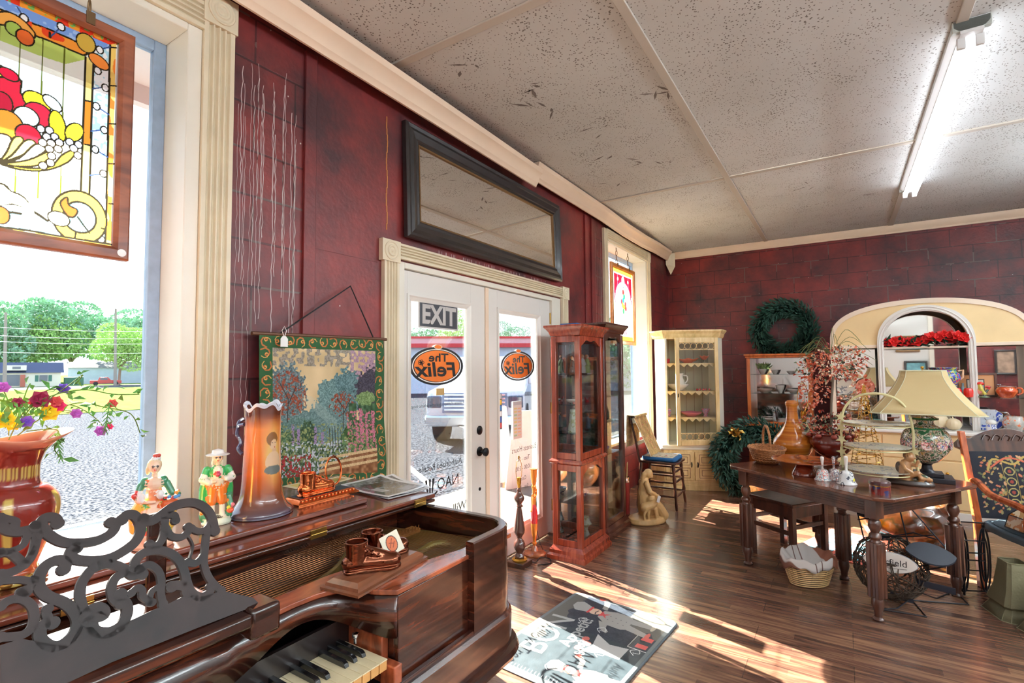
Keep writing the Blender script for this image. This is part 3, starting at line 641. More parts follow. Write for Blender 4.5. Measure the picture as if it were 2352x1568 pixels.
for i, (a0, a1) in enumerate([((3, 5.0), (4.4, 5.0)), ((5.2, 4.6), (8.5, 9.5)), ((8.2, 4.6), (11.5, 9.5))]):
    d = Vector((a1[0]-a0[0], a1[1]-a0[1])).normalized(); nn = Vector((-d.y, d.x))*.05
    mb = MB().add([(a0[0]-nn.x, a0[1]-nn.y, G+.004), (a1[0]-nn.x, a1[1]-nn.y, G+.004), (a1[0]+nn.x, a1[1]+nn.y, G+.004), (a0[0]+nn.x, a0[1]+nn.y, G+.004)], [(0, 1, 2, 3)])
    o = mkobj('road_line', mb, linem, smooth=False); tag(o, kind='structure')
swm = solid('sidewalk_concrete', (120, 118, 112), .9, vary=.08, vs=4)
o = mkobj('sidewalk', MB().box((-20, 2.42, G-.1), (30, 4.1, G+.05)), swm, smooth=False); tag(o, kind='structure')
# pressed tin soffit of the awning outside the near window
tin = solid('pressed_tin', (206, 206, 204), .5, .2, bump=.6, bs=9)
mb = MB(); mb.box((-4, 2.42, 3.0), (1.8, 3.15, 3.03)); mb.box((-4, 3.12, 2.9), (1.8, 3.18, 3.2)); mb.box((1.75, 2.42, 2.9), (1.8, 3.15, 3.1))
for i in range(9):
    cx = -3.5+i*.6
    for q in (0.1, .2): mb.T = Matrix.Translation((cx, 2.78, 3.0)) @ Matrix.Rotation(PI, 4, 'X'); mb.lathe([(q, 0), (q-.012, .012), (q-.024, 0)], n=20, cap=False)
    mb.T = None
o = mkobj('awning', mb, tin); tag(o, 'pressed tin awning soffit outside the near window', 'awning')
def pol(az, d): a = math.radians(az); return (d*math.cos(a), d*math.sin(a))
leafA = solid('leaves_deep', (132, 172, 138), .7, vary=.35, vs=.6); leafB = solid('leaves_bright', (158, 194, 110), .7, vary=.3, vs=.6); bark = solid('bark', (128, 116, 104), .9)
def tree(az, d, h, rad, label, m, seed, trunk=.35, n=3600, lf=.55):
    n = int(n*2.6); lf *= .55
    x, y = pol(az, d); r = random.Random(seed); rt = thing('leafy_tree', label, 'tree', (x, y, G), group=None)
    a = MB(); a.tube([(0, 0, -.1), (.1, 0, h*trunk), (.2, .1, h*.7)], [h*.022, h*.018, h*.008], 8)
    for q in range(5): an = q*1.3; a.tube([(.1, 0, h*trunk*.9), (math.cos(an)*rad*.5, math.sin(an)*rad*.5, h*.62)], [h*.012, h*.004], 6)
    mkobj('trunk', a, bark, rt)
    blobs = [(r.uniform(-1, 1)*rad*.62, r.uniform(-1, 1)*rad*.62, h*(trunk+.12)+r.random()*h*(.82-trunk-.12), rad*r.uniform(.28, .48)) for _ in range(16)]
    sp = []
    for _ in range(n):
        bx, by, bz, br = r.choice(blobs); v = Vector((r.gauss(0, 1), r.gauss(0, 1), r.gauss(0, 1))).normalized(); sp.append(((bx+v.x*br, by+v.y*br, bz+v.z*br*.8), v+Vector((0, 0, -.2))))
    a = MB(); cards(a, sp, lf, 1.0, 1.5, seed); o = mkobj('crown', a, m, rt, smooth=False)
    return rt
tree(73.6, 104, 13.2, 6.5, 'tall dark green tree left of the middle power pole beyond the road', leafA, 1, .25, 5000, .8)
tree(69.2, 96, 11.8, 6.2, 'broad green tree right of the power pole behind the grey shed', leafA, 2, .25, 4600, .8)
tree(70.3, 74, 7.0, 3.6, 'low rounded bright tree in front of the grey shed', leafB, 3, .3, 3400, .5)
tree(75.8, 100, 9.5, 6.0, 'pale bushy tree behind the cottage roof', leafB, 4, .15, 3600, .8)
tree(79.2, 95, 11, 6.5, 'tree at the left end of the view beyond the leftmost pole', leafA, 5, .15, 3600, .8)
tree(65.6, 98, 8.8, 5, 'tree partly hidden by the near window frame', leafA, 6, .2, 2600, .8)
tree(43.3, 84, 9.2, 4.4, 'tree seen at the upper left of the left door glass', leafA, 7, .3, 1800, .5)
tree(38.2, 78, 12.0, 4.2, 'leafy tree seen beside the EXIT sign', leafB, 8, .3, 1800, .45)
tree(33.0, 100, 11.5, 5.4, 'leafy tree over the red roof in the right door glass', leafA, 9, .3, 1800, .45)
tree(19.2, 34, 4.6, 3.2, 'bushy tree seen through the far window', leafA, 10, .1, 2400, .35)
# power poles and wires
polem = solid('weathered_pole', (140, 132, 124), .9); wirem = solid('wire', (236, 236, 236), .6)
for az, d, h, lb in ((70.55, 70, 8.3, 'weathered utility pole in front of the shed and big tree'), (77.5, 68, 7.2, 'utility pole beside the cottage at left'), (66.9, 27, 2.6, 'thin leaning post on the lawn near the window frame')):
    x, y = pol(az, d); a = MB(); a.tube([(0, 0, -.1), (-.02*h, 0, h)], [.16 if h > 5 else .06, .1 if h > 5 else .05], 8); o = mkobj('utility_pole', a, polem); o.location = (x, y, G); tag(o, lb, 'pole')
for i, (z, dz) in enumerate([(5.2, .3), (4.5, .3), (3.8, .5), (3.0, .4)]):
    p0 = pol(83, 62); p1 = pol(64.5, 62); a = MB()
    a.tube([(p0[0]+(p1[0]-p0[0])*q/10, p0[1]+(p1[1]-p0[1])*q/10, z+dz-.35*math.sin(PI*q/10)) for q in range(11)], .022, 5)
    o = mkobj('power_line', a, wirem); tag(o, 'overhead wire strung across the far lawn between the poles', 'wire', 'overhead wires across the lawn')
# cottage
sid = solid('pale_siding', (206, 206, 190), .8); roofm = solid('blue_grey_shingle', (50, 58, 80), .95); shut = solid('green_shutter', (60, 110, 96), .7); brick = solid('brick_pier', (170, 96, 78), .8); darkw = solid('window_dark', (90, 100, 112), .2)
def gable(mb, x0, x1, y0, y1, z0, z1, ov=.4):
    ym = (y0+y1)/2
    mb.add([(x0-ov, y0-ov, z0), (x1+ov, y0-ov, z0), (x1+ov, ym, z1), (x0-ov, ym, z1), (x0-ov, y1+ov, z0), (x1+ov, y1+ov, z0)], [(0, 1, 2, 3), (3, 2, 5, 4), (0, 3, 4), (1, 5, 2), (0, 4, 5, 1)])
x, y = pol(75.9, 74); rt = thing('cottage', 'pale cottage with blue grey roof and green shutters across the road', 'house', (x, y, G), math.radians(-14)); rt.scale = (.62, .62, .66)
a = MB(); a.box((-5.5, 0, 0), (3.6, 7, 2.2)); mkobj('wall', a, sid, rt, smooth=False)
a = MB(); gable(a, -5.5, 3.6, 0, 7, 2.2, 3.9); mkobj('roof', a, roofm, rt, smooth=False)
a = MB(); a.box((-3.2, -.2, 2.6), (-.8, 2, 3.4)); mkobj('dormer', a, sid, rt, smooth=False); 
a = MB(); a.box((-2.5, -.25, 2.8), (-1.5, -.18, 3.2)); mkobj('dormer_window', a, darkw, rt, smooth=False)
a = MB(); a.box((-5.3, -.1, .2), (-1.6, -.02, 1.9)); mkobj('porch_shade', a, darkw, rt, smooth=False)
a = MB(); a.box((-1.5, -.3, 0), (-.9, .0, 1.9)); mkobj('brick_pier', a, brick, rt, smooth=False)
for sx_ in (.3, 2.0):
    a = MB(); a.box((sx_, -.06, .8), (sx_+.45, 0, 1.8)); mkobj('shutter', a, shut, rt, smooth=False)
a = MB(); a.box((.85, -.05, .8), (1.9, 0, 1.8)); mkobj('window', a, darkw, rt, smooth=False)
a = MB(); a.box((4.2, 2, 0), (6.8, 6, 1.4)); mkobj('garage', a, shut, rt, smooth=False)
shedm = solid('grey_sheet', (160, 172, 190), .7, vary=.06, vs=2); roofl = solid('pale_sheet_roof', (110, 108, 102), .95)
x, y = pol(70.8, 82); rt = thing('metal_shed', 'long grey metal shed behind the low rounded tree', 'shed', (x, y, G), math.radians(-18))
a = MB(); a.box((-4.2, 0, 0), (7.0, 6, 2.0)); mkobj('wall', a, shedm, rt, smooth=False); a = MB(); gable(a, -4.2, 7.0, 0, 6, 2.0, 2.75, .2); mkobj('roof', a, roofl, rt, smooth=False)
# red truck in front of the shed
redm = solid('red_paint', (180, 46, 54), .3, coat=.6); tyre = solid('tyre', (30, 30, 32), .8)
x, y = pol(71.2, 72); rt = thing('parked_truck', 'red truck parked on the far road by the shed', 'truck', (x, y, G), math.radians(-18)); rt.scale = (.62, .62, .62)
a = MB(); a.slab([(-2.2, .35), (2.2, .35), (2.2, .85), (.7, .95), (.3, 1.45), (-.9, 1.45), (-1.1, .95), (-2.2, .95)], 'y', -.8, .8); mkobj('body', a, redm, rt, bevel=.05)
a = MB(); a.box((-.8, -.82, 1.0), (.2, .82, 1.35)); mkobj('window', a, darkw, rt, smooth=False)
for wx in (-1.4, 1.4): a = MB(); a.T = Matrix.Translation((wx, 0, .35)) @ Matrix.Rotation(PI/2, 4, 'X'); a.lathe([(.35, -.84), (.35, .84)], n=18); mkobj('wheel', a, tyre, rt)
# building with a red roof edge seen through the door
bluew = solid('pale_blue_wall', (206, 218, 238), .8); redr = solid('red_fascia', (216, 60, 66), .6)
rt = thing('commercial_building', 'long pale blue building with a red fascia across the street', 'building', (22, 25, G), math.radians(-50))
a = MB(); a.box((-9, 0, 0), (22, 10, 2.9)); mkobj('wall', a, bluew, rt, smooth=False)
a = MB(); a.box((-9.3, -.4, 2.9), (22.3, 10.3, 3.15)); a.box((-9.1, -.1, 3.5), (22.1, 10.1, 3.62)); mkobj('fascia', a, redr, rt, smooth=False)
a = MB(); a.box((-9, 0, 3.15), (22, 10, 3.5)); mkobj('roof_band', a, solid('pink_band', (232, 190, 196), .7), rt, smooth=False)
# white pickup parked outside the door
carw = solid('truck_white', (214, 218, 226), .25, coat=.8); grill = solid('grille_grey', (110, 126, 160), .3, .4); chrome = solid('chrome', (220, 224, 230), .12, 1); glassd = solid('truck_glass', (60, 74, 96), .08, coat=.5)
rt = thing('pickup_truck', 'white pickup parked nose in outside the double door', 'truck', (8.3, 6.25, G), math.radians(28))
a = MB(); P = [(0, .45), (0, .95), (.12, 1.12), (1.35, 1.22), (1.5, 1.25), (2.3, 1.86), (3.9, 1.88), (4.1, 1.3), (5.9, 1.28), (5.9, .5), (5.2, .45)]
a.slab(P, 'y', -1.0, 1.0); mkobj('body', a, carw, rt, bevel=.06)
for i in range(5): a = MB(); a.box((-.045, -.62, .72+i*.075), (.01, .62, .76+i*.075)); mkobj('grille_bar', a, chrome, rt, bevel=.008)
a = MB(); a.box((-.02, -.66, .68), (.02, .66, 1.08)); mkobj('grille', a, grill, rt, smooth=False)
for s in (-1, 1): a = MB(); a.box((-.03, s*.83-.15, .78), (.1, s*.83+.15, 1.02)); mkobj('headlamp', a, glassd, rt, bevel=.03)
a = MB(); a.box((-.16, -1.0, .42), (.1, 1.0, .64)); mkobj('bumper', a, chrome, rt, bevel=.04)
a = MB(); a.add([(1.62, -.85, 1.28), (1.62, .85, 1.28), (2.28, .76, 1.8), (2.28, -.76, 1.8)], [(0, 1, 2, 3)]); mkobj('windscreen', a, glassd, rt, smooth=False); 
for s in (-1, 1): a = MB(); a.add([(1.8, s*1.005, 1.3), (3.8, s*1.005, 1.32), (3.7, s*1.005, 1.76), (2.35, s*1.005, 1.76)], [(0, 1, 2, 3)]); mkobj('side_window', a, glassd, rt, smooth=False)
for wx in (1.0, 4.7):
    for s in (-1, 1): a = MB(); a.T = Matrix.Translation((wx, s*.88, .4)) @ Matrix.Rotation(PI/2, 4, 'X'); a.lathe([(.25, -.14), (.4, -.14), (.42, -.1), (.42, .1), (.4, .14), (.25, .14)], n=24); mkobj('wheel', a, tyre, rt)
a = MB(); a.box((1.7, -1.2, 1.2), (1.85, -1.0, 1.4)); mkobj('wing_mirror', a, carw, rt, bevel=.02)
# folding sidewalk sign
o = thing('sidewalk_sign', 'pale folding sign board standing on the sidewalk outside the right door', 'sign', (onY(1170, 900, 3.7).x, 3.7, G+.05), -.4)
for s in (-1, 1): a = MB(); a.T = Matrix.Rotation(s*.2, 4, 'X'); a.box((-.2, s*.02-.2*s-.01, 0), (.2, s*.02-.2*s+.01, 1.05)); mkobj('board', a, solid('board_white', (238, 236, 232), .6) if 'board_white' not in MATS else MATS['board_white'], o, smooth=False)
# ================= square grand piano =================
pianow = wood('rosewood', (20, 10, 8), (96, 44, 24), (1.5, 2.5, 18), 2.4, .22, .6, c3=(54, 23, 14))
pianot = wood('rosewood_top', (74, 34, 24), (136, 66, 44), (1.5, 8, 8), 2.2, .18, .7, c3=(102, 48, 33))
pianoE = solid('piano_edge_dark', (26, 18, 18), .3, coat=.5)
deckw = wood('veneer_orange', (104, 50, 32), (186, 92, 54), (3, 9, 3), 3.2, .22, .6)
olive = solid('iron_olive', (104, 86, 38), .45, .4, vary=.55, vs=16); goldp = solid('plate_gold', (170, 130, 52), .4, .5, vary=.3, vs=9)
ivory = solid('ivory', (232, 216, 176), .25, coat=.4, vary=.06, vs=30); keyside = solid('key_front', (214, 160, 96), .4); ebon = solid('ebony_key', (20, 20, 22), .25, coat=.5)
steel = solid('bass_wire', (150, 98, 62), .35, .8); felt = solid('red_felt', (170, 40, 32), .9)
PX, PY = .46, 1.42
pn = thing('square_piano', 'dark rosewood square piano with open keyboard and scrolled music desk', 'piano', (PX, PY, 0))
PT = Matrix.Translation((-PX, -PY, 0))
def P(): m = MB(); m.T = PT; return m
def arc(cx, cy, r, a0, a1, n=8): return [(cx+r*math.cos(math.radians(a0+(a1-a0)*i/n)), cy+r*math.sin(math.radians(a0+(a1-a0)*i/n))) for i in range(n+1)]
XR, XL, YF_, YB = 1.475, -.72, .92, 1.96
outer = [(XL+.1, YB)]+arc(XR-.06, YB-.06, .06, 90, 0)+arc(XR-.12, YF_+.12, .12, 0, -90)
rim = outer+[(1.215, YF_)]
def hprof(t, z0, z1): return [(0, z0), (0, z1-.004), (-.004, z1), (-t+.004, z1), (-t, z1-.004), (-t, z0)]
# walking clockwise the outside is on the left, so offsets toward the inside are positive
a = P(); a.sweep(rim, [(0, .675), (.03, .675), (.03, .947), (.026, .951), (.004, .951), (0, .947)]); mkobj('upper_rim', a, pianow, pn, ang=.5)
low = [(XL, YF_)]+[(XL, YB)]+outer
full = [(XL, YF_-.002), (XL, YB)]+arc(XR-.06, YB-.06, .06, 90, 0)+arc(XR-.12, YF_+.12, .12, 0, -90)
a = P(); a.sweep(full, [(-.012, .585), (.05, .585), (.05, .69), (-.004, .69), (-.012, .68)], closed=True); mkobj('lower_case', a, pianow, pn, ang=.5)
a = P(); a.sweep(full, [(-.014, .548), (-.03, .556), (-.036, .57), (-.03, .584), (-.018, .59), (.03, .59), (.03, .548)], closed=True); mkobj('base_moulding', a, pianow, pn, ang=.5)
a = P(); a.prism([(x, y) for x, y in full], .545, .56); mkobj('bottom_board', a, pianoE, pn, smooth=False)
a = P(); a.prism([(XL, .93), (XL, 1.93), (1.44, 1.93), (1.44, .96), (1.2, .93)], .683, .688); mkobj('key_bed', a, pianoE, pn, smooth=False)
# front panel right of the keys with its serpentine nameboard, and the deck on top
serp = smooth([(-.6, 1.098), (.2, 1.098), (.66, 1.098), (.76, 1.1), (.83, 1.092), (.875, 1.062), (.905, .99), (.932, .943)], 5)
a = P(); top = serp+[(1.215, .94), (1.445, .94), (1.445, .99), (1.24, .99), (1.12, 1.02), (1.02, 1.15), (.9, 1.17), (.6, 1.165), (-.6, 1.165)]
a.prism(top, .9, .913); mkobj('veneered_deck', a, deckw, pn, bevel=.002)
a = P(); n_ = len(serp); fr = serp
zlow = [.80 if x < .6 else .80 for x, y in fr]
k = len(fr); a.add([(x, y, .9) for x, y in fr]+[(x, y, .80+.06*max(0, math.sin(PI*min(max((x-.62)/.3, 0), 1)))) for x, y in fr], [(i, i+1, k+i+1, k+i) for i in range(k-1)]); mkobj('nameboard', a, pianow, pn, solidify=.012, ang=.8)
a = P(); a.box((.934, .942, .69), (1.215, .956, .9)); a.box((.934, .956, .69), (.946, 1.1, .9)); mkobj('front_panel', a, pianow, pn, bevel=.002)
a = P(); a.box((.912, .975, .69), (.934, 1.1, .80)); a.box((.905, .925, .69), (.932, .975, .745)); mkobj('key_cheek', a, deckw, pn, bevel=.003)
a = P(); a.box((XL, .92, .675), (1.215, .936, .702)); mkobj('key_slip', a, pianow, pn, bevel=.003)
a = P(); a.box((-.6, 1.1, .70), (.93, 1.112, .82)); mkobj('key_well_back', a, pianoE, pn, smooth=False)
a = P(); a.lathe([(.004, 0), (.004, .012), (.008, .016), (.008, .024), (.001, .027)], c=(.885, 1.04, .78), n=12); mkobj('lock_stud', a, chrome, pn)
# keys: 25.4 mm apart here, right-most is A
kw = .0258; names = 'CDEFGAB'; idx = 4  # right-most white key counts backwards from A
wk0 = None; order = []
for i in range(28):
    x1 = .905-i*kw; x0 = x1-kw+.0012; a = P(); z0, z1 = .735, .760
    if x1 < .18: break
    a.box((x0, .948, z1-.003), (x1, 1.1, z1)); a.cur = 1; a.box((x0+.0008, .9495, z0), (x1-.0008, 1.1, z1-.003))
    o = mkobj('white_key', a, [ivory, keyside], pn, bevel=.0008)
# black keys sit between whites in the pattern seen from the right end
for i in (1, 2, 3, 5, 6, 8, 9, 10, 12, 13, 15, 16, 17, 19, 20, 22, 23, 24, 26, 27):
    xc = .905-(i+.0)*kw+.0
    if xc < .2: continue
    a = P(); a.slab([(1.0, .76), (1.004, .769), (1.012, .773), (1.1, .774), (1.1, .76)], 'x', xc-.0062, xc+.0062); mkobj('black_key', a, ebon, pn, bevel=.0012)
# inside: soundboard, iron edge, wires, gold plate, tuning pins
a = P(); a.box((XL+.05, 1.13, .845), (1.44, 1.92, .85)); mkobj('soundboard', a, wood('old_spruce', (54, 34, 20), (92, 60, 32), (1, 8, 1), 3, .5, .1), pn, smooth=False)
a = P(); ol = smooth([(.1, 1.165), (.6, 1.168), (.74, 1.176), (.84, 1.176), (.93, 1.2), (1.0, 1.24), (1.08, 1.3)], 5); k = len(ol)
a.sweep([(x, y) for x, y in ol], [(-.011, .85), (-.011, .9), (-.004, .907), (.006, .905), (.011, .895), (.011, .85)]); mkobj('iron_plate_edge', a, olive, pn)
for i in range(20):
    y = 1.185+i*.0125; x1 = 1.02+.018*i; a = P(); a.tube([(.3, y+.01, .885), (x1, y+.005+.002*i, .884)], .0011, 5); mkobj('bass_string', a, steel, pn)
a = P(); pl = smooth([(1.05, 1.19), (1.15, 1.14), (1.25, 1.0), (1.34, .99), (1.42, 1.02), (1.43, 1.15), (1.42, 1.3), (1.36, 1.42), (1.25, 1.43), (1.2, 1.36), (1.1, 1.32)], 4, True)
a.prism(pl, .85, .872); a.tube(smooth([(1.05, 1.2, .873), (1.12, 1.19, .888), (1.2, 1.14, .882), (1.27, 1.13, .892), (1.33, 1.11, .88)], 5), .012, 8); a.tube(smooth([(1.2, 1.02, .875), (1.3, 1.04, .88), (1.42, 1.06, .878)], 4), .014, 8); mkobj('gold_plate', a, olive, pn)
a = P(); a.box((1.14, 1.3, .862), (1.4, 1.345, .886)); mkobj('bridge', a, solid('bridge_maple', (150, 96, 44), .5, vary=.2, vs=20), pn, bevel=.004)
for i in range(16):
    a = P(); a.tube([(1.16+i*.015, 1.31-.0008*i, .884), (1.16+i*.015, 1.308-.0008*i, .9)], .0022, 6); mkobj('tuning_pin', a, steel, pn)
a = P(); 
for i in range(40): x0 = 1.06+i*.009; a.tube([(x0, 1.0+.25*(i < 14), .893), (x0-.1, 1.47, .893)], .0009, 4)
o = mkobj('treble_strings', a, steel, pn); o['kind'] = 'stuff'
a = P(); a.box((1.02, .985, .885), (1.1, .99, .9)); a.box((1.13, .985, .885), (1.17, .99, .897)); mkobj('felt_strip', a, felt, pn, smooth=False)
# folded lid: two big leaves and a narrow one on top
def board(x0, x1, y0, y1, z0, z1, rz, name, m=pianot, bev=.005):
    o_ = mkobj(name, MB().box((-(x1-x0), 0, 0), (0, y1-y0, z1-z0)), m, pn, bevel=bev); o_.location = (x1-PX, y0-PY, z0); o_.rotation_euler = (0, 0, rz); return o_
board(-.75, 1.50, 1.318, 1.93, .953, .966, -.05, 'lid_leaf', pianow)
board(-.75, 1.50, 1.318, 1.93, .968, .984, -.05, 'lid_leaf', pianot)
l3 = board(-.75, 1.27, 1.432, 1.86, .985, 1.003, -.02, 'lid_leaf', pianot)
a = P(); a.box((-.7, 1.46, .85), (1.44, 1.475, .953)); mkobj('inner_wall', a, pianow, pn, smooth=False)
for hx in (1.0, 1.42, .43):
    p = Vector((hx, 1.3195+(1.5-hx)*.05-.002, 0)); h = MB(); h.T = PT
    for z0 in (.955, .970): h.box((hx-.028, p.y-.003, z0), (hx+.028, p.y+.004, z0+.0115))
    h.tube([(hx-.028, p.y-.003, .9675), (hx+.028, p.y-.003, .9675)], .0025, 8); mkobj('brass_hinge', h, brass, pn, bevel=.0006)
# legs: heavy carved posts
for lx, ly in ((1.24, 1.10), (1.24, 1.76), (-.5, 1.10), (-.5, 1.76)):
    a = P(); oct_ = lambda r: [(lx+r*math.cos(PI/8+i*PI/4), ly+r*math.sin(PI/8+i*PI/4)) for i in range(8)]
    zs = [(.545, .13), (.5, .13), (.47, .10), (.42, .085), (.36, .11), (.26, .085), (.18, .06), (.12, .075), (.07, .05), (.03, .06), (0.0, .055)]
    for (z1, r1), (z0, r0) in zip(zs[:-1], zs[1:]):
        n = 8; A1 = oct_(r1); A0 = oct_(r0); a.add([(p[0], p[1], z0) for p in A0]+[(p[0], p[1], z1) for p in A1], [(i, (i+1) % n, n+(i+1) % n, n+i) for i in range(n)])
    mkobj('leg', a, pianow, pn, ang=.35)
# ---- music desk: pierced scrollwork panel leaning back on a sliding rail
fretm = wood('fret_dark', (24, 15, 14), (48, 31, 28), (2, 2, 2), 5, .6, .0)
DP0 = Vector((.45, 1.045, .975)); DN = Vector((0, -1, .42)).normalized()
def D(cx, cy): return onP(cx/2.7613, 1000+cy/2.7613, DP0, DN)
strokes = [
 ([(905, 530), (925, 545), (965, 540), (1020, 505), (1080, 460), (1150, 432), (1230, 428), (1300, 462), (1340, 520), (1358, 606)], 44),
 ([(700, 552), (728, 560), (725, 590), (690, 630), (610, 668), (500, 684), (400, 678), (320, 640), (272, 590), (262, 545), (300, 520), (350, 528), (362, 560)], 42),
 ([(0, 560), (40, 600), (110, 612), (180, 600), (222, 580)], 40), ([(0, 520), (40, 530), (95, 545), (90, 575)], 30),
 ([(222, 570), (230, 640), (200, 760), (140, 830), (60, 870), (0, 880)], 34), ([(250, 640), (215, 720), (160, 800)], 20),
 ([(0, 745), (60, 745), (110, 780), (150, 820)], 34), ([(170, 640), (140, 700), (60, 735), (0, 745)], 26),
 ([(770, 535), (800, 505), (845, 505), (880, 545), (888, 610), (850, 680), (780, 735), (690, 780), (590, 797), (490, 790), (445, 765), (455, 725), (480, 715)], 44),
 ([(480, 680), (478, 720)], 30), ([(905, 530), (895, 560)], 40),
 ([(400, 850), (415, 820), (395, 795), (345, 795), (285, 830), (245, 900), (250, 970), (300, 1020), (400, 1060), (460, 1110), (490, 1180), (465, 1260), (400, 1320), (330, 1340), (262, 1300), (250, 1240), (280, 1195), (330, 1190)], 44),
 ([(610, 830), (650, 815), (720, 820), (790, 850), (840, 890), (890, 870), (900, 880)], 40),
 ([(650, 815), (580, 850), (520, 930), (505, 1010), (520, 1090), (560, 1180)], 40),
 ([(540, 1160), (560, 1115), (610, 1092), (650, 1105), (655, 1140), (610, 1155), (580, 1190), (600, 1240), (680, 1250), (760, 1210), (800, 1140), (800, 1080), (770, 1040), (760, 1010)], 46),
 ([(880, 850), (800, 868), (735, 900), (705, 960), (715, 1030), (760, 1070)], 38),
 ([(850, 840), (860, 790), (910, 745), (990, 728), (1070, 745), (1130, 790), (1165, 860), (1185, 940), (1215, 1000), (1270, 1025), (1320, 1000), (1335, 960)], 40),
 ([(880, 850), (940, 820), (1000, 860), (1020, 930), (1015, 1000), (1030, 1070)], 34),
 ([(1040, 545), (1042, 600), (1020, 670), (985, 700), (945, 690)], 34), ([(1040, 510), (1100, 505), (1110, 540)], 34),
 ([(1045, 590), (1085, 640), (1150, 645), (1190, 610), (1190, 580)], 34), ([(1210, 590), (1260, 610), (1310, 590), (1340, 540)], 32),
 ([(1190, 640), (1220, 700), (1200, 780)], 10),
 ([(1310, 610), (1300, 700), (1290, 800), (1310, 880), (1350, 940), (1400, 985)], 34), ([(1190, 805), (1240, 810), (1285, 770)], 34),
 ([(830, 1000), (870, 965), (900, 985), (900, 1020), (960, 1060)], 30), ([(1085, 960), (1120, 950), (1165, 960), (1185, 990)], 44),
 ([(940, 1060), (960, 990), (1000, 965)], 26), ([(300, 1100), (290, 1130), (300, 1160), (280, 1200)], 34), ([(130, 990), (190, 960), (220, 900), (190, 925), (120, 915), (0, 925)], 30),
 ([(0, 1085), (60, 1045), (140, 1040), (200, 1085), (215, 1160), (190, 1230), (120, 1270), (0, 1280)], 34), ([(130, 1020), (160, 990)], 40),
]
desk = thing('scratch', None, None); bpy.data.objects.remove(desk)
a = P()
def ribbon(mb, pts, wd, th=.008):
    pts = smooth(pts, 5); q = [D(*p) for p in pts]; k = len(q); sc = wd/2/2.7613*1.35/1174.27*.82
    c0 = q[0]; vs = []
    for i in range(k):
        d = (q[min(i+1, k-1)]-q[max(i-1, 0)]).normalized(); s_ = d.cross(DN).normalized(); w_ = sc*(q[i]-CP0).length/1.35*1.2
        for (u, v_) in ((-1, -1), (1, -1), (1, 1), (-1, 1)): vs.append(q[i]+s_*w_*u+DN*th/2*v_)
    fs = [(i*4+j, i*4+(j+1) % 4, (i+1)*4+(j+1) % 4, (i+1)*4+j) for i in range(k-1) for j in range(4)]+[(0, 1, 2, 3), ((k-1)*4+3, (k-1)*4+2, (k-1)*4+1, (k-1)*4)]
    mb.add(vs, fs)
    for e in (0, -1):   # scroll knobs at the ends
        c = q[e]; ww = sc*1.35*(c-CP0).length/1.35*1.1; u = DN.cross(Vector((1, 0, 0))).normalized(); v2 = Vector((1, 0, 0))
        ring = [c+(v2*math.cos(t*PI/6)+u*math.sin(t*PI/6))*ww for t in range(12)]
        mb.add([p+DN*th*.52 for p in ring]+[p-DN*th*.52 for p in ring], [tuple(range(12)), tuple(range(12, 24))[::-1]]+[(i, (i+1) % 12, 12+(i+1) % 12, 12+i) for i in range(12)])
for p_, w_ in strokes: ribbon(a, p_, w_)
# solid lower band of the panel
low_ = [(0, 1330), (0, 1760), (100, 1720), (700, 1440), (1250, 1220), (1640, 1070), (1600, 1030), (1400, 985), (1290, 1020), (1180, 1010), (1060, 1070), (960, 1110), (800, 1185), (640, 1280), (560, 1190), (500, 1210), (430, 1340), (250, 1310), (130, 1290)]
q = [D(*p) for p in low_]; n = len(q); a.add([p+DN*.004 for p in q]+[p-DN*.004 for p in q], [tuple(range(n)), tuple(range(n, 2*n))[::-1]]+[(i, (i+1) % n, n+(i+1) % n, n+i) for i in range(n)])
mkobj('music_desk', a, fretm, pn, smooth=False)
a = P(); a.T = PT; r0 = onZ(616, 1352, .985); r1 = onZ(20, 1592, .985)
def bar(mb, p0, p1, w_, z0, z1):
    d = (p1-p0); d.z = 0; d.normalize(); s_ = Vector((-d.y, d.x, 0))*w_/2
    mb.add([(p+s_*sg)[:2]+((z),) if False else (p.x+s_.x*sg, p.y+s_.y*sg, z) for z in (z0, z1) for p, sg in ((p0, -1), (p1, -1), (p1, 1), (p0, 1))], [(0, 3, 2, 1), (4, 5, 6, 7), (0, 1, 5, 4), (1, 2, 6, 5), (2, 3, 7, 6), (3, 0, 4, 7)])
bar(a, Vector((.60, 1.03, 0)), Vector((.05, 1.045, 0)), .05, .945, .972); mkobj('desk_rail', a, pianow, pn, bevel=.006)
a = P(); bar(a, Vector((.665, 1.05, 0)), Vector((.60, 1.05, 0)), .075, .914, .975); mkobj('rail_end', a, pianow, pn, bevel=.008)
a = P(); a.tube([(.60, 1.085, .97), (.60, 1.22, .965), (.60, 1.31, .967)], [.012, .008, .008], 8); mkobj('desk_slide', a, chrome, pn)
a = P(); a.box((.05, 1.06, .944), (.62, 1.31, .952)); mkobj('desk_tray', a, wood('tray_wood', (40, 20, 14), (84, 42, 26), (1, 8, 8), 3, .6, 0), pn, bevel=.002)
a = P(); a.box((.49, 1.2, .95), (.525, 1.215, 1.165)); mkobj('desk_strut', a, pianow, pn, bevel=.004)
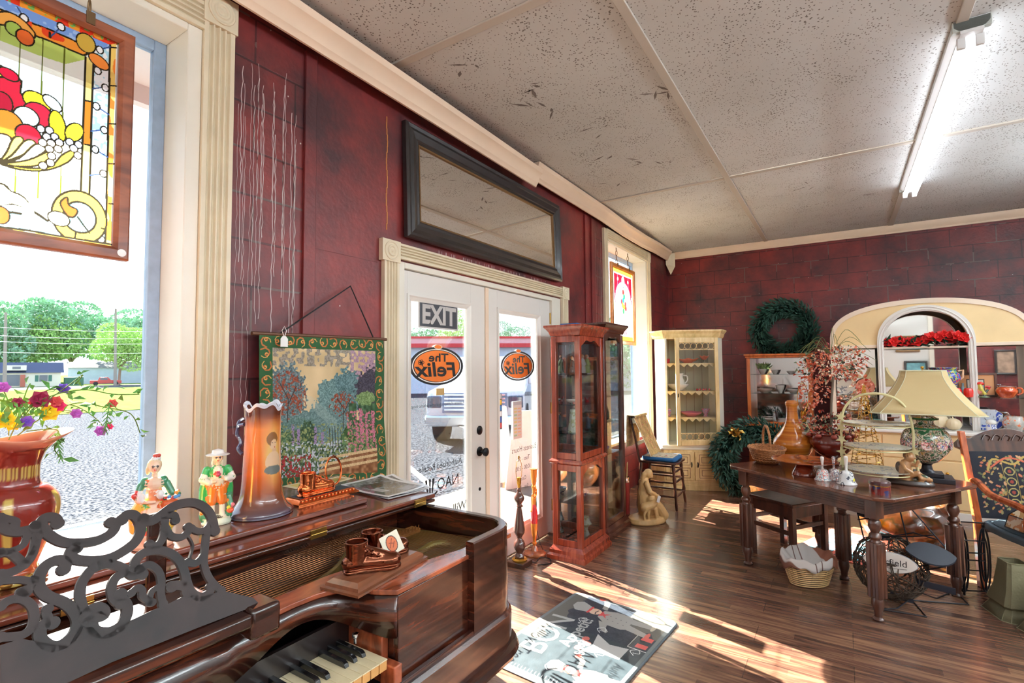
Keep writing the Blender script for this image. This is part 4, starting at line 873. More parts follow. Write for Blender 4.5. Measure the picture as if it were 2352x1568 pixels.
# ================= things on the piano =================
glz = vcol('glazed_paint', .14, .8); bisq = vcol('painted_china', .25, .6); copper = solid('copper_plate', (216, 116, 66), .16, 1, bump=.12, bs=50); bronze = solid('bronzed_leather', (126, 74, 54), .2, 1, bump=.25, bs=40)
ZT = 1.0035
def mix(a_, b_, t): t = min(max(t, 0), 1); return tuple(a_[i]*(1-t)+b_[i]*t for i in range(3))
def painted_lathe(name, prof, n, colf, m, parent, wave=None, c=(0, 0, 0), sm=2):
    pr = smooth(prof, sm) if sm > 1 else prof
    mb = MB(); mb.lathe(pr, c=c, n=n, wave=wave, cap=False); cols = [colf(r, z, 2*PI*i/n) for (r, z) in pr for i in range(n)]
    return mkobj(name, mb, m, parent, paint=[tuple(x/255 for x in c_) for c_ in cols], ang=1.2)
# tall portrait tankard vase
vp = onZ(600, 1178, ZT); va = math.atan2(-vp.y, -vp.x)
rt = thing('portrait_vase', 'tall orange and brown glazed vase with a portrait medallion and blue-brown foot', 'vase', (vp.x, vp.y, ZT))
H_ = .345
vprof = [(.001, .004), (.085, 0), (.093, .006), (.09, .016), (.076, .03), (.064, .055), (.058, .1), (.054, .2), (.053, .28), (.054, .33), (.057, .345), (.053, .344), (.049, .33), (.047, .2), (.05, .06)]
def vwave(r, z, a, j): return (r*(1+.03*math.cos(8*a)*(z > .2)*(z-.2)/.14), z+(.006*math.sin(7*a)+.006*math.sin(3*a+1) if z > .32 else 0))
PA = va+.62   # where the portrait sits, right of centre as seen
def vcolf(r, z, a):
    d = (a-PA+PI) % (2*PI)-PI
    c = mix((70, 66, 90), (120, 62, 38), z/.05); c = mix(c, (214, 96, 36), (z-.05)/.08); c = mix(c, (238, 130, 60), (z-.12)/.1)
    if z > .27: c = mix(c, (96, 44, 30), (z-.27)/.05)
    if z > .335: c = (236, 238, 250)
    if abs(d) < .75 and .06 < z < .3: c = mix(c, (236, 186, 104), (1-abs(d)/.75)*(1-abs(z-.19)/.12)*1.8)
    x = d*.055; zz = z
    if ((x)/.0125)**2+((zz-.222)/.018)**2 < 1: c = (232, 190, 150)
    if ((x+.002)/.020)**2+((zz-.238)/.022)**2 < 1 and not ((x-.003)/.012)**2+((zz-.220)/.017)**2 < 1: c = (140, 92, 50)
    if abs(x-.004) < .008 and .198 < zz < .208: c = (224, 176, 140)
    if ((x-.002)/.027)**2+((zz-.165)/.035)**2 < 1 and not ((x-.003)/.0125)**2+((zz-.222)/.018)**2 < 1: c = (236, 196, 156)
    if ((x-.002)/.03)**2+((zz-.142)/.014)**2 < 1: c = (110, 116, 110)
    if ((x-.005)/.0025)**2+((zz-.212)/.0018)**2 < 1: c = (190, 60, 50)
    for ex in (-.003, .007):
        if ((x-ex)/.002)**2+((zz-.226)/.0012)**2 < 1: c = (60, 50, 60)
    return c
pr = smooth(vprof, 40); pr = [p_ for i_, p_ in enumerate(pr) if i_ % 2 == 0 or .1 < p_[1] < .3]; mb = MB(); n = 230; mb.lathe(pr, n=n, wave=vwave, cap=False)
mkobj('vase_body', mb, glz, rt, paint=[tuple(x/255 for x in vcolf(r, z, 2*PI*i/n)) for (r, z) in pr for i in range(n)], ang=1.2)
blueb = solid('slate_blue_glaze', (66, 64, 96), .15, coat=.8)
hd = va+1.9*-1; hx = lambda r, z, off=0: (r*math.cos(hd+off), r*math.sin(hd+off), z)
a = MB(); a.tube(smooth([hx(.052, .285, .5), hx(.066, .28, .2), hx(.074, .272, 0), hx(.077, .25, 0), hx(.068, .235, 0), hx(.064, .222, .05), hx(.07, .205, .1), hx(.056, .19, .3)], 5), .0065, 8); a.tube(smooth([hx(.06, .30, -.1), hx(.072, .29, 0), hx(.074, .272, 0)], 4), .006, 8); mkobj('handle', a, blueb, rt)
# china figurines
def figurine_man():
    rt = thing('china_figurine', 'porcelain gentleman in green coat and wide white hat on the piano lid', 'figurine')
    G_, Wt, Or, Sk, Gn = (46, 160, 84), (244, 238, 226), (226, 120, 40), (246, 212, 178), (60, 130, 90)
    parts = [(LATHE([(.001, 0), (.036, 0), (.038, .006), (.034, .018), (.02, .024), (.001, .026)], sy=.8), (226, 232, 206)),
      (CAP(((-.012, 0, .02), .008), ((-.012, 0, .05), .0075), ((-.012, 0, .07), .009)), (240, 232, 214)), (CAP(((.013, -.004, .02), .008), ((.013, -.002, .05), .0075), ((.013, 0, .07), .009)), (240, 232, 214)),
      (CAP(((-.012, 0, .066), .0125), ((-.01, 0, .108), .016)), Or), (CAP(((.013, 0, .066), .0125), ((.01, 0, .108), .016)), Or), (E((0, -.012, .02), (.01, .006, .004)), (40, 40, 44)),
      (E((0, -.004, .125), (.021, .016, .026)), (236, 224, 196)), (E((0, 0, .15), (.024, .017, .02)), G_), (E((0, -.012, .15), (.010, .009, .02)), (250, 236, 214)),
      (CAP(((-.022, .006, .15), .013), ((-.03, .012, .1), .014), ((-.032, .014, .062), .013)), G_), (CAP(((.022, .006, .15), .013), ((.03, .012, .1), .013), ((.03, .014, .07), .012)), G_),
      (CAP(((0, .014, .14), .018), ((0, .02, .07), .02)), (70, 170, 100)),
      (CAP(((-.026, 0, .158), .0105), ((-.036, -.004, .132), .0095)), G_), (CAP(((.026, 0, .158), .0105), ((.036, -.004, .132), .0095)), G_),
      (CAP(((-.036, -.004, .132), .011), ((-.022, -.016, .122), .008)), Wt), (CAP(((.036, -.004, .132), .011), ((.022, -.016, .13), .008)), Wt), (CAP(((-.02, -.016, .123), .005), ((-.008, -.02, .125), .0045)), Sk), (CAP(((.02, -.016, .131), .005), ((.008, -.02, .14), .0045)), Sk),
      (E((0, -.021, .145), .006), (190, 60, 90)), (E((-.008, -.02, .147), .004), (220, 80, 60)), (E((.004, -.022, .138), .0035), (30, 120, 80)),
      (CAP(((0, 0, .165), .007), ((0, 0, .178), .006)), Sk), (E((0, -.001, .19), (.0125, .0125, .015)), Sk), (E((0, .004, .19), (.0145, .013, .016)), (230, 224, 200)), (E((-.012, .002, .176), (.004, .005, .01)), (230, 224, 200)), (E((.012, .002, .176), (.004, .005, .01)), (230, 224, 200)),
      (LATHE([(.001, .2), (.03, .198), (.031, .2005), (.016, .2045), (.0145, .213), (.001, .217)], n=22), (250, 250, 250)), (E((-.0045, -.0125, .192), (.0016, .001, .0012)), (40, 50, 70)), (E((.0045, -.0125, .192), (.0016, .001, .0012)), (40, 50, 70)), (E((0, -.0135, .184), (.0025, .001, .0012)), (214, 80, 70)), (E((0, -.0145, .188), (.0016, .002, .003)), Sk),
      (CAP(((.03, .004, .02), .01), ((.034, .0, .05), .01), ((.03, .004, .075), .008)), Gn), (E((.036, -.008, .035), .0065), (236, 90, 50)), (E((.04, -.006, .05), .0055), (236, 130, 140)), (E((.028, -.012, .045), .005), (230, 230, 90)), (E((-.034, -.002, .03), (.01, .008, .02)), Gn), (E((-.038, -.01, .04), .005), (240, 150, 60))]
    fuse('china_body', parts, bisq, rt, .0013, 1); return rt
def figurine_lady():
    rt = thing('china_figurine', 'porcelain lady in yellow gown carrying a flower basket on the piano lid', 'figurine')
    Y_, Pk, Gr, Sk = (240, 196, 84), (250, 208, 176), (58, 132, 96), (250, 214, 186)
    parts = [(LATHE([(.001, 0), (.042, 0), (.044, .008), (.038, .02), (.001, .024)], sy=.8), (246, 206, 176)), (LATHE([(.034, .012), (.038, .03), (.034, .06), (.026, .085), (.016, .105), (.001, .11)], wave=lambda r, z, a, j: (r*(1+.05*math.cos(9*a)), z)), Pk),
      (CAP(((-.022, .0, .1), .016), ((-.034, .002, .08), .017), ((-.034, .004, .045), .013)), Y_), (CAP(((.022, .0, .1), .016), ((.032, .002, .08), .017), ((.032, .004, .045), .013)), Y_), (CAP(((0, .016, .1), .02), ((0, .022, .05), .022)), (236, 170, 70)),
      (CAP(((-.018, -.012, .1), .004), ((-.022, -.024, .05), .004)), (70, 160, 70)), (CAP(((.018, -.012, .1), .004), ((.022, -.024, .05), .004)), (70, 160, 70)), (CAP(((-.03, -.01, .03), .009), ((.0, -.03, .024), .008), ((.03, -.01, .03), .009)), (60, 150, 90)), (CAP(((-.02, -.024, .036), .005), ((.02, -.024, .036), .005)), (236, 90, 60)),
      (E((0, -.002, .125), (.017, .013, .022)), (236, 150, 110)), (E((0, -.006, .147), (.019, .014, .016)), Sk), (E((-.018, 0, .15), (.011, .012, .014)), Gr), (E((.018, 0, .15), (.011, .012, .014)), Gr), (E((-.012, -.008, .155), .004), (236, 110, 70)),
      (CAP(((-.026, -.002, .145), .008), ((-.034, -.008, .12), .008)), Gr), (CAP(((.026, -.002, .145), .008), ((.036, -.008, .122), .008)), Gr), (E((-.026, -.014, .118), (.009, .008, .012)), (250, 250, 250)), (E((.012, -.018, .122), (.008, .007, .011)), (250, 250, 250)), (CAP(((-.034, -.01, .112), .0045), ((-.014, -.022, .108), .004), ((0, -.022, .107), .004)), Sk),
      (E((.032, -.012, .098), (.02, .014, .012)), (206, 90, 40)), (E((-.038, -.01, .124), .007), (214, 70, 70))]
    rr = random.Random(4)
    for i in range(16): parts.append((E((.032+rr.uniform(-.018, .018), -.016+rr.uniform(-.01, .01), .112+rr.uniform(-.004, .012)), rr.uniform(.003, .0055)), rr.choice([(230, 80, 80), (30, 120, 90), (250, 250, 250), (180, 90, 170), (240, 160, 60), (90, 160, 220)])))
    parts += [(CAP(((0, 0, .155), .0065), ((.001, -.001, .172), .0055)), Sk), (E((.001, -.002, .186), (.0125, .0125, .0155)), Sk), (E((0, .004, .19), (.0155, .014, .0165)), (244, 220, 168)), (E((-.013, .004, .178), (.005, .006, .011)), (244, 220, 168)), (E((.003, .003, .205), (.010, .008, .006)), (250, 250, 250)), (E((.004, .002, .212), (.009, .007, .005)), (206, 70, 60)),
      (E((-.004, -.0142, .188), (.0016, .001, .0012)), (60, 50, 50)), (E((.006, -.0142, .188), (.0016, .001, .0012)), (60, 50, 50)), (E((.001, -.015, .1795), (.0026, .001, .0012)), (220, 60, 60)), (E((.001, -.0155, .184), (.0014, .0016, .0026)), Sk)]
    fuse('china_body', parts, bisq, rt, .0013, 1); return rt
p = onZ(497, 1202, ZT); o = figurine_man(); o.location = (p.x, p.y, ZT); o.rotation_euler = (0, 0, math.atan2(p.y, p.x)-PI/2+.1); o.scale = (1.05, 1.05, 1.02)
p = onZ(350, 1254, ZT); o = figurine_lady(); o.location = (p.x, p.y, ZT); o.rotation_euler = (0, 0, math.atan2(p.y, p.x)-PI/2+.05); o.scale = (1.08, 1.08, 1.1)
# big red glazed vase of artificial flowers
p = onZ(22, 1335, ZT); rt = thing('flower_vase', 'large dark red glazed vase with gold bands holding artificial flowers', 'vase', (p.x, p.y, ZT)); vz = p
def rcol(r, z, a):
    c = mix((220, 120, 60), (126, 36, 28), (z-.0)/.05); g = (196, 168, 84)
    if z < .018: c = g
    if .055 < z < .19 and abs(((a*2.5/PI) % 1)-.5) < .09: c = g
    if .225 < z < .25: c = g if (a*20/PI) % 1 < .55 else (120, 50, 30)
    if z > .285: c = mix(c, (236, 170, 140), (z-.285)/.03)
    return c
rprof = [(.001, .0), (.052, .0), (.054, .012), (.044, .025), (.05, .05), (.068, .1), (.08, .14), (.078, .175), (.06, .2), (.045, .21), (.043, .24), (.046, .26), (.058, .285), (.085, .31), (.083, .312), (.05, .28), (.04, .25), (.04, .22)]
pr = smooth(rprof, 5); mb = MB(); n = 96; mb.lathe(pr, n=n, cap=False, wave=lambda r, z, a, j: (r*(1+(.18*math.cos(2*a-.4) if z > .29 else 0)), z+(.008*math.cos(2*a-.4) if z > .29 else 0)))
mkobj('vase_body', mb, glz, rt, paint=[tuple(x/255 for x in rcol(r, z, 2*PI*i/n)) for (r, z) in pr for i in range(n)], ang=1.2)
goldb = solid('bead_gold', (206, 170, 90), .25, .9)
for i in range(10): an = i*PI/5; o = mkobj('foot_bead', E((.056*math.cos(an), .056*math.sin(an), .012), .011), goldb, rt)
stemm = solid('stem_green', (92, 116, 44), .6); leafg = solid('silk_leaf', (84, 140, 62), .55, vary=.3, vs=40)
petals = {k_: solid('petal_'+k_, c_, .55) for k_, c_ in dict(magenta=(232, 50, 110), yellow=(240, 206, 40), wine=(150, 30, 70), violet=(120, 80, 190), coral=(214, 80, 80), lilac=(196, 100, 190)).items()}
def flower(name, m, parent, c, r, seed, tilt=(0, -1, .3), np_=6):
    rr = random.Random(seed); a = MB(); d = Vector(tilt).normalized(); q = d.to_track_quat('Z', 'Y').to_matrix()
    for L in range(2):
        for i in range(np_):
            an = 2*PI*i/np_+L*.5; ca, sa = math.cos(an), math.sin(an); rr_ = r*(1-.35*L); up = r*(.25+.3*L)
            pts = [(0, 0, 0), (rr_*.6*ca-sa*rr_*.42, rr_*.6*sa+ca*rr_*.42, up), (rr_*ca, rr_*sa, up*1.1), (rr_*.6*ca+sa*rr_*.42, rr_*.6*sa-ca*rr_*.42, up)]
            a.add([tuple(q @ Vector(p_)+Vector(c)) for p_ in pts], [(0, 1, 2, 3)])
    a.ell(tuple(Vector(c)+d*r*.2), r*.2, 8, 5)
    return mkobj(name, a, m, parent, smooth=False)
PFn = Vector((vz.x, vz.y, 0)).normalized()
def V_(px, py, off=0): q_ = onP(px, py, Vector((vz.x, vz.y, ZT))+PFn*off, PFn); return tuple(q_-Vector((vz.x, vz.y, ZT)))
stems = [[(20, 1010), (60, 940), (130, 905), (200, 895), (260, 905), (320, 905)], [(40, 1000), (110, 950), (180, 925), (240, 935), (300, 950), (322, 995)], [(30, 990), (60, 900), (70, 880)], [(20, 1000), (20, 930), (5, 890)], [(60, 990), (120, 985), (135, 995), (125, 1030), (140, 1050)], [(50, 960), (150, 890), (190, 860), (175, 880)], [(90, 960), (150, 930), (190, 940), (225, 965), (240, 985)], [(30, 980), (45, 920), (40, 925)], [(60, 950), (100, 900), (145, 893)], [(60, 970), (110, 940), (175, 945)]]
for i, s_ in enumerate(stems):
    a = MB(); a.tube(smooth([V_(x, y, .0+.012*((i*7) % 5-2)) for x, y in s_], 5), .0012, 5); mkobj('stem', a, stemm, rt)
fl = [('magenta', 133, 932, .016), ('yellow', 112, 948, .022), ('wine', 92, 918, .022), ('wine', 40, 925, .013), ('violet', 145, 893, .014), ('coral', 128, 922, .014), ('lilac', 174, 950, .013), ('lilac', 230, 990, .014), ('magenta', 252, 980, .008), ('coral', 258, 927, .012), ('lilac', 6, 890, .014), ('yellow', 10, 965, .022), ('yellow', 28, 975, .016), ('violet', 60, 968, .015), ('coral', 78, 925, .012)]
for i, (k_, x, y, r_) in enumerate(fl): flower('flower', petals[k_], rt, V_(x, y, -.01-.004*(i % 4)), r_, i, (-PFn.x+.2, -PFn.y, .3))
lv = []
rr = random.Random(8)
for s_ in stems:
    sp_ = smooth(s_, 6)
    for q_ in sp_[4::2]: lv.append((V_(q_[0]+rr.uniform(-4, 4), q_[1]+rr.uniform(-4, 4), rr.uniform(-.02, .02)), (rr.uniform(-1, 1), rr.uniform(-1, 1), rr.uniform(-.8, .9))))
for _ in range(60): lv.append((V_(rr.uniform(0, 100), rr.uniform(930, 985), rr.uniform(-.04, .03)), (rr.uniform(-1, 1), rr.uniform(-1, 1), 1)))
for bx, by in ((110, 895), (150, 905), (165, 915), (180, 930), (205, 970)): lv += [(V_(bx, by, -.02), (1, -.6, .1))]*2
a = MB(); cards(a, lv, .026, .3, 2.6, 3); mkobj('foliage', a, leafg, rt, smooth=False)['kind'] = 'stuff'
for bx, by, ln, dx in ((128, 995, 55, 12), (252, 925, 60, -10)):   # feathery fern sprigs
    a = MB(); ax = [V_(bx+dx*t/6, by+ln*t/6, -.03) for t in range(7)]; a.tube(ax, .0012, 5)
    for t in range(7):
        for sg in (-1, 1): x0 = bx+dx*t/6; y0 = by+ln*t/6; a.tube([V_(x0, y0, -.03), V_(x0+sg*18*(1-t/9), y0+14, -.03)], [.0014, .0007], 5)
    mkobj('fern_sprig', a, leafg, rt)
# shoes in copper and bronze
def baby_shoe(m, name='shoe', parent=None, L=.115, lift=0):
    parts = [(CAP(((-L*.36, 0, .022), .019), ((-L*.1, 0, .021), .0175), ((L*.18, 0, .019), .019), ((L*.34, 0, .018), .018)), (200, 100, 60)),
             (LATHE([(.001, 0), (.020, 0), (.021, .03), (.023, .052), (.0195, .052), (.017, .03), (.001, .028)], c=(-L*.27, 0, .02), n=24), (200, 100, 60)),
             (CAP(((-L*.18, 0, .05), .013), ((L*.02, 0, .038), .014), ((L*.2, 0, .027), .014)), (200, 100, 60))]
    for i in range(3): x = -L*.12+i*L*.1; parts.append((CAP(((x, -.014, .05-i*.007), .0028), ((x+.004, .0, .056-i*.007), .003), ((x, .014, .05-i*.007), .0028)), (200, 100, 60)))
    parts.append((CAP(((-L*.15, -.01, .062), .003), ((-L*.05, -.022, .056), .003), ((-L*.02, -.012, .05), .003)), (200, 100, 60)))
    sole = MB(); sole.prism(smooth([(-L*.5, 0), (-L*.44, .018), (-L*.2, .017), (L*.1, .02), (L*.36, .021), (L*.5, 0), (L*.36, -.021), (L*.1, -.02), (-L*.2, -.017), (-L*.44, -.018)], 3, True), 0, .007); parts.append((sole, (200, 100, 60)))
    return fuse(name, parts, m, parent, .0016, 2)
q = onZ(745, 1142, ZT)
ang_ = -.02
rt = thing('shoe_ornament', 'bright copper baby shoe on a beaded black stand with a ring holder', 'ornament', (q.x, q.y+.015, ZT), ang_)
a = MB()
stand = [(0, 0), (0, .004), (.006, .008), (.014, .016), (.02, .018)]
hw, hd_ = .125, .052; vs = []
for sx_, sy_ in ((-1, -1), (1, -1), (1, 1), (-1, 1)):
    for u_, z_ in stand: vs.append((sx_*(hw-u_), sy_*(hd_-u_), z_))
n = len(stand); a.add(vs, [(i*n+j, ((i+1) % 4)*n+j, ((i+1) % 4)*n+j+1, i*n+j+1) for i in range(4) for j in range(n-1)]+[tuple(i*n for i in range(4))[::-1]]); mkobj('stand', a, copper, rt, ang=.4)
a = MB(); a.box((-hw+.02, -hd_+.02, .0165), (hw-.02, hd_-.02, .0185)); mkobj('stand_top', a, solid('blued_steel', (50, 58, 78), .3, .5), rt, smooth=False)
for i in range(15): mkobj('stand_bead', E((-hw+.02+i*.015, -hd_+.01, .012), (.0055, .005, .006)), copper, rt)
s1 = baby_shoe(copper, 'shoe', rt, .125); s1.location = (-.022, -.004, .0185); s1.rotation_euler = (0, 0, .08); s1.scale = (1.2, 1.25, 1.1)
a = MB(); n = 28; a.tube([(.058+.034*math.cos(2*PI*i/n), .012+.006*math.sin(2*PI*i/n), .082+.05*math.sin(2*PI*i/n)) for i in range(n)], .0036, 8, closed=True); mkobj('ring_holder', a, copper, rt)
a = MB(); a.tube([(.058, .012, .018), (.062, .012, .035)], [.009, .005], 8); a.tube([(.052, .014, .13), (.058, .012, .137), (.066, .012, .132)], .004, 6); mkobj('ring_foot', a, bronze, rt)
q = onZ(868, 1315, .914)
rt = thing('shoe_ornament', 'pair of bronzed baby shoes with a paper tag on a wooden plinth over the keyboard', 'ornament', (q.x, q.y, .914), .12)
a = MB(); vs = []
stand = [(0, 0), (0, .006), (.008, .008), (.010, .016), (.022, .024)]; hw, hd_ = .142, .062
for sx_, sy_ in ((-1, -1), (1, -1), (1, 1), (-1, 1)):
    for u_, z_ in stand: vs.append((sx_*(hw-u_), sy_*(hd_-u_), z_))
n = len(stand); a.add(vs, [(i*n+j, ((i+1) % 4)*n+j, ((i+1) % 4)*n+j+1, i*n+j+1) for i in range(4) for j in range(n-1)]+[tuple(i*n for i in range(4))[::-1], tuple(i*n+n-1 for i in range(4))]); mkobj('plinth', a, wood('plinth_walnut', (92, 52, 32), (140, 84, 56), (1, 8, 8), 3, .3, .4), rt, ang=.4)
s1 = baby_shoe(bronze, 'shoe', rt, .115); s1.location = (-.035, -.012, .024); s1.rotation_euler = (0, 0, -.75); s1.scale = (1.3, 1.3, 1.08)
s2 = baby_shoe(bronze, 'shoe', rt, .115); s2.location = (.055, .022, .024); s2.rotation_euler = (0, 0, -.35); s2.scale = (1.3, 1.3, 1.08)
ca = Canvas(.052, .056, 52, (236, 228, 206)); ca.ell(.026, .028, .0155, .022, (60, 30, 24)).ell(.026, .028, .0135, .0195, (206, 108, 66)); ca.line([(.018, .02), (.03, .04)], .002, (120, 50, 30)); ca.line([(.026, .018), (.034, .03)], .002, (120, 50, 30)); ca.line([(.02, .032), (.032, .026)], .002, (120, 50, 30))
o = mkobj('paper_tag', ca.mesh(lambda x, y: (x-.026, 0, y-.028)), paintc, rt, smooth=False, solidify=.0008); o.location = (.02, -.03, .075); o.rotation_euler = (-.25, -.35, -.55)
# stack of old photographs
q = [onZ(799, 1122, .986), onZ(903, 1150, .986), onZ(1003, 1128, .986), onZ(868, 1095, .986)]; c0 = (q[0]+q[1]+q[2]+q[3])/4
def photo(i, label):
    ca = Canvas(.28, .2, 130, (236, 236, 238)); nz = ca.noise(9, i); nz2 = ca.noise(3, i+9)
    m_ = (ca.X > .014) & (ca.X < .266) & (ca.Y > .014) & (ca.Y < .186); g = 110+80*(nz-.5)+60*(nz2-.5); ca.a[m_] = (np.stack([g, g*1.0, g*1.02], -1)/255)[m_]
    ca.rect(.06, .05, .12, .1, (60, 56, 58)); ca.rect(.13, .04, .2, .075, (196, 196, 198)); ca.ell(.09, .11, .025, .02, (50, 46, 48)); ca.rect(.2, .11, .25, .17, (150, 150, 156))
    e1 = (q[1]-q[0]); e2 = (q[3]-q[0]); e1 = e1.normalized(); e2 = (e2-e1*e2.dot(e1)).normalized()
    o = mkobj('photograph', ca.mesh(lambda x, y: tuple(e1*(x-.14)+e2*(y-.1)+Vector((0, 0, .012*((x-.14)/.14)**2*(1 if x < .14 else .2)+.006*max(0, (y-.1)/.1)**2)))), vcol('photo_gloss', .2, .5) if 'photo_gloss' not in MATS else MATS['photo_gloss'], smooth=False, solidify=.001)
    tag(o, label, 'photograph', 'old photographs stacked on the piano lid'); return o
for i, (dx, dy, rz, lb) in enumerate([(0, 0, 0, 'lowest of the stacked black and white photographs on the piano lid'), (.015, .01, -.1, 'middle one of the stacked black and white photographs on the piano lid'), (-.01, .012, .08, 'topmost curled black and white photograph on the piano lid')]):
    o = photo(i, lb); o.location = (c0.x+dx, c0.y+dy, .9855+i*.0035); o.rotation_euler = (0, 0, rz)
cardm = solid('old_card', (222, 208, 160), .6)
for i, (px_, py_, lb) in enumerate([(700, 1112, 'cream postcard lying behind the copper shoe'), (765, 1104, 'tan card behind the ring of the copper shoe')]):
    q = onZ(px_, py_, ZT); ca = Canvas(.14, .09, 60, (232, 222, 186)); ca.rect(.02, .015, .12, .075, (226, 206, 120) if i == 0 else (190, 160, 100)); ca.ell(.07, .04, .03, .018, (150, 150, 70))
    o = mkobj('postcard', ca.mesh(lambda x, y: (x-.07, y-.045, 0)), paintc, smooth=False, solidify=.001); o.location = (q.x, q.y, ZT+.001); o.rotation_euler = (0, 0, .1*i); tag(o, lb, 'card')
# ================= tapestry on the wall =================
TW, TH = .72, .72
ca = Canvas(TW, TH, 400, (38, 92, 48)); X, Y = ca.X, ca.Y; B0 = .062
n1 = ca.noise(34, 1); n2 = ca.noise(8, 2); n3 = ca.noise(2.4, 3)
inn = (X > B0) & (X < TW-B0) & (Y > B0*.9) & (Y < TH-B0); u = (X-B0)/(TW-2*B0); v = (Y-B0)/(TH-2*B0)
def fillm(m_, c, nz=None, amp=40):
    cc = np.array(c, float)[None, None, :]+np.zeros(ca.a.shape)
    if nz is not None: cc = cc+(nz[..., None]-.5)*amp*2
    ca.a[m_] = np.clip(cc/255, 0, 1)[m_]
fillm(inn, (226, 196, 146), n1, 22)
fillm(inn & (v > .86) & (n2 > .5), (150, 140, 126), n3, 30); fillm(inn & (u > .72) & (v > .62) & (n2 > .38), (176, 140, 160), n3, 25)
def blob(cx, cy, rx, ry, c, amp=45, thr=.0, seed=3):
    e_ = ((u-cx)/rx)**2+((v-cy)/ry)**2+(ca.noise(6, seed)-.5)*.9; fillm(inn & (e_ < 1), c, n3, amp)
blob(.5, .4, .2, .2, (120, 150, 150), 30); blob(.68, .62, .16, .22, (92, 128, 132), 40, seed=5); blob(.5, .62, .1, .14, (110, 146, 146), 40, seed=6); blob(.12, .64, .17, .24, (96, 120, 126), 45, seed=7)
for s_, (cx, cy, rx, ry) in enumerate([(.12, .6, .17, .22), (.66, .52, .14, .14)]):
    m_ = inn & ((((u-cx)/rx)**2+((v-cy)/ry)**2) < 1) & (ca.noise(4, 20+s_) > .56); fillm(m_, (150, 70, 44), n3, 30)
blob(.95, .66, .16, .2, (64, 58, 74), 25, seed=8); blob(.4, .38, .36, .14, (104, 136, 136), 30, seed=9); blob(.2, .33, .2, .12, (96, 130, 124), 30, seed=10)
ray_ = inn & (np.abs((v-.75)+(u-.1)*.75) < .05) & (u < .6) & (v < .62); ca.a[ray_] = ca.a[ray_]*.75+.25*np.array((200, 214, 204))/255
fillm(inn & (u > .62) & (v < .42) & (v < .18+(u-.55)*1.4), (66, 106, 54), n2, 40); fillm(inn & (u > .72) & (v > .3) & (v < .56+.0*u) & ((u*5) % 1 > .12), (58, 96, 60), n2, 35); blob(.9, .6, .1, .06, (120, 150, 90), 40, seed=11)
blob(.3, .25, .1, .16, (52, 84, 52), 35, seed=12); blob(.12, .2, .16, .16, (76, 110, 72), 45, seed=13); fillm(inn & (v < .22) & (u < .7), (70, 100, 66), n3, 60)
m_ = inn & (v < .26) & (u < .72) & (ca.noise(4, 31) > .62); fillm(m_, (200, 206, 220), n3, 20); m_ = inn & (v < .16) & (u < .34) & (ca.noise(5, 32) > .48); fillm(m_, (170, 40, 40), n3, 25)
m_ = inn & (v < .5) & (v > .14) & (u > .7) & (ca.noise(4, 33) > .6); fillm(m_, (206, 110, 130), n3, 30); m_ = inn & (v < .4) & (v > .1) & (ca.noise(4, 34) > .68); fillm(m_, (140, 150, 90), n3, 30)
for i in range(8):
    x0 = [.84, .9, .97, .8, .17, .22, .38, .45][i]; m_ = inn & (np.abs(u-x0) < .013) & (v > .24) & (v < [.52, .47, .5, .4, .4, .36, .38, .33][i]) & (n3 > .35); fillm(m_, (204, 110, 140) if i < 4 else (150, 120, 170), n3, 25)
fillm(inn & (v < .16) & (u > .42) & (v < .02+(u-.38)*.34), (150, 96, 56), n2, 40)
for k_ in range(3): m_ = inn & (u > .42) & (np.abs(v-(.02+k_*.045+(u-.42)*.12)) < .011); fillm(m_, (224, 190, 140), n3, 20)
for k_ in range(5): m_ = inn & (np.abs(u-(.52+k_*.028)) < .003) & (v > .2) & (v < .36+.02*math.sin(k_)); fillm(m_, (40, 44, 52))
for pts in ([(.12, .42), (.13, .6), (.06, .72)], [(.13, .56), (.2, .7)], [(.66, .36), (.67, .52), (.6, .6)], [(.67, .48), (.74, .6)]): ca.line([(B0+a_*(TW-2*B0), B0+b_*(TH-2*B0)) for a_, b_ in pts], .005, (60, 48, 44))
ca.a = ca.a*.86+ca.a.mean(-1, keepdims=True)*.08
for k_ in range(44):   # gilt scroll border
    t = k_/44*4; sd = int(t); f_ = t-sd; c_ = B0*.5
    cx, cy = [(c_+f_*(TW-2*c_), TH-c_), (TW-c_, TH-c_-f_*(TH-2*c_)), (TW-c_-f_*(TW-2*c_), c_), (c_, c_+f_*(TH-2*c_))][sd]
    q0 = k_*1.7; ca.line([(cx+(.006+.004*q_)*math.cos(q0+q_*.8), cy+(.006+.004*q_)*math.sin(q0+q_*.8)) for q_ in range(7)], .006, (186, 104, 56)); ca.line([(cx+(.005+.004*q_)*math.cos(q0+PI-q_*.7), cy+(.005+.004*q_)*math.sin(q0+PI-q_*.7)) for q_ in range(6)], .003, (230, 166, 96)); ca.ell(cx, cy, .005, .004, (220, 150, 80), q0)
cloth = vcol('woven_cloth', .85, 0, 0, .35, 500)
rt = thing('tapestry', 'woven garden landscape tapestry with green scroll border on the plum wall', 'tapestry', (1.625, 2.14, 1.27))
A_tl, A_tr, A_br, A_bl = onY(592, 766, 2.13), onY(876, 779, 2.13), onY(880, 1108, 2.1), onY(590, 1128, 2.13)
rt.location = tuple((A_tl+A_tr+A_br+A_bl)/4); c0 = rt.location.copy()
def tmap(x, y):
    s_, t_ = x/TW, y/TH; p = (A_bl*(1-s_)+A_br*s_)*(1-t_)+(A_tl*(1-s_)+A_tr*s_)*t_
    return (p.x-c0.x+.006*math.sin(t_*9)*(s_ > .5), p.y-c0.y-.012*math.sin(s_*7+1)*(1-t_)-.01, p.z-c0.z)
mkobj('woven_picture', ca.mesh(tmap), cloth, rt, ang=3, solidify=.002)
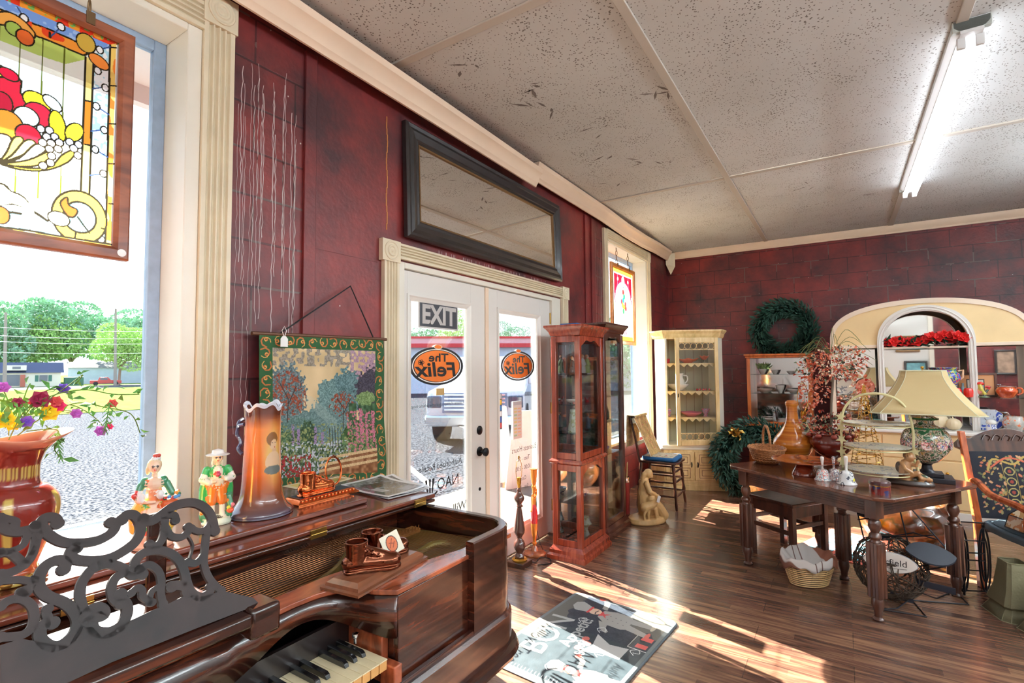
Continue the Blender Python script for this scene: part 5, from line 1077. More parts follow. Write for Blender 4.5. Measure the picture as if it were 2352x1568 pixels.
a = MB(); tl, tr = A_tl-c0, A_tr-c0; a.tube([tl+Vector((-.03, -.005, 0)), tr+Vector((.03, -.005, 0))], .009, 10); mkobj('rod', a, solid('rod_bronze', (90, 56, 36), .4, .4), rt)
nl = onY(805, 657, 2.15)-c0
a = MB(); a.tube([tl+Vector((.1, -.012, .008)), nl, tr+Vector((-.07, -.012, .008))], .004, 6); mkobj('hanging_cord', a, solid('cord_black', (24, 20, 22), .8), rt)
tg = onY(653, 785, 2.09)-c0; a = MB(); a.prism([(0, 0), (0, 0)], 0, 0) if False else None
a.slab([(tg.x-.018, tg.z-.022), (tg.x+.018, tg.z-.022), (tg.x+.018, tg.z+.014), (tg.x+.008, tg.z+.026), (tg.x-.008, tg.z+.026), (tg.x-.018, tg.z+.014)], 'y', tg.y, tg.y+.001); mkobj('price_tag', a, solid('tag_white', (240, 240, 238), .6), rt, smooth=False)
a = MB(); a.tube([tg+Vector((0, 0, .02)), tg+Vector((-.012, 0, .05)), tg+Vector((0, 0, .07)), tg+Vector((.01, 0, .05)), tg+Vector((0, 0, .02))], .0014, 5); mkobj('tag_string', a, MATS['tag_white'], rt)
# ================= glass display cabinets by the door =================
cherry = wood('cherry_wood', (122, 42, 24), (166, 70, 42), (18, 18, 1.2), 2.2, .25, .5, c3=(144, 54, 32), bump=.02); cherryd = wood('dark_cherry', (60, 28, 24), (96, 46, 34), (18, 18, 1.2), 2.2, .25, .5, bump=.02)
shelfg = glassmat('shelf_glass', (.94, .99, .97), .08); cabg = glassmat('cabinet_glass', (.99, .995, .995), .06)
backmir, t, b = newmat('cabinet_mirror'); b.inputs['Metallic'].default_value = 1; b.inputs['Roughness'].default_value = .04; b.inputs['Base Color'].default_value = (.86, .9, .92, 1)
def vitrine(label, x0, y0, w_, d_, top, waist, m, shelves, loc_front=True):
    """x0,y0 = front left corner on the floor (front faces -y)"""
    rt = thing('display_cabinet', label, 'display cabinet', (x0+w_/2, y0+d_/2, 0)); hw, hd = w_/2, d_/2; st = .042
    ring = [(-hw, -hd), (-hw, hd), (hw, hd), (hw, -hd)]
    a = MB(); a.sweep(ring, [(-.035, 0), (-.035, .03), (-.022, .045), (-.022, .07), (-.006, .09), (0, .1), (.03, .1), (.03, 0)], closed=True); mkobj('plinth', a, m, rt, ang=.4)
    a = MB(); a.box((-hw+.01, -hd+.01, .08), (hw-.01, hd-.01, .1)); mkobj('bottom_board', a, m, rt, smooth=False)
    a = MB(); a.sweep(ring, [(.02, top-.085), (0, top-.085), (-.008, top-.07), (-.012, top-.055), (-.03, top-.03), (-.042, top-.018), (-.042, top-.002), (.02, top)], closed=True); a.box((-hw+.01, -hd+.01, top-.06), (hw-.01, hd-.01, top-.01)); mkobj('cornice', a, m, rt, ang=.4)
    for sx_ in (-1, 1):
        for sy_ in (-1, 1): a = MB(); a.cb((sx_*(hw-st/2), sy_*(hd-st/2), (top)/2), (st, st, top-.18)); mkobj('corner_post', a, m, rt, bevel=.004)
    secs = [(.1, waist-.02), (waist+.02, top-.085)] if waist else [(.1, top-.085)]
    if waist:
        a = MB(); a.sweep(ring, [(.04, waist-.02), (0, waist-.02), (-.018, waist-.008), (-.02, waist+.006), (-.006, waist+.02), (.04, waist+.02)], closed=True); mkobj('waist_moulding', a, m, rt, ang=.4)
    for z0, z1 in secs:
        for face in ('front', 'left', 'right'):
            a = MB(); r_ = .05
            if face == 'front':
                a.box((-hw+st, -hd+.004, z0), (hw-st, -hd+.03, z0+r_)); mkobj('front_rail', a, m, rt, bevel=.003); a = MB(); n_ = 17; zt = z1-r_
                A = [(-hw+st, z1)]+[(-hw+st+(w_-2*st)*i/(n_-1), zt-.03*math.cos(2*PI*i/(n_-1)*1.0)*.6-.012*math.cos(4*PI*i/(n_-1))) for i in range(n_)]+[(hw-st, z1)]
                a.slab(A, 'y', -hd+.004, -hd+.03)
            else:
                s_ = -1 if face == 'left' else 1; xs = sorted((s_*(hw-.004), s_*(hw-.03)))
                a.box((xs[0], -hd+st, z0), (xs[1], hd-st, z0+r_)); mkobj(face+'_rail', a, m, rt, bevel=.003); a = MB(); a.box((xs[0], -hd+st, z1-r_), (xs[1], hd-st, z1))
            mkobj(face+'_rail', a, m, rt, bevel=.003)
            g = MB()
            if face == 'front': g.box((-hw+st, -hd+.015, z0+r_), (hw-st, -hd+.018, z1-.02))
            else: x_ = s_*(hw-.016); g.box((x_-.0015, -hd+st, z0+r_), (x_+.0015, hd-st, z1-r_))
            mkobj('pane', g, cabg, rt, smooth=False)
        a = MB(); a.box((-hw+st, hd-.02, z0), (hw-st, hd-.015, z1)); mkobj('mirror_back', a, backmir, rt, smooth=False)
    for z in shelves: a = MB(); a.box((-hw+.03, -hd+.025, z-.005), (hw-.03, hd-.025, z)); mkobj('glass_shelf', a, shelfg, rt, smooth=False)
    return rt
v1 = vitrine('cherry glass display cabinet with waist moulding standing next to the double door', 3.545, 1.675, .455, .245, 1.79, .735, cherry, (.42, .95, 1.17, 1.40))
v2 = vitrine('darker taller glass display cabinet standing behind the cherry one', 4.12, 1.715, .46, .28, 1.845, None, cherryd, (.7, .98, 1.2, 1.5))
o = mkobj('folded_cloth', MB().box((-.12, -.08, 0), (.12, .08, .02)), solid('blue_cloth', (40, 110, 180), .8), bevel=.008); o.location = (3.78, 1.82, 1.791); tag(o, 'folded blue cloth lying on top of the cherry display cabinet', 'cloth')
# ================= cream corner cabinet =================
cc1 = wood('antique_cream', (206, 176, 118), (240, 214, 160), (6, 6, 1.5), 2.5, .4, .15, c3=(226, 196, 138), bump=.02); ccw = solid('cream_white', (240, 236, 220), .4); glaz = solid('antique_line', (110, 60, 40), .5)
ccin = solid('cabinet_sage', (190, 186, 158), .7)
rt = thing('corner_cabinet', 'cream corner cabinet with glazed door ajar over two small panelled doors', 'cabinet', (6.286, 1.5, 0), math.radians(-64.3)); cc = rt
W_, Dp = .35, .34
foot = [(-W_, 0), (W_, 0), (W_+.12, .2), (W_-.02, Dp+.1), (-W_+.02, Dp+.1), (-W_-.12, .2)]
sc = lambda s_: [(x*(1+s_), y*(1+s_)-s_*.1) for x, y in foot]
a = MB(); a.prism(sc(.05), 0, .06); a.prism(sc(.03), .06, .085); a.prism(foot, .085, .475); mkobj('base_cabinet', a, cc1, rt, bevel=.004)
a = MB(); a.prism(sc(.08), .475, .5); a.prism(sc(.04), .5, .53); mkobj('waist_top', a, ccw, rt, bevel=.006)
for s_ in (-1, 1):
    a = MB(); x0, x1 = (-.33, -.004) if s_ < 0 else (.004, .33); a.box((x0+.02, -.012, .12), (x1, 0, .45) if s_ < 0 else (x1-.02, 0, .45)) if False else a.box((min(x0+.03, x0), -.012, .12), (x1, 0, .45))
    d_ = mkobj('door', a, cc1, rt, bevel=.003)
    for z0, z1 in ((.15, .265), (.3, .42)):
        a = MB(); xa, xb = x0+.05, x1-.05
        for q, (e, yy) in enumerate(((0, -.0135), (.026, -.0145))):
            for (A, B) in (((xa+e, z0+e), (xb-e, z0+e)), ((xa+e, z1-e), (xb-e, z1-e))): a.box((A[0], yy, A[1]-.0025), (B[0], -.011, B[1]+.0025))
            for xx in (xa+e, xb-e): a.box((xx-.0025, yy, z0+e), (xx+.0025, -.011, z1-e))
        mkobj('panel_moulding', a, glaz, d_, smooth=False)
    a = MB(); a.tube(smooth([(s_*.035, -.014, .33), (s_*.035, -.03, .305), (s_*.035, -.014, .275)], 4), .006, 6); mkobj('door_pull', a, black, d_)
us = [(-.31, .03), (.31, .03), (.40, .2), (.3, Dp+.06), (-.3, Dp+.06), (-.40, .2)]
a = MB(); a.prism([(-.40, .19), (-.31, .025), (-.285, .03), (-.375, .2)], .53, 1.81); a.prism([(.40, .19), (.31, .025), (.285, .03), (.375, .2)], .53, 1.81); a.prism([(-.4, .19), (-.3, Dp+.06), (-.28, Dp+.04), (-.37, .19)], .53, 1.81); a.prism([(.4, .19), (.3, Dp+.06), (.28, Dp+.04), (.37, .19)], .53, 1.81); mkobj('side', a, ccw, rt, smooth=False)
a = MB(); a.box((-.3, Dp+.04, .53), (.3, Dp+.06, 1.81)); mkobj('back_panel', a, ccin, rt, smooth=False)
a = MB(); 
for i in range(1, 6): a.box((-.3+i*.1-.0015, Dp+.038, .53), (-.3+i*.1+.0015, Dp+.0405, 1.81))
mkobj('back_grooves', a, glaz, rt, smooth=False)['kind'] = 'stuff'
a = MB(); a.prism(us, 1.79, 1.815); a.sweep([(-.42, .22), (-.32, .02), (.32, .02), (.42, .22)], [(-.0, 1.8), (.012, 1.82), (.02, 1.85), (.045, 1.88), (.045, 1.895), (-.06, 1.895), (-.06, 1.8)]); a.prism(us, 1.875, 1.893); mkobj('cornice', a, cc1, rt, ang=.4)
for z in (.85, 1.165, 1.5):
    a = MB(); a.prism([(x*.95, .055+(y-.03)*.92) for x, y in us], z-.016, z)
    n_ = 7; wv = .58/n_
    for i in range(n_): x0 = -.29+i*wv; a.slab([(x0, z-.01), (x0+wv, z-.01), (x0+wv*.8, z-.03), (x0+wv*.5, z-.05), (x0+wv*.2, z-.03)], 'y', .05, .06)
    mkobj('scalloped_shelf', a, cc1, rt, ang=.4)
dr = thing('door', None, None); dr.parent = rt; dr.location = (.3, .02, 0); dr.rotation_euler = (0, 0, math.radians(11)); 
def dl(mb, x0, x1, z0, z1, y0=-.022, y1=0): mb.box((x0, y0, z0), (x1, y1, z1))
a = MB(); dl(a, -.52, -.475, .535, 1.8); dl(a, -.045, 0, .535, 1.8); dl(a, -.475, -.045, .535, .59); dl(a, -.475, -.045, 1.745, 1.8); bpy.data.objects.remove(dr)
dr = mkobj('glazed_door', a, cc1, rt, bevel=.003); dr.location = (.3, .02, 0); dr.rotation_euler = (0, 0, math.radians(11))
for zc in (.635, 1.70):
    a = MB(); a.box((-.475, -.014, zc-.045), (-.045, -.006, zc-.037)); a.box((-.475, -.014, zc+.037), (-.045, -.006, zc+.045))
    for i in range(6):
        cx = -.475+.0358+i*.0717
        for sg in (-1, 1): a.tube([(cx+.0358*math.sin(q*PI/6-PI/2)*1.0, -.01, zc+sg*.037*math.cos(q*PI/6-PI/2)) for q in range(7)], .0042, 5)
    mkobj('door_fretwork', a, cc1, dr)
g = MB(); g.box((-.475, -.012, .59), (-.045, -.009, 1.745)); mkobj('pane', g, cabg, dr, smooth=False)
a = MB(); a.tube(smooth([(-.5, -.022, 1.14), (-.5, -.036, 1.12), (-.5, -.022, 1.1)], 4), .005, 6); mkobj('door_pull', a, black, dr)
# ================= side chair in the corner =================
dkw = wood('dark_oak', (44, 24, 18), (92, 52, 36), (8, 8, 1.5), 2.4, .3, .4)
rt = thing('side_chair', 'dark turned wooden side chair by the far window with a cloth over its back', 'chair', (5.50, 1.66, 0), .04)
seat = smooth([(-.2, -.2), (0, -.215), (.2, -.2), (.2, 0), (.175, .19), (0, .2), (-.175, .19), (-.2, 0)], 3, True)
a = MB(); a.prism(seat, .455, .478); mkobj('seat', a, dkw, rt, bevel=.006)
for sx_, sy_ in ((-1, -1), (1, -1), (-1, 1), (1, 1)):
    x0, y0, x1, y1 = sx_*.165, sy_*.165, sx_*.2, sy_*.2; R_ = [.017, .02, .013, .02, .016, .013, .019, .012, .016, .012]; k = len(R_)
    a = MB(); a.tube([(x0+(x1-x0)*i/(k-1), y0+(y1-y0)*i/(k-1), .455*(1-i/(k-1))) for i in range(k)], R_, 10); mkobj('leg', a, dkw, rt)
for z, f in ((.13, .19), (.27, .18), (.37, .172)):
    for A, B in (((-f, -f), (f, -f)), ((-f, -f), (-f, f)), ((f, -f), (f, f))): a = MB(); a.tube([(A[0], A[1], z), ((A[0]+B[0])/2, (A[1]+B[1])/2, z), (B[0], B[1], z)], [.007, .012, .007], 8); mkobj('stretcher', a, dkw, rt)
for s_ in (-1, 1): a = MB(); a.tube([(s_*.17, .18, .46), (s_*.175, .22, .7), (s_*.18, .27, .92)], [.014, .012, .011], 8); mkobj('back_post', a, dkw, rt)
a = MB(); a.box((-.2, .255, .85), (.2, .275, .92)); mkobj('top_rail', a, dkw, rt, bevel=.006)
a = MB(); a.box((-.16, .205, .62), (.16, .22, .66)); mkobj('back_rail', a, dkw, rt, bevel=.004)
cu = solid('blue_velvet', (30, 96, 150), .8); a = MB(); a.prism([(x*.85, y*.85) for x, y in seat], 0, .04)
o = mkobj('seat_cushion', a, cu, bevel=.014); o.location = (5.49, 1.65, .479); o.rotation_euler = (0, 0, .04); tag(o, 'blue seat cushion with a pale floral top on the chair by the far window', 'cushion')
ca = Canvas(.3, .3, 60, (196, 186, 170)); rr = random.Random(2)
for i in range(40): ca.ell(rr.uniform(.03, .27), rr.uniform(.03, .27), .012, .008, rr.choice([(180, 80, 90), (120, 140, 90), (230, 220, 200), (90, 110, 130)]), rr.random()*3)
mkobj('needlework', ca.mesh(lambda x, y: (x-.15, y-.15, .0405)), cloth, o, smooth=False)
ca = Canvas(.46, .8, 110, (196, 160, 104)); n1 = ca.noise(9, 3); n2 = ca.noise(4, 4)
ca.a += (n1[..., None]-.5)*.25*np.array((1, .9, .7)); ca.a += (n2[..., None]-.5)*.12; ca.put((n2 > .82), (180, 96, 76), .8); ca.put((n2 < .14), (128, 118, 70), .8)
for x in (.0, .455): ca.rect(x, 0, x+.012, .8, (236, 226, 200))
def drape(x, y):
    s_ = (y-.4); xx = (x-.23)*(1-.15*abs(s_)); wv = .008*math.sin(x*24+y*6)
    if s_ >= 0: t_ = s_/.4; return (xx+.0, .245-.02-.17*t_+wv-.02*(t_ < .06), .945-.42*t_)
    t_ = -s_/.4; return (xx, .285+.02*t_+wv, .945-.34*t_)
o = mkobj('draped_cloth', ca.mesh(drape), cloth, ang=3, solidify=.004); o.location = (5.50, 1.66, 0); o.rotation_euler = (0, 0, .04); tag(o, 'tan floral tapestry cloth draped over the back of the side chair', 'cloth')
# ================= statue of a kneeling girl with a lamb =================
plas = solid('tan_plaster', (212, 170, 112), .45, coat=.2, bump=.1, bs=60, vary=.12, vs=14)
T_ = (210, 170, 110)
parts = [(LATHE([(.001, 0), (.19, 0), (.2, .012), (.19, .045), (.15, .055), (.001, .058)], sy=.72, n=32), T_),
 (CAP(((.01, .02, .08), .075), ((.0, .03, .16), .07), ((-.01, .03, .25), .06)), T_), (CAP(((.0, .0, .1), .07), ((.1, -.01, .09), .06), ((.14, -.02, .06), .05)), T_),
 (CAP(((.02, -.04, .2), .05), ((.09, -.06, .13), .05), ((.13, -.08, .06), .05)), T_), (CAP(((.03, .05, .2), .045), ((.12, .03, .12), .045), ((.16, .02, .06), .045)), T_),
 (CAP(((-.01, .03, .25), .055), ((-.005, .02, .33), .05), ((.0, .02, .36), .04)), T_), (CAP(((-.02, -.03, .345), .028), ((-.01, -.06, .28), .024), ((.05, -.055, .25), .02)), T_), (CAP(((.0, .07, .345), .028), ((.03, .08, .28), .024), ((.07, .02, .25), .02)), T_),
 (CAP(((.005, .015, .37), .02), ((.015, .01, .4), .018)), T_), (E((.045, .006, .422), (.034, .03, .04), Matrix.Rotation(.6, 3, 'Y')), T_), (E((.032, .008, .432), (.046, .038, .042)), T_), (CAP(((-.01, .012, .425), .026), ((-.025, .02, .39), .022), ((-.02, .02, .36), .024)), T_), (E((.08, .004, .41), (.008, .006, .007)), T_), (E((.074, .004, .393), (.012, .012, .008)), T_),
 (CAP(((.06, -.03, .25), .018), ((.09, -.02, .24), .016)), T_),
 (CAP(((-.08, -.07, .15), .045), ((-.02, -.085, .165), .04), ((.03, -.085, .19), .03)), T_), (CAP(((.04, -.09, .2), .022), ((.06, -.085, .235), .022), ((.085, -.08, .225), .014)), T_), (E((.05, -.11, .235), (.012, .01, .006)), T_)]
for lx, ly in ((-.11, -.09), (-.07, -.1), (.01, -.11), (.035, -.1)): parts.append((CAP(((lx*.8, ly, .13), .016), ((lx, ly-.005, .09), .011), ((lx+.005, ly-.005, .05), .011)), T_))
for i in range(9): an = i*.4+2.9; parts.append((CAP(((.05+.02*math.cos(i), -.02, .17), .012), ((.17*math.cos(an*.3-1.2), .13*math.sin(an*.3-1.2), .055), .012)), T_))
st = fuse('plaster_statue', parts, plas, None, .0045, 1); st.location = (4.82, 1.60, 0); st.rotation_euler = (0, 0, -.55); st.scale = (1, 1, 1.03); tag(st, 'tan plaster statue of a seated girl bending over a lamb, on the floor', 'statue')
o = mkobj('paper_tag', MB().slab([(-.02, -.03), (.02, -.03), (.02, .03), (-.02, .03)], 'y', 0, .001), MATS['tag_white'], smooth=False); p = onY(1513, 1146, 1.47); o.location = p; o.rotation_euler = (0, .4, -.4); tag(o, 'white price tag hanging from the plaster statue', 'tag')
# ================= two unlit lamps by the door =================
mah = solid('brown_lacquer', (84, 50, 42), .2, coat=.7); goldm = solid('lamp_gold', (200, 150, 60), .25, .9)
rt = thing('table_lamp', 'turned dark wood lamp without shade on the floor by the right door', 'lamp', (3.28, 2.06, 0))
a = MB(); a.box((-.07, -.07, 0), (.07, .07, .035)); mkobj('base', a, dkw, rt, bevel=.004)
a = MB(); a.lathe([(.055, .035), (.058, .045), (.045, .055), (.001, .056)], cap=False); mkobj('brass_ring', a, goldm, rt)
a = MB(); a.lathe(smooth([(.03, .05), (.038, .065), (.03, .08), (.026, .095), (.043, .13), (.04, .165), (.022, .19), (.02, .205), (.038, .235), (.042, .26), (.03, .34), (.02, .4), (.018, .42), (.03, .43), (.018, .445), (.036, .475), (.036, .5), (.016, .535), (.018, .55), (.008, .565)], 3), n=24); mkobj('turned_column', a, mah, rt)
a = MB(); a.lathe([(.01, .565), (.014, .59), (.017, .6), (.017, .64), (.001, .645)], n=14); mkobj('socket', a, goldm, rt)
a = MB(); a.tube(smooth([(.012, 0, .6), (.038, 0, .66), (.04, 0, .72), (.02, 0, .765), (0, 0, .775), (-.02, 0, .765), (-.04, 0, .72), (-.038, 0, .66), (-.012, 0, .6)], 4), .0022, 6); a.tube([(0, 0, .775), (0, 0, .8)], .006, 6); mkobj('harp', a, goldm, rt)
a = MB(); a.tube(smooth([(.06, -.05, .02), (.1, -.08, .004), (.2, -.06, .003), (.22, -.13, .003), (.14, -.18, .003), (.06, -.12, .004)], 6), .003, 6); mkobj('flex', a, black, rt)
amb = solid('amber_gilt', (214, 132, 52), .25, .5); redg = solid('red_enamel', (196, 30, 40), .12, coat=1)
rt = thing('table_lamp', 'slim red and amber lamp with scroll handle on a round base by the door', 'lamp', (3.525, 2.075, 0))
a = MB(); a.lathe([(.001, 0), (.088, 0), (.09, .012), (.08, .022), (.03, .03), (.02, .06), (.012, .07)], n=32); mkobj('base', a, wood('base_brown', (120, 64, 36), (180, 104, 60), (3, 3, 3), 4, .25, .5), rt)
a = MB(); a.lathe(smooth([(.012, .07), (.02, .09), (.012, .1), (.02, .16), (.026, .22), (.024, .26)], 3), n=20); a.lathe(smooth([(.012, .38), (.014, .42), (.012, .44), (.02, .45), (.012, .47), (.014, .5), (.02, .52), (.012, .54)], 3), n=16); mkobj('stem', a, amb, rt)
a = MB(); a.lathe(smooth([(.024, .22), (.028, .28), (.025, .33), (.012, .385)], 4), n=20); mkobj('enamel_body', a, redg, rt)
a = MB(); a.tube(smooth([(.012, 0, .44), (-.02, 0, .47), (-.035, 0, .44), (-.032, 0, .38), (-.04, 0, .34), (-.052, 0, .345)], 5), .005, 7); a.tube(smooth([(.012, 0, .47), (.035, 0, .5), (.04, 0, .46), (.02, 0, .43)], 5), .005, 7); mkobj('scroll_handle', a, amb, rt)
a = MB(); a.lathe([(.012, .53), (.02, .56), (.024, .6), (.026, .655), (.034, .66), (.034, .664), (.02, .664)], n=18); mkobj('socket', a, amb, rt)
a = MB(); a.tube(smooth([(.03, .0, .6), (.035, .01, .45), (.045, .01, .3), (.05, .0, .15), (.07, -.03, .03), (.095, -.05, .01)], 6), .003, 6); a.tube(smooth([(.03, .005, .47), (.045, .01, .43), (.03, .0, .38), (.045, .01, .34), (.035, .01, .3)], 6), .007, 6); mkobj('flex', a, black, rt)
# red and silver canister with dried reeds beyond the far cabinet
p = Vector((4.98, 1.90, 0)); rt = thing('umbrella_bin', 'red and silver bin of canes standing beyond the darker display cabinet', 'bin', (p.x, p.y, 0))
a = MB(); a.lathe([(.001, 0), (.07, 0), (.075, .34), (.071, .34), (.065, .03)], n=20, cap=False); mkobj('body', a, solid('red_tin', (140, 40, 36), .3, .3), rt)
a = MB(); a.lathe([(.076, .31), (.078, .34), (.076, .36)], n=20, cap=False); mkobj('rim_band', a, chrome, rt)
for i in range(7): an = i*.9; a = MB(); a.tube([(.03*math.cos(an), .03*math.sin(an), .03), (.06*math.cos(an), .06*math.sin(an), .5)], .005, 5); mkobj('cane', a, solid('cane', (176, 140, 90), .6) if 'cane' not in MATS else MATS['cane'], rt)
# ================= printed floor mat =================
MW, MH = .93, .66
ca = Canvas(MW, MH, 420, (38, 46, 58)); X, Y = ca.X, ca.Y; nz = ca.noise(14, 2); nf = ca.noise(3, 5)
ca.a += (nf[..., None]-.5)*.08; ca.put((X < .52), (42, 54, 60), .85); ca.a += (nz[..., None]-.5)*.06
tan_ = (92, 90, 84)
ca.put((Y > .55+.02*np.sin(X*30)+.03*(nz-.5)) & (X > .3), tan_); ca.put(((X-.98)**2+(Y-.1)**2 < (.3+.03*np.sin(Y*60))**2) & (X > .5) & (Y < .24), tan_); ca.put((X < .03) | (Y < .02) | (X > MW-.02) | (Y > MH-.02), (104, 112, 114))
for i in range(30): ca.line([(.035, .03+i*.02), (.055, .034+i*.02)], .003, (220, 226, 226))
for x0 in (.54, .62): ca.rect(x0, .03, x0+.04, .09, (206, 84, 80))
ca.line([(.52, .02), (.52, .12), (.7, .12)], .004, (230, 230, 228))
def chef(ox, oy, s_, lean):
    g = lambda x, y: (ox+(x+lean*y)*s_, oy+y*s_)
    wt = (160, 156, 150)
    ca.poly([g(*p) for p in [(-.3, .0), (-.12, .02), (-.02, .5), (.05, .5), (.12, .05), (.3, .03), (.28, .55), (.36, .62), (.34, 1.0), (.2, 1.3), (-.15, 1.32), (-.36, 1.0), (-.34, .6), (-.26, .5)]], wt)
    ca.poly([g(*p) for p in [(-.3, 1.2), (-.62, 1.0), (-.7, .8), (-.6, .78), (-.5, .9), (-.3, .95)]], wt); ca.poly([g(*p) for p in [(.25, 1.25), (.6, 1.35), (.74, 1.5), (.66, 1.56), (.5, 1.46), (.25, 1.4)]], wt)
    ca.ell(*g(.02, 1.48), .15*s_, .17*s_, (222, 186, 160)); ca.poly([g(*p) for p in [(-.12, 1.6), (-.22, 1.95), (-.05, 2.1), (.15, 2.1), (.28, 1.95), (.16, 1.6)]], (164, 162, 158)); ca.line([g(-.13, 1.62), g(.17, 1.62)], .03*s_*2, (200, 70, 70))
    ca.line([g(-.08, 1.42), g(.0, 1.45), g(.1, 1.42)], .03*s_, (60, 50, 50)); ca.poly([g(*p) for p in [(-.12, 1.32), (.16, 1.32), (.05, 1.22), (.14, 1.08), (.0, 1.18), (-.12, 1.1), (-.04, 1.23)]], (200, 70, 70))
    for q in range(4): ca.ell(*g(.06, 1.05-q*.14), .015*s_, .015*s_, (90, 90, 96)); ca.ell(*g(-.12, 1.05-q*.14), .015*s_, .015*s_, (90, 90, 96))
    ca.ell(*g(.72, 1.62), .1*s_, .09*s_, (206, 90, 80)); ca.ell(*g(-.2, -.02), .16*s_, .05*s_, (200, 90, 80)); ca.ell(*g(.22, .0), .16*s_, .05*s_, (190, 180, 160))
chef(.72, .08, .24, .1); chef(.17, -.03, .19, -.05); ca.poly([(.38, .1), (.5, .1), (.48, .2), (.54, .3), (.42, .27), (.33, .3), (.38, .2)], (190, 188, 184))
for s_ in ((.42, .3), (.36, .32), (.46, .33)): ca.ell(s_[0], s_[1], .022, .02, (206, 110, 100))
for x0, y0 in ((.34, .2), (.56, .3), (.1, .34), (.6, .44), (.46, .06)): ca.line(smooth([(x0, y0), (x0+.03, y0+.03), (x0+.06, y0), (x0+.03, y0-.02), (x0+.02, y0+.01)], 5), .004, (220, 224, 222))
matm = vcol('mat_vinyl', .5, .1, 0, .1, 120)
rt = thing('floor_mat', 'dark cushioned kitchen mat printed with chefs and the words BON Appetit', 'mat', (2.575, 1.2, 0), -.08)
def matmap(x, y):
    x -= MW/2; y -= MH/2; cx, cy, r_ = MW/2-.045, MH/2-.045, .045; ax, ay = abs(x)-cx, abs(y)-cy
    if ax > 0 and ay > 0:
        k_ = max(ax, ay)/math.hypot(ax, ay); x = math.copysign(cx+ax*k_, x); y = math.copysign(cy+ay*k_, y)
    return (x, y, .0125)
a = MB(); rp = arc(MW/2-.04, MH/2-.04, .04, 0, 90)+arc(-MW/2+.04, MH/2-.04, .04, 90, 180)+arc(-MW/2+.04, -MH/2+.04, .04, 180, 270)+arc(MW/2-.04, -MH/2+.04, .04, 270, 360)
a.prism([(x*1.015, y*1.02) for x, y in rp], 0, .006); a.prism([(x*1.015, y*1.02) for x, y in rp], .006, .012, sc1=.985); mkobj('mat_edge', a, solid('mat_rim', (84, 92, 96), .55), rt, ang=.3)
mkobj('printed_face', ca.mesh(matmap), matm, rt, smooth=False)
a = MB()
for s_, x, y, sz, rz in (('BON', -.07, .19, .2, .1), ('Appetit!', .03, .075, .1, .1), ('Soup', -.1, -.02, .07, .5)):
    vs, fs = text_geo(s_, sz, bold=.002); c_, sn = math.cos(rz), math.sin(rz); a.add([(x+v[0]*c_-v[1]*sn*1, y+v[0]*sn+v[1]*c_, .0132) for v in vs], fs)
mkobj('lettering', a, solid('mat_letter', (176, 176, 172), .6), rt, smooth=False)
# ================= oak extension table =================
tabw = wood('walnut_table', (54, 30, 22), (108, 64, 44), (4, 4, 1.2), 2.6, .28, .5, c3=(80, 45, 32)); tabt = wood('walnut_top', (76, 42, 30), (128, 76, 52), (6, 1.4, 6), 2.6, .24, .5)
TR = math.radians(55.6); TC = Vector((4.235, .035, 0)); TZ = .715
rt = thing('dining_table', 'dark walnut extension table with fluted legs crowded with pottery and lamps', 'table', TC, TR); tb = rt
def TL(x, y, z=0): c_, s_ = math.cos(TR), math.sin(TR); return Vector((TC.x+x*c_-y*s_, TC.y+x*s_+y*c_, z))
hx_, hy_ = .585, .475; ch = .07   # local x = along the long side; local -y faces the camera's right
octp = [(-hx_+ch, -hy_), (hx_-ch, -hy_), (hx_, -hy_+ch), (hx_, hy_-ch), (hx_-ch, hy_), (-hx_+ch, hy_), (-hx_, hy_-ch), (-hx_, -hy_+ch)]
a = MB(); a.prism(octp, TZ-.022, TZ); mkobj('tabletop', a, tabt, rt, bevel=.005)
lx_, ly_ = .46, .385
for s_ in (-1, 1):
    for ax in (0, 1):
        a = MB()
        if ax == 0: a.box((-lx_, s_*ly_-.011, TZ-.13), (lx_, s_*ly_+.011, TZ-.022)); f_ = s_*(ly_+.012); [a.box((-lx_, f_-.003, TZ-.105+q*.014), (lx_, f_+.003, TZ-.099+q*.014)) for q in range(4)]
        else: a.box((s_*lx_-.011, -ly_, TZ-.13), (s_*lx_+.011, ly_, TZ-.022)); f_ = s_*(lx_+.012); [a.box((f_-.003, -ly_, TZ-.105+q*.014), (f_+.003, ly_, TZ-.099+q*.014)) for q in range(4)]
        mkobj('apron', a, tabw, rt, bevel=.002)
def fleg(x, y, name='leg'):
    a = MB(); a.cb((x, y, TZ-.08), (.068, .068, .116))
    a.lathe([(.024, 0), (.03, .006), (.03, .012), (.02, .02), (.022, .05), (.034, .09), (.03, .125), (.026, .13)], c=(x, y, 0), n=16)
    pts = []
    for q in range(4):
        ca_, sa_ = math.cos(q*PI/2), math.sin(q*PI/2)
        for u_, v_ in ((.038, -.03), (.038, -.012), (.031, -.008), (.031, .008), (.038, .012), (.038, .03)): pts.append((x+u_*ca_-v_*sa_, y+u_*sa_+v_*ca_))
    a.prism(pts, .13, .44); a.lathe([(.03, .44), (.024, .455), (.033, .47), (.03, .485), (.02, .495), (.034, .53), (.03, .56), (.022, .57), (.032, .58), (.03, .59)], c=(x, y, 0), n=16)
    return mkobj(name, a, tabw, rt, bevel=.002)
for x, y in ((-lx_, -ly_), (lx_, -ly_), (-lx_, ly_), (lx_, ly_), (0, 0)): fleg(x, y)
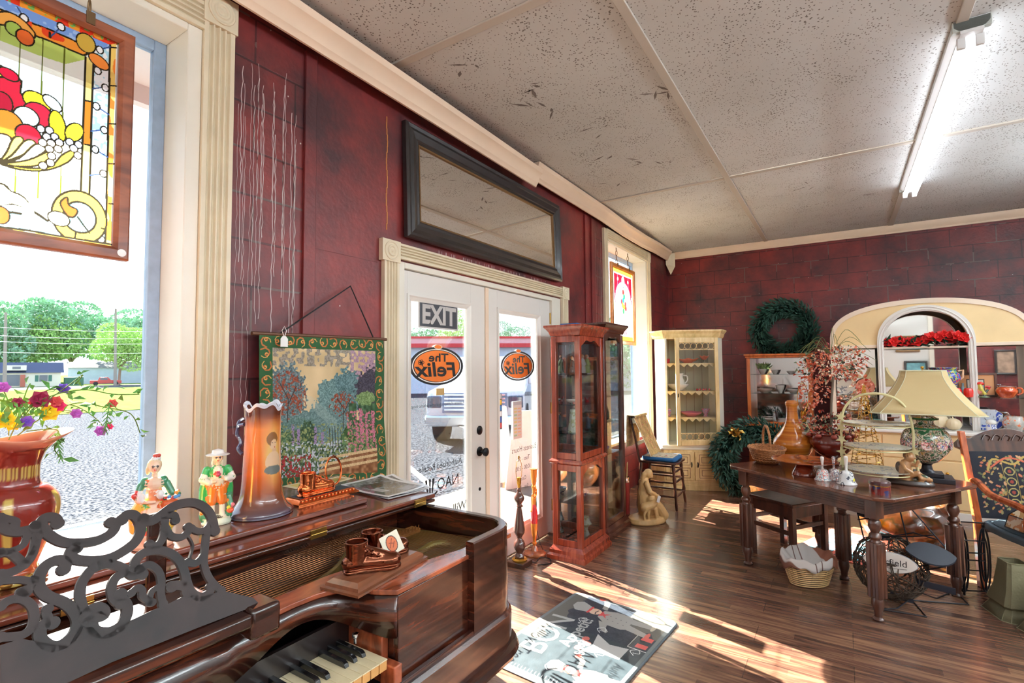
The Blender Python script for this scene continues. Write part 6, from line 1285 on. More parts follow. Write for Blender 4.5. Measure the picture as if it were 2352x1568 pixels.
# which side is which: long side toward the doorway carries local +y
# ---- stool pushed under the table
rt = thing('wooden_stool', 'plain dark wooden stool pushed under the walnut table', 'stool', (4.58, .40, 0), TR)
a = MB(); a.box((-.21, -.2, .415), (.21, .2, .44)); mkobj('seat', a, dkw, rt, bevel=.005)
for sx_ in (-1, 1):
    for sy_ in (-1, 1): a = MB(); a.box((sx_*.18-.02, sy_*.17-.02, 0), (sx_*.18+.02, sy_*.17+.02, .415)); mkobj('leg', a, dkw, rt, bevel=.003)
for sy_ in (-1, 1): a = MB(); a.box((-.18, sy_*.17-.01, .33), (.18, sy_*.17+.01, .415)); mkobj('apron', a, dkw, rt, bevel=.002); a = MB(); a.box((-.18, sy_*.17-.01, .2), (.18, sy_*.17+.01, .23)); mkobj('stretcher', a, dkw, rt, bevel=.002)
for sx_ in (-1, 1): a = MB(); a.box((sx_*.18-.01, -.17, .33), (sx_*.18+.01, .17, .415)); mkobj('apron', a, dkw, rt, bevel=.002); a = MB(); a.box((sx_*.18-.01, -.17, .25), (sx_*.18+.01, .17, .28)); mkobj('stretcher', a, dkw, rt, bevel=.002)
# ================= orange oak curio with its lower cupboard =================
oak = wood('orange_oak', (176, 84, 34), (222, 122, 58), (8, 8, 1.5), 2.4, .3, .4)
rt = thing('curio_cabinet', 'small orange oak glass curio cabinet below the wall wreath', 'curio cabinet', (7.06, .645, .755), PI/2+PI)
# local x to the viewer's right (-Y world), local -y toward the viewer
a = MB()
for x in (-.33, .33): a.box((x-.02, -.15, 0), (x+.02, .15, .8))
a.box((-.33, -.15, 0), (.33, .15, .03)); mkobj('case', a, oak, rt, bevel=.003)
a = MB(); a.box((-.36, -.17, .8), (.36, .16, .825)); a.box((-.375, -.185, .825), (.375, .17, .85)); mkobj('cornice', a, oak, rt, bevel=.006)
a = MB(); a.box((-.31, .13, .03), (.31, .145, .8)); mkobj('mirror_back', a, backmir, rt, smooth=False)
for z in (.37, .6): a = MB(); a.box((-.31, -.12, z-.006), (.31, .13, z)); mkobj('glass_shelf', a, shelfg, rt, smooth=False)
g = MB(); g.box((-.31, -.14, .03), (.31, -.137, .8)); mkobj('pane', g, cabg, rt, smooth=False)
rt = thing('cupboard', 'low orange oak cupboard carrying the small curio cabinet', 'cupboard', (7.08, .645, 0), PI/2+PI)
a = MB(); a.box((-.35, -.17, .03), (.35, .17, .72)); mkobj('body', a, oak, rt, bevel=.004)
a = MB(); a.box((-.38, -.2, .72), (.38, .18, .752)); mkobj('top', a, oak, rt, bevel=.006)
for x0, x1 in ((-.33, -.005), (.005, .33)):
    a = MB(); a.box((x0, -.185, .07), (x1, -.17, .68)); d_ = mkobj('door', a, oak, rt, bevel=.004)
    for q in range(14): zz = .12+q*.038; a = MB(); a.box((x0+.03, -.193, zz), (x1-.03, -.185, zz+.026)); mkobj('louvre', a, oak, d_, bevel=.003)
# ================= arched cream hutch =================
hcr = solid('hutch_cream', (238, 208, 156), .45, vary=.05, vs=4); hpk = solid('hutch_trim', (238, 218, 196), .4); hwt = solid('hutch_white', (236, 232, 226), .4)
rt = thing('arched_hutch', 'large cream hutch with arched mirrored top and wide drawers', 'hutch', (6.58, -.70, 0), PI/2+PI); hu = rt
# local x = viewer's right, local y = away from viewer; front of drawers at y=-.25
a = MB(); a.box((-.80, -.25, .06), (.80, .25, .79)); mkobj('drawer_case', a, hcr, rt, bevel=.004)
a = MB(); a.box((-.82, -.265, 0), (.82, .25, .075)); mkobj('base_board', a, hwt, rt, bevel=.006)
a = MB(); a.box((-.83, -.29, .79), (.83, .27, .825)); mkobj('counter', a, hwt, rt, bevel=.01)
for x0, x1 in ((-.79, -.4), (-.385, .385), (.4, .79)):
    for z0, z1 in ((.1, .31), (.325, .54), (.555, .77)):
        a = MB(); a.box((x0, -.262, z0), (x1, -.25, z1)); d_ = mkobj('drawer', a, hcr, rt, bevel=.004)
        kb = MB(); kb.ell(((x0+x1)/2+(.1 if x1-x0 > .5 else 0), -.275, (z0+z1)/2), .014, 10, 8); mkobj('knob', kb, goldm, d_)
def archpts(r_x, z0, zt, n=40, p=.8):   # flattened outer arch / round inner arch
    return [(r_x*math.cos(PI*i/n), z0+(zt-z0)*math.sin(PI*i/n)**p) for i in range(n+1)]
out_o = archpts(.80, 1.66, 2.125, 40, .62); out_i = archpts(.765, 1.66, 2.075, 40, .62)
in_o = archpts(.385, 1.66, 2.055); in_i = archpts(.33, 1.66, 1.995)
a = MB()
def band(mb, A, B, y0, y1):
    n = len(A)
    for i in range(n-1):
        q = [A[i], A[i+1], B[i+1], B[i]]; mb.slab(q, 'y', y0, y1)
band(a, out_o, out_i, -.05, .2); a.box((-.80, -.05, .825), (-.765, .2, 1.66)); a.box((.765, -.05, .825), (.80, .2, 1.66)); mkobj('outer_arch', a, hpk, rt, ang=.5)
a = MB()
band(a, in_o, in_i, -.08, -.03); a.box((-.385, -.08, .825), (-.33, -.03, 1.66)); a.box((.33, -.08, .825), (.385, -.03, 1.66))
for e in (.345, .37): 
    for s_ in (-1, 1): a.tube([(s_*e, -.082, .83), (s_*e, -.082, 1.66)], .006, 6, cap=False)
    a.tube([(e*math.cos(PI*i/24), -.082, 1.66+(e/.33*.335)*math.sin(PI*i/24)) for i in range(25)], .006, 6)
mkobj('inner_arch', a, hwt, rt, ang=.5)
a = MB(); n_ = 30
for s_ in (1, -1):   # spandrel panels between the arches
    A = [(s_*(.385*math.cos(PI/2*i/n_)), 1.66+.395*math.sin(PI/2*i/n_)) for i in range(n_+1)]; B = []
    for i in range(n_+1):
        th = PI/2*i/n_; B.append((s_*.775*math.cos(th), 1.66+.415*math.sin(th)**.62 if th > 0 else 1.66))
    for i in range(n_): a.slab([A[i], A[i+1], B[i+1], B[i]], 'y', -.04, -.028)
mkobj('arch_panel', a, hcr, rt, smooth=False)
for s_ in (1, -1): a = MB(); a.box((min(s_*.385, s_*.765), -.055, 1.635), (max(s_*.385, s_*.765), -.025, 1.668)); mkobj('arch_rail', a, hpk, rt, bevel=.003)
a = MB(); band(a, archpts(.764, 1.66, 2.07, 40, .62), [(x, 1.655) for x, z in out_i], .185, .192); a.box((-.765, .185, .825), (.765, .192, 1.66)); mkobj('mirror_back', a, backmir if False else mirr, rt, smooth=False)
a = MB(); a.box((-.335, -.06, 1.625), (.335, .18, 1.637)); mkobj('arch_shelf', a, shelfg, rt, smooth=False); a = MB(); a.box((-.335, -.066, 1.622), (.335, -.058, 1.64)); mkobj('shelf_edge', a, hpk, rt, smooth=False)
for x0, x1 in ((-.765, -.345), (-.33, .33), (.345, .765)): a = MB(); a.box((x0, -.03, 1.135), (x1, .18, 1.143)); mkobj('glass_shelf', a, shelfg, rt, smooth=False)
# far side of the room, seen in the mirrors: framed prints and a white door leaf
for i, (y, z, w_, h_, lb, c_) in enumerate([(-1.45, 2.0, .5, .42, 'gilt framed dark print on the white partition behind the camera', (110, 110, 112)), (-1.6, 1.38, .48, .36, 'black framed teal print on the white partition', (110, 160, 168)), (-3.3, 1.5, .4, .6, 'tall framed print at the end of the white partition', (160, 130, 110))]):
    rt = thing('framed_picture', lb, 'picture', (FX0+.02, y, z), PI/2)
    picture_frame(rt, w_, h_, [(0, 0), (0, .02), (.02, .03), (.05, .015), (.05, 0)], gilt if i == 0 else ebony)
    a = MB(); a.box((-w_/2+.04, -.006, -h_/2+.04), (w_/2-.04, -.004, h_/2-.04)); mkobj('print', a, solid('print_%d' % i, c_, .5, vary=.5, vs=7), rt, smooth=False)
# ================= things on the walnut table =================
def V3(p, z=None): return (p.x, p.y, p.z if z is None else z)
def pcol(*c): return tuple(x/255 for x in c)
def lathe_thing(name, label, cat, loc, prof, m, n=28, sm=4, part='body', group=None, wave=None, single=False, sy=1):
    a = MB(); a.lathe(smooth(prof, sm) if sm > 1 else prof, n=n, cap=False, wave=wave, sy=sy)
    if single: o = mkobj(name, a, m, ang=1.0); o.location = loc; return tag(o, label, cat, group)
    rt = thing(name, label, cat, loc, group=group); mkobj(part, a, m, rt, ang=1.0); return rt
def spk(name, cols, sc=40, rough=.15, coat=.8, interp='CONSTANT'):
    """glazed ware with painted blotches"""
    m, t, b = newmat(name); co = N(t, 'ShaderNodeTexCoord'); v = N(t, 'ShaderNodeTexNoise'); v.inputs['Scale'].default_value = sc; v.inputs['Detail'].default_value = 3
    t.links.new(co.outputs['Object'], v.inputs[0]); r = N(t, 'ShaderNodeValToRGB'); r.color_ramp.interpolation = interp; e = r.color_ramp.elements
    k = len(cols); e[0].position = 0; e[0].color = L4(cols[0]); e[1].position = .35+.3/k; e[1].color = L4(cols[1])
    for i in range(2, k): x = e.new(.35+.3*i/k); x.color = L4(cols[i])
    t.links.new(v.outputs[0], r.inputs[0]); t.links.new(r.outputs[0], b.inputs['Base Color']); b.inputs['Roughness'].default_value = rough; b.inputs['Coat Weight'].default_value = coat
    return m
wick = wood('wicker', (120, 66, 34), (206, 140, 84), (10, 10, 30), 6, .6, .1, bump=.5); porc = solid('white_china', (240, 238, 232), .15, coat=.8)
p = onZ(1762, 1062, TZ); rt = thing('wicker_basket', 'brown wicker basket with hoop handle at the left end of the walnut table', 'basket', V3(p), .3)
a = MB(); a.lathe([(.001, .005), (.10, .0), (.13, .02), (.16, .07), (.178, .115), (.172, .12), (.15, .07), (.12, .025), (.001, .02)], n=40, cap=False, sy=.72); mkobj('woven_bowl', a, wick, rt, ang=1)
a = MB(); [a.tube([(.179*math.cos(2*PI*i/40), .129*math.sin(2*PI*i/40), .115+.004*math.sin(i*PI+q)) for i in range(40)], .006, 6, closed=True) for q in (0, 1)]; mkobj('rim', a, wick, rt)
for q in range(5):
    a = MB(); rr_ = [.137, .146, .155, .163, .17][q]; a.tube([(rr_*math.cos(2*PI*i/60), .72*rr_*math.sin(2*PI*i/60), .03+q*.018+.003*(-1)**i) for i in range(60)], .0045, 5, closed=True); mkobj('weave_band', a, wick, rt)
a = MB(); a.tube(smooth([(-.13, 0, .1), (-.125, 0, .2), (-.07, 0, .26), (0, 0, .28), (.07, 0, .26), (.125, 0, .2), (.13, 0, .1)], 6), .009, 8); mkobj('handle', a, wick, rt)
# cake stand of amber glass with a brown platter
ambg = solid('amber_glass', (170, 60, 30), .06, coat=1, trans=.5); brg = wood('streaked_brown', (96, 40, 20), (190, 96, 44), (2, 2, 2), 7, .12, .9)
p = onZ(1848, 1090, TZ)
lathe_thing('glass_bowl', 'small upturned red amber glass bowl under the brown platter', 'bowl', V3(p), [(.075, 0), (.08, .004), (.07, .03), (.05, .065), (.03, .072), (.001, .073)], ambg, single=True)
lathe_thing('brown_platter', 'round glazed brown platter resting on the amber glass bowl', 'platter', (p.x, p.y, TZ+.0735), [(.001, 0), (.06, 0), (.1, .006), (.19, .024), (.2, .03), (.19, .03), (.1, .012), (.001, .008)], brg, single=True, n=40)
p = onZ(1835, 1056, TZ); gv = wood('ringed_orange_glaze', (176, 84, 20), (226, 142, 50), (.5, .5, 22), 2.5, .12, .9)
p2 = Vector((4.86, .37, TZ)); gl_ = lathe_thing('gourd_vase', 'tall orange gourd shaped pottery vase with fine brown rings', 'vase', (4.68, .35, TZ), [(.001, .0), (.06, 0), (.08, .01), (.125, .06), (.145, .12), (.13, .17), (.085, .23), (.052, .29), (.042, .35), (.04, .41), (.046, .43), (.047, .45), (.034, .462), (.03, .45), (.03, .3)], gv, single=True, n=40)
# bells
bm = [spk('bell_paint_1', [(240, 240, 236), (240, 240, 236), (70, 130, 150), (240, 240, 236), (214, 80, 60), (240, 240, 236)], 60), spk('bell_paint_2', [(240, 238, 234), (240, 238, 234), (150, 40, 40), (240, 238, 234), (60, 60, 100), (240, 238, 234)], 55), spk('bell_paint_3', [(240, 240, 240), (240, 240, 240), (236, 238, 240), (60, 66, 80), (240, 240, 240)], 34)]
for i, (x, y, s_, lb) in enumerate([(1890, 1102, 1.0, 'white china hand bell with small red flowers, leftmost on the walnut table'), (1916, 1101, .98, 'middle china hand bell with dark red pattern'), (1945, 1111, 1.14, 'largest china hand bell with a dark blue figure and yellow sticker')]):
    p = onZ(x, y, TZ); rt = thing('china_bell', lb, 'bell', V3(p)); rt.scale = (s_,)*3
    a = MB(); a.lathe(smooth([(.048, 0), (.05, .004), (.04, .02), (.034, .05), (.028, .066), (.008, .075)], 4)+[(.006, .07), (.03, .045), (.044, .003)], n=26, cap=False); mkobj('bell_body', a, bm[i], rt, ang=1)
    a = MB(); a.lathe(smooth([(.008, .074), (.006, .085), (.0075, .11), (.011, .14), (.009, .15), (.001, .153)], 4), n=14); mkobj('handle', a, bm[i] if i == 1 else porc, rt)
    if i == 2: a = MB(); a.T = Matrix.Translation((-.02, -.034, .028)) @ Matrix.Rotation(-.5, 4, 'Z') @ Matrix.Rotation(PI/2, 4, 'X'); a.lathe([(.009, 0), (.001, .0012)], n=12); mkobj('sticker', a, solid('yellow_dot', (236, 226, 60), .6), rt)
# oval tin
p = onZ(2021, 1131, TZ); rt = thing('oval_tin', 'small oval dark red tin with a lid at the near corner of the table', 'tin', V3(p), .1); tn = spk('tin_red', [(40, 40, 90), (110, 30, 30), (120, 34, 34), (130, 40, 36), (190, 60, 50)], 18, .25)
el = lambda r, q: [(r*math.cos(2*PI*i/32), r*q*math.sin(2*PI*i/32)) for i in range(32)]
a = MB(); a.prism(el(.078, .66), 0, .05); mkobj('body', a, tn, rt); a = MB(); a.prism(el(.081, .67), .05, .066, sc1=.985); a.prism(el(.07, .66), .066, .072, sc1=.9); mkobj('lid', a, solid('tin_lid', (70, 30, 34), .3, coat=.4), rt); a = MB(); a.prism(el(.0815, .67), .047, .051); mkobj('gilt_line', a, goldm, rt)
# tiered stand
p = onZ(2017, 1103, TZ); vdir = Vector((p.x, p.y, 0)).normalized(); rz_ = math.atan2(vdir.y, vdir.x)-PI/2
rt = thing('tiered_stand', 'three tier plate stand with an arched handle trimmed with metal leaves', 'tiered stand', V3(p), rz_)
crm = solid('aged_cream_metal', (214, 206, 156), .45, .1); 
a = MB(); a.tube(smooth([(-.19, 0, .0), (-.19, 0, .2), (-.188, 0, .36), (-.165, 0, .46), (-.1, 0, .535), (0, 0, .56), (.1, 0, .535), (.165, 0, .46), (.19, 0, .33), (.19, 0, .15), (.235, 0, .0)], 5), .0075, 8); mkobj('arched_handle', a, crm, rt)
plm = spk('plate_paint', [(246, 246, 226), (250, 248, 230), (236, 240, 222), (250, 248, 230), (170, 180, 190), (240, 242, 226)], 14, .35, .3)
for z in (.055, .205, .355):
    a = MB(); a.lathe([(.001, 0), (.1, 0), (.15, .008), (.178, .014), (.18, .018), (.15, .014), (.1, .006), (.001, .006)], c=(0, 0, z), n=40, cap=False, sy=.9); mkobj('plate', a, plm, rt, ang=1)
    a = MB(); a.tube([(-.19, 0, z-.004), (.19, 0, z-.004)], .004, 6); a.tube([(.178*math.cos(2*PI*i/36), .16*math.sin(2*PI*i/36), z-.001) for i in range(36)], .0035, 5, closed=True); mkobj('ring_support', a, crm, rt)
def leaf_star(c, r, m, par, ph=0):
    a = MB(); pts = []
    for i in range(10): q = ph+i*PI/5; R_ = r if i % 2 == 0 else r*.42; pts.append((c[0]+R_*math.cos(q), c[2]+R_*math.sin(q)))
    a.slab(pts, 'y', c[1]-.003, c[1]+.003); return mkobj('metal_leaf', a, m, par, smooth=False)
for i, z in enumerate((.03, .1, .17, .25, .33, .4)): leaf_star((-.19, -.01, z), .034, crm, rt, .3*i)
for i, z in enumerate((.12, .2)): leaf_star((.195, -.01, z), .03, crm, rt, .4*i)
# cherub on a dark base
p = onZ(2090, 1112, TZ); tanp = vcol('cherub_glaze', .3, .4); rt = thing('cherub_figurine', 'tan glazed seated cherub figurine on a dark oval base by the big lamp', 'figurine', V3(p), rz_)
K = (176, 128, 84); Dk = (56, 44, 38)
fuse('figure', [(LATHE([(.001, 0), (.12, 0), (.125, .012), (.11, .03), (.001, .034)], sy=.5, n=30), Dk), (CAP(((-.02, 0, .05), .036), ((-.02, .0, .1), .032), ((-.015, 0, .13), .028)), K), (E((.005, -.01, .168), (.026, .026, .028)), K), (E((.0, .0, .178), (.03, .029, .026)), (120, 80, 46)),
  (CAP(((-.02, -.02, .055), .022), ((.04, -.03, .075), .018), ((.055, -.03, .045), .014), ((.1, -.03, .042), .012)), K), (CAP(((-.02, .015, .055), .022), ((.05, .01, .06), .018), ((.095, .01, .04), .013)), K), (CAP(((-.035, -.02, .13), .014), ((-.02, -.045, .1), .012), ((.01, -.04, .08), .01)), K), (CAP(((.0, .01, .13), .013), ((.035, -.01, .12), .011), ((.045, -.02, .15), .009)), K), (E((-.05, .02, .1), (.02, .012, .035)), (90, 66, 50)), (E((.06, -.01, .05), (.035, .02, .02)), (70, 80, 60)), (E((.03, -.036, .168), (.005, .005, .005)), K)], tanp, rt, .003, 1)
# big lamp with bell shade
p = Vector((4.26, -.44, TZ)); rt = thing('table_lamp', 'large painted china lamp with a wide tan bell shade on the walnut table', 'lamp', V3(p), rz_)
a = MB(); a.box((-.1, -.09, 0), (.13, .09, .03)); a.box((-.07, -.06, .03), (.08, .06, .055)); a.tube([(-.05, 0, .05), (-.07, -.03, .03)], .012, 6); a.lathe([(.05, .05), (.03, .07), (.025, .1), (.04, .115)], n=18); mkobj('base', a, solid('dark_bronze', (44, 44, 50), .35, .5), rt, bevel=.003)
chn = spk('painted_lamp_china', [(46, 96, 62), (50, 104, 68), (226, 214, 196), (216, 200, 186), (90, 130, 90), (110, 66, 66), (232, 222, 206), (190, 150, 80)], 34, .12)
a = MB(); a.lathe(smooth([(.035, .11), (.07, .13), (.115, .19), (.13, .25), (.12, .3), (.085, .34), (.05, .36), (.045, .38), (.065, .395), (.05, .41), (.02, .42), (.015, .44)], 4), n=36); mkobj('china_body', a, chn, rt, ang=1)
grn = solid('green_enamel', (40, 110, 70), .15, coat=.8); a = MB(); 
for zc, r_ in ((.335, .093), (.395, .066)): a.tube([(r_*math.cos(2*PI*i/30), r_*math.sin(2*PI*i/30), zc) for i in range(30)], .007, 6, closed=True)
mkobj('green_band', a, grn, rt)
for i in range(5): an = -PI/2+(i-2)*.62; a = MB(); a.T = Matrix.Translation((.124*math.cos(an), .124*math.sin(an), .24)) @ Matrix.Rotation(an, 4, 'Z') @ Matrix.Rotation(PI/2, 4, 'Y'); a.lathe([(.035, .0), (.034, .006), (.028, .004), (.001, .009)], n=20); mkobj('medallion', a, spk('medallion_paint', [(240, 220, 210), (220, 120, 130), (60, 90, 60), (240, 226, 214), (90, 80, 140)], 60) if 'medallion_paint' not in MATS else MATS['medallion_paint'], rt)
a = MB(); a.tube([(0, 0, .42), (0, 0, .72)], .004, 6); a.ell((0, 0, .725), .01, 8, 6); mkobj('harp_rod', a, goldm, rt)
def sqring(hw, hd, ch_): return [(-hw+ch_, -hd), (hw-ch_, -hd), (hw, -hd+ch_), (hw, hd-ch_), (hw-ch_, hd), (-hw+ch_, hd), (-hw, hd-ch_), (-hw, -hd+ch_)]
shd = solid('tan_linen_shade', (206, 182, 134), .8, bump=.1, bs=300); shdl = solid('pale_shade_trim', (216, 214, 184), .7)
def shade(parent, levels, m, trim, ang=.3):
    a = MB(); n = 8; vs = []
    for (z, hw, hd, c_) in levels: vs += [(x, y, z) for x, y in sqring(hw, hd, c_)]
    a.add(vs, [(j*n+i, j*n+(i+1) % n, (j+1)*n+(i+1) % n, (j+1)*n+i) for j in range(len(levels)-1) for i in range(n)]); o = mkobj('shade', a, m, parent, ang=ang, solidify=.002)
    for z, hw, hd, c_ in (levels[0], levels[-1]):
        a = MB(); a.tube([(x, y, z) for x, y in sqring(hw, hd, c_)], .004, 6, closed=True); mkobj('trim_ring', a, trim, o)
    for i in range(n): a = MB(); a.tube([Vector(vs[j*n+i]) for j in range(len(levels))], .0025, 5); mkobj('seam', a, trim, o)
    return o
lv_ = [(.705-t*.27, .115+.17*t**1.5, .085+.13*t**1.5, .028+.02*t) for t in [i/7 for i in range(8)]]
shade(rt, lv_, shd, shdl)
# red pot with tall dried flower arrangement
redc = solid('oxblood_glaze', (120, 34, 22), .12, coat=1)
PT_ = Vector((4.62, .088, TZ)); rt = thing('flower_pot', 'oxblood pedestal pot with applied roses holding a tall artificial flower arrangement', 'pot', V3(PT_), rz_)
a = MB(); a.lathe(smooth([(.001, 0), (.07, 0), (.072, .01), (.04, .03), (.045, .045), (.1, .08), (.14, .13), (.152, .165), (.142, .2), (.135, .215), (.146, .225), (.135, .226), (.12, .2), (.001, .18)], 4), n=40, cap=False); mkobj('pot_body', a, redc, rt, ang=1)
rose = solid('rose_clay', (176, 74, 60), .3, coat=.5)
for i in range(9): an = i*.7; mkobj('applied_rose', E((.148*math.cos(an), .148*math.sin(an), .215), (.022, .022, .016)), rose, rt)
a = MB(); a.tube(smooth([(-.14, 0, .2), (-.185, 0, .215), (-.19, 0, .17), (-.15, 0, .14)], 4), .012, 8); mkobj('pot_handle', a, porc, rt)
a = MB(); a.tube([(-.0, .0, .18), (.01, .0, .45), (.03, 0, .66)], .009, 7); mkobj('trunk', a, bark, rt)
pal = [('pale_bloom', (240, 216, 186)), ('coral_bloom', (226, 124, 88)), ('brick_bloom', (206, 84, 52)), ('rose_bloom', (226, 150, 130)), ('sage_leaf', (130, 150, 116)), ('dark_leaf', (60, 66, 50)), ('pearl_berry', (236, 226, 214)), ('burgundy_bloom', (150, 56, 56))]
rr = random.Random(21); spots = {k_: [] for k_, _ in pal}
def add_cluster(cx, cz, rx, ry, rz, n_, keys):
    for _ in range(n_):
        v = Vector((rr.gauss(0, 1), rr.gauss(0, 1), rr.gauss(0, 1))).normalized()*rr.uniform(.6, 1.05); spots[rr.choice(keys)].append(((cx+v.x*rx, v.y*ry, cz+v.z*rz), v+Vector((0, -.4, 0))))
K1 = [k_ for k_, _ in pal]
add_cluster(-.01, .29, .19, .14, .09, 420, K1+['dark_leaf', 'burgundy_bloom']); add_cluster(.05, .78, .2, .15, .12, 420, K1+['pale_bloom', 'coral_bloom']); add_cluster(-.02, .72, .22, .14, .1, 240, K1+['sage_leaf'])
add_cluster(-.14, .55, .06, .06, .17, 130, ['coral_bloom', 'pale_bloom', 'rose_bloom', 'brick_bloom']); add_cluster(-.05, .58, .05, .06, .12, 90, ['coral_bloom', 'rose_bloom', 'pearl_berry']); add_cluster(.2, .6, .06, .06, .1, 70, ['rose_bloom', 'pale_bloom', 'coral_bloom'])
for k_, c_ in pal:
    a = MB(); cards(a, spots[k_], .03 if 'berry' not in k_ else .014, .9, 1.5, 5, .3); o = mkobj(k_, a, solid(k_, c_, .6, vary=.2, vs=60), rt, smooth=False); o['kind'] = 'stuff'
a = MB()
for i in range(16): an = rr.uniform(-.3, PI+.3); L_ = rr.uniform(.18, .34); a.tube(smooth([(.02, 0, .82), (.02+math.cos(an)*L_*.5, 0, .88+math.sin(an)*L_*.5), (.02+math.cos(an)*L_, rr.uniform(-.05, .05), .82+math.sin(an)*L_*.4-.05*rr.random())], 5), [.0022]*10+[.001], 4)
mkobj('grass_blades', a, solid('dry_grass', (110, 118, 70), .7), rt)['kind'] = 'stuff'
# beaded gold wire tree
p = Vector((4.60, -.13, TZ)); rt = thing('wire_tree', 'tall narrow cone tree of gold wire and beads behind the tiered stand', 'ornament', V3(p))
a = MB(); H2 = .60
for s_ in (1, -1, .5): a.tube([((.10*(1-t/120)**1.1+.005)*math.cos(s_*t*.42), (.10*(1-t/120)**1.1+.005)*math.sin(s_*t*.42), H2*t/120) for t in range(121)], .0022, 4)
for i in range(10): an = i*PI/5; a.tube([(.105*math.cos(an), .105*math.sin(an), 0), (.004*math.cos(an), .004*math.sin(an), H2)], .0018, 4)
mkobj('wire_cone', a, goldm, rt)
for _ in range(90): t = rr.random()**1.4; an = rr.random()*2*PI; r_ = .10*(1-t)+.006; mkobj('bead', E((r_*math.cos(an), r_*math.sin(an), H2*t), .0055), goldb, rt) if _ < 90 else None
# second lamp without shade behind the flowers
p = Vector((4.86, .27, TZ-.0)); rt = thing('table_lamp', 'pale lamp with bare wire harp behind the flower pot', 'lamp', (4.70, .27, TZ))
a = MB(); a.lathe(smooth([(.05, 0), (.055, .01), (.03, .03), (.05, .1), (.06, .18), (.03, .27), (.015, .3)], 4), n=24); mkobj('body', a, crm, rt)
a = MB(); a.lathe([(.02, .3), (.022, .38), (.001, .385)], n=14); mkobj('socket', a, goldm, rt); a = MB(); a.tube(smooth([(.012, 0, .36), (.05, -.03, .44), (.055, -.035, .52), (.02, -.01, .6), (0, 0, .61), (-.02, .01, .6), (-.055, .035, .52), (-.05, .03, .44), (-.012, 0, .36)], 4), .003, 6); mkobj('harp', a, goldm, rt)
# small dish with a cream animal beside the pot
lathe_thing('china_dish', 'small footed pale dish between the platter and the flower pot', 'dish', V3(onZ(1880, 1072, TZ)), [(.001, 0), (.03, 0), (.02, .02), (.05, .04), (.075, .05), (.07, .052), (.001, .035)], porc, single=True)
# ================= under and around the table =================
cp = spk('mottled_copper', [(52, 28, 16), (84, 46, 24), (104, 56, 28), (72, 50, 24), (126, 72, 38)], 6, .2, .8, 'LINEAR')
lathe_thing('copper_pot', 'big round mottled copper pot on the floor behind the walnut table', 'pot', (5.2, -.40, 0), [(.001, 0), (.15, 0), (.22, .03), (.30, .12), (.33, .21), (.30, .31), (.24, .365), (.235, .37), (.22, .35), (.2, .3), (.001, .05)], cp, n=44)
lathe_thing('amber_pot', 'smaller orange mottled pot in front of the low cupboard', 'pot', (5.82, .62, 0), [(.001, 0), (.12, 0), (.2, .08), (.24, .18), (.22, .28), (.15, .33), (.14, .34), (.13, .3), (.001, .05)], cp, n=40)
# wire bread basket lined with a striped cloth
rt = thing('wire_basket', 'oval rattan and black wire basket on the floor before the table', 'basket', (4.03, .235, 0), -.9)
ratt = solid('pale_rattan', (222, 184, 128), .5)
for i in range(11): t = i/10; rx, ry = .125+.045*t, .085+.035*t; a = MB(); a.tube([(rx*math.cos(2*PI*q/36), ry*math.sin(2*PI*q/36), .008+.135*t) for q in range(36)], .0042, 6, closed=True); mkobj('rattan_hoop', a, ratt, rt)
a = MB(); a.tube([(.173*math.cos(2*PI*q/36), .123*math.sin(2*PI*q/36), .155) for q in range(36)], .0055, 6, closed=True)
for q in range(10): an = q*PI/5; a.tube([(.12*math.cos(an), .08*math.sin(an), .004), (.173*math.cos(an), .123*math.sin(an), .155)], .0022, 5)
a.prism([(.12*math.cos(2*PI*q/24), .08*math.sin(2*PI*q/24)) for q in range(24)], .003, .007); mkobj('wire_frame', a, black, rt)
ca = Canvas(1, 1, 90, (222, 216, 212)); ca.rect(.36, 0, .385, 1, (100, 62, 50)); ca.rect(.5, 0, .525, 1, (100, 62, 50)); ca.rect(.82, 0, 1, 1, (150, 92, 70)); ca.rect(0, 0, .03, 1, (120, 76, 60))
def nap(x, y):
    u_, v_ = (x-.5)*2, (y-.5)*2; p_, q_ = u_*math.sqrt(1-v_*v_/2), v_*math.sqrt(1-u_*u_/2); r_ = math.hypot(p_, q_); an = math.atan2(q_, p_)
    z = .05+.125*min(r_/.86, 1)**1.5+.01*math.sin(an*5+1)*r_+.008*math.sin(an*11)*r_*r_+.03*max(0, math.sin(an))*r_; R_ = min(r_, .86)/.86
    if r_ > .86: e_ = (r_-.86)/.14; z += .012*math.sin(e_*PI)-.05*e_*e_; R_ = 1+.12*math.sin(e_*PI/2)
    return (.165*R_*math.cos(an), .117*R_*math.sin(an), z)
o = mkobj('striped_napkin', ca.mesh(nap), cloth, ang=3, solidify=.003); o.location = (4.03, .235, .004); o.rotation_euler = (0, 0, -.9); tag(o, 'pale napkin with brown stripes lining the oval wire basket', 'napkin')
# rug with bird panels
ca = Canvas(.75, .5, 150, (222, 110, 92)); nz = ca.noise(3, 3); ca.a += (nz[..., None]-.5)*.12
for i in range(3):
    for j in range(2): x0, y0 = .07+i*.215, .06+j*.2; ca.rect(x0, y0, x0+.18, y0+.17, (60, 60, 70)); ca.rect(x0+.01, y0+.01, x0+.17, y0+.16, (120, 196, 216)); ca.line(smooth([(x0+.04, y0+.05), (x0+.07, y0+.11), (x0+.1, y0+.07), (x0+.13, y0+.12)], 4), .012, (40, 50, 70))
rt = thing('small_rug', 'small red woven rug with blue bird panels on the floor behind the table', 'rug', (5.0, .02, 0), -.35); mkobj('woven_top', ca.mesh(lambda x, y: (x-.375, y-.25, .006)), cloth, rt, smooth=False); mkobj('rug_edge', MB().box((-.378, -.253, 0), (.378, .253, .0055)), solid('rug_red', (176, 80, 66), .9), rt, smooth=False)
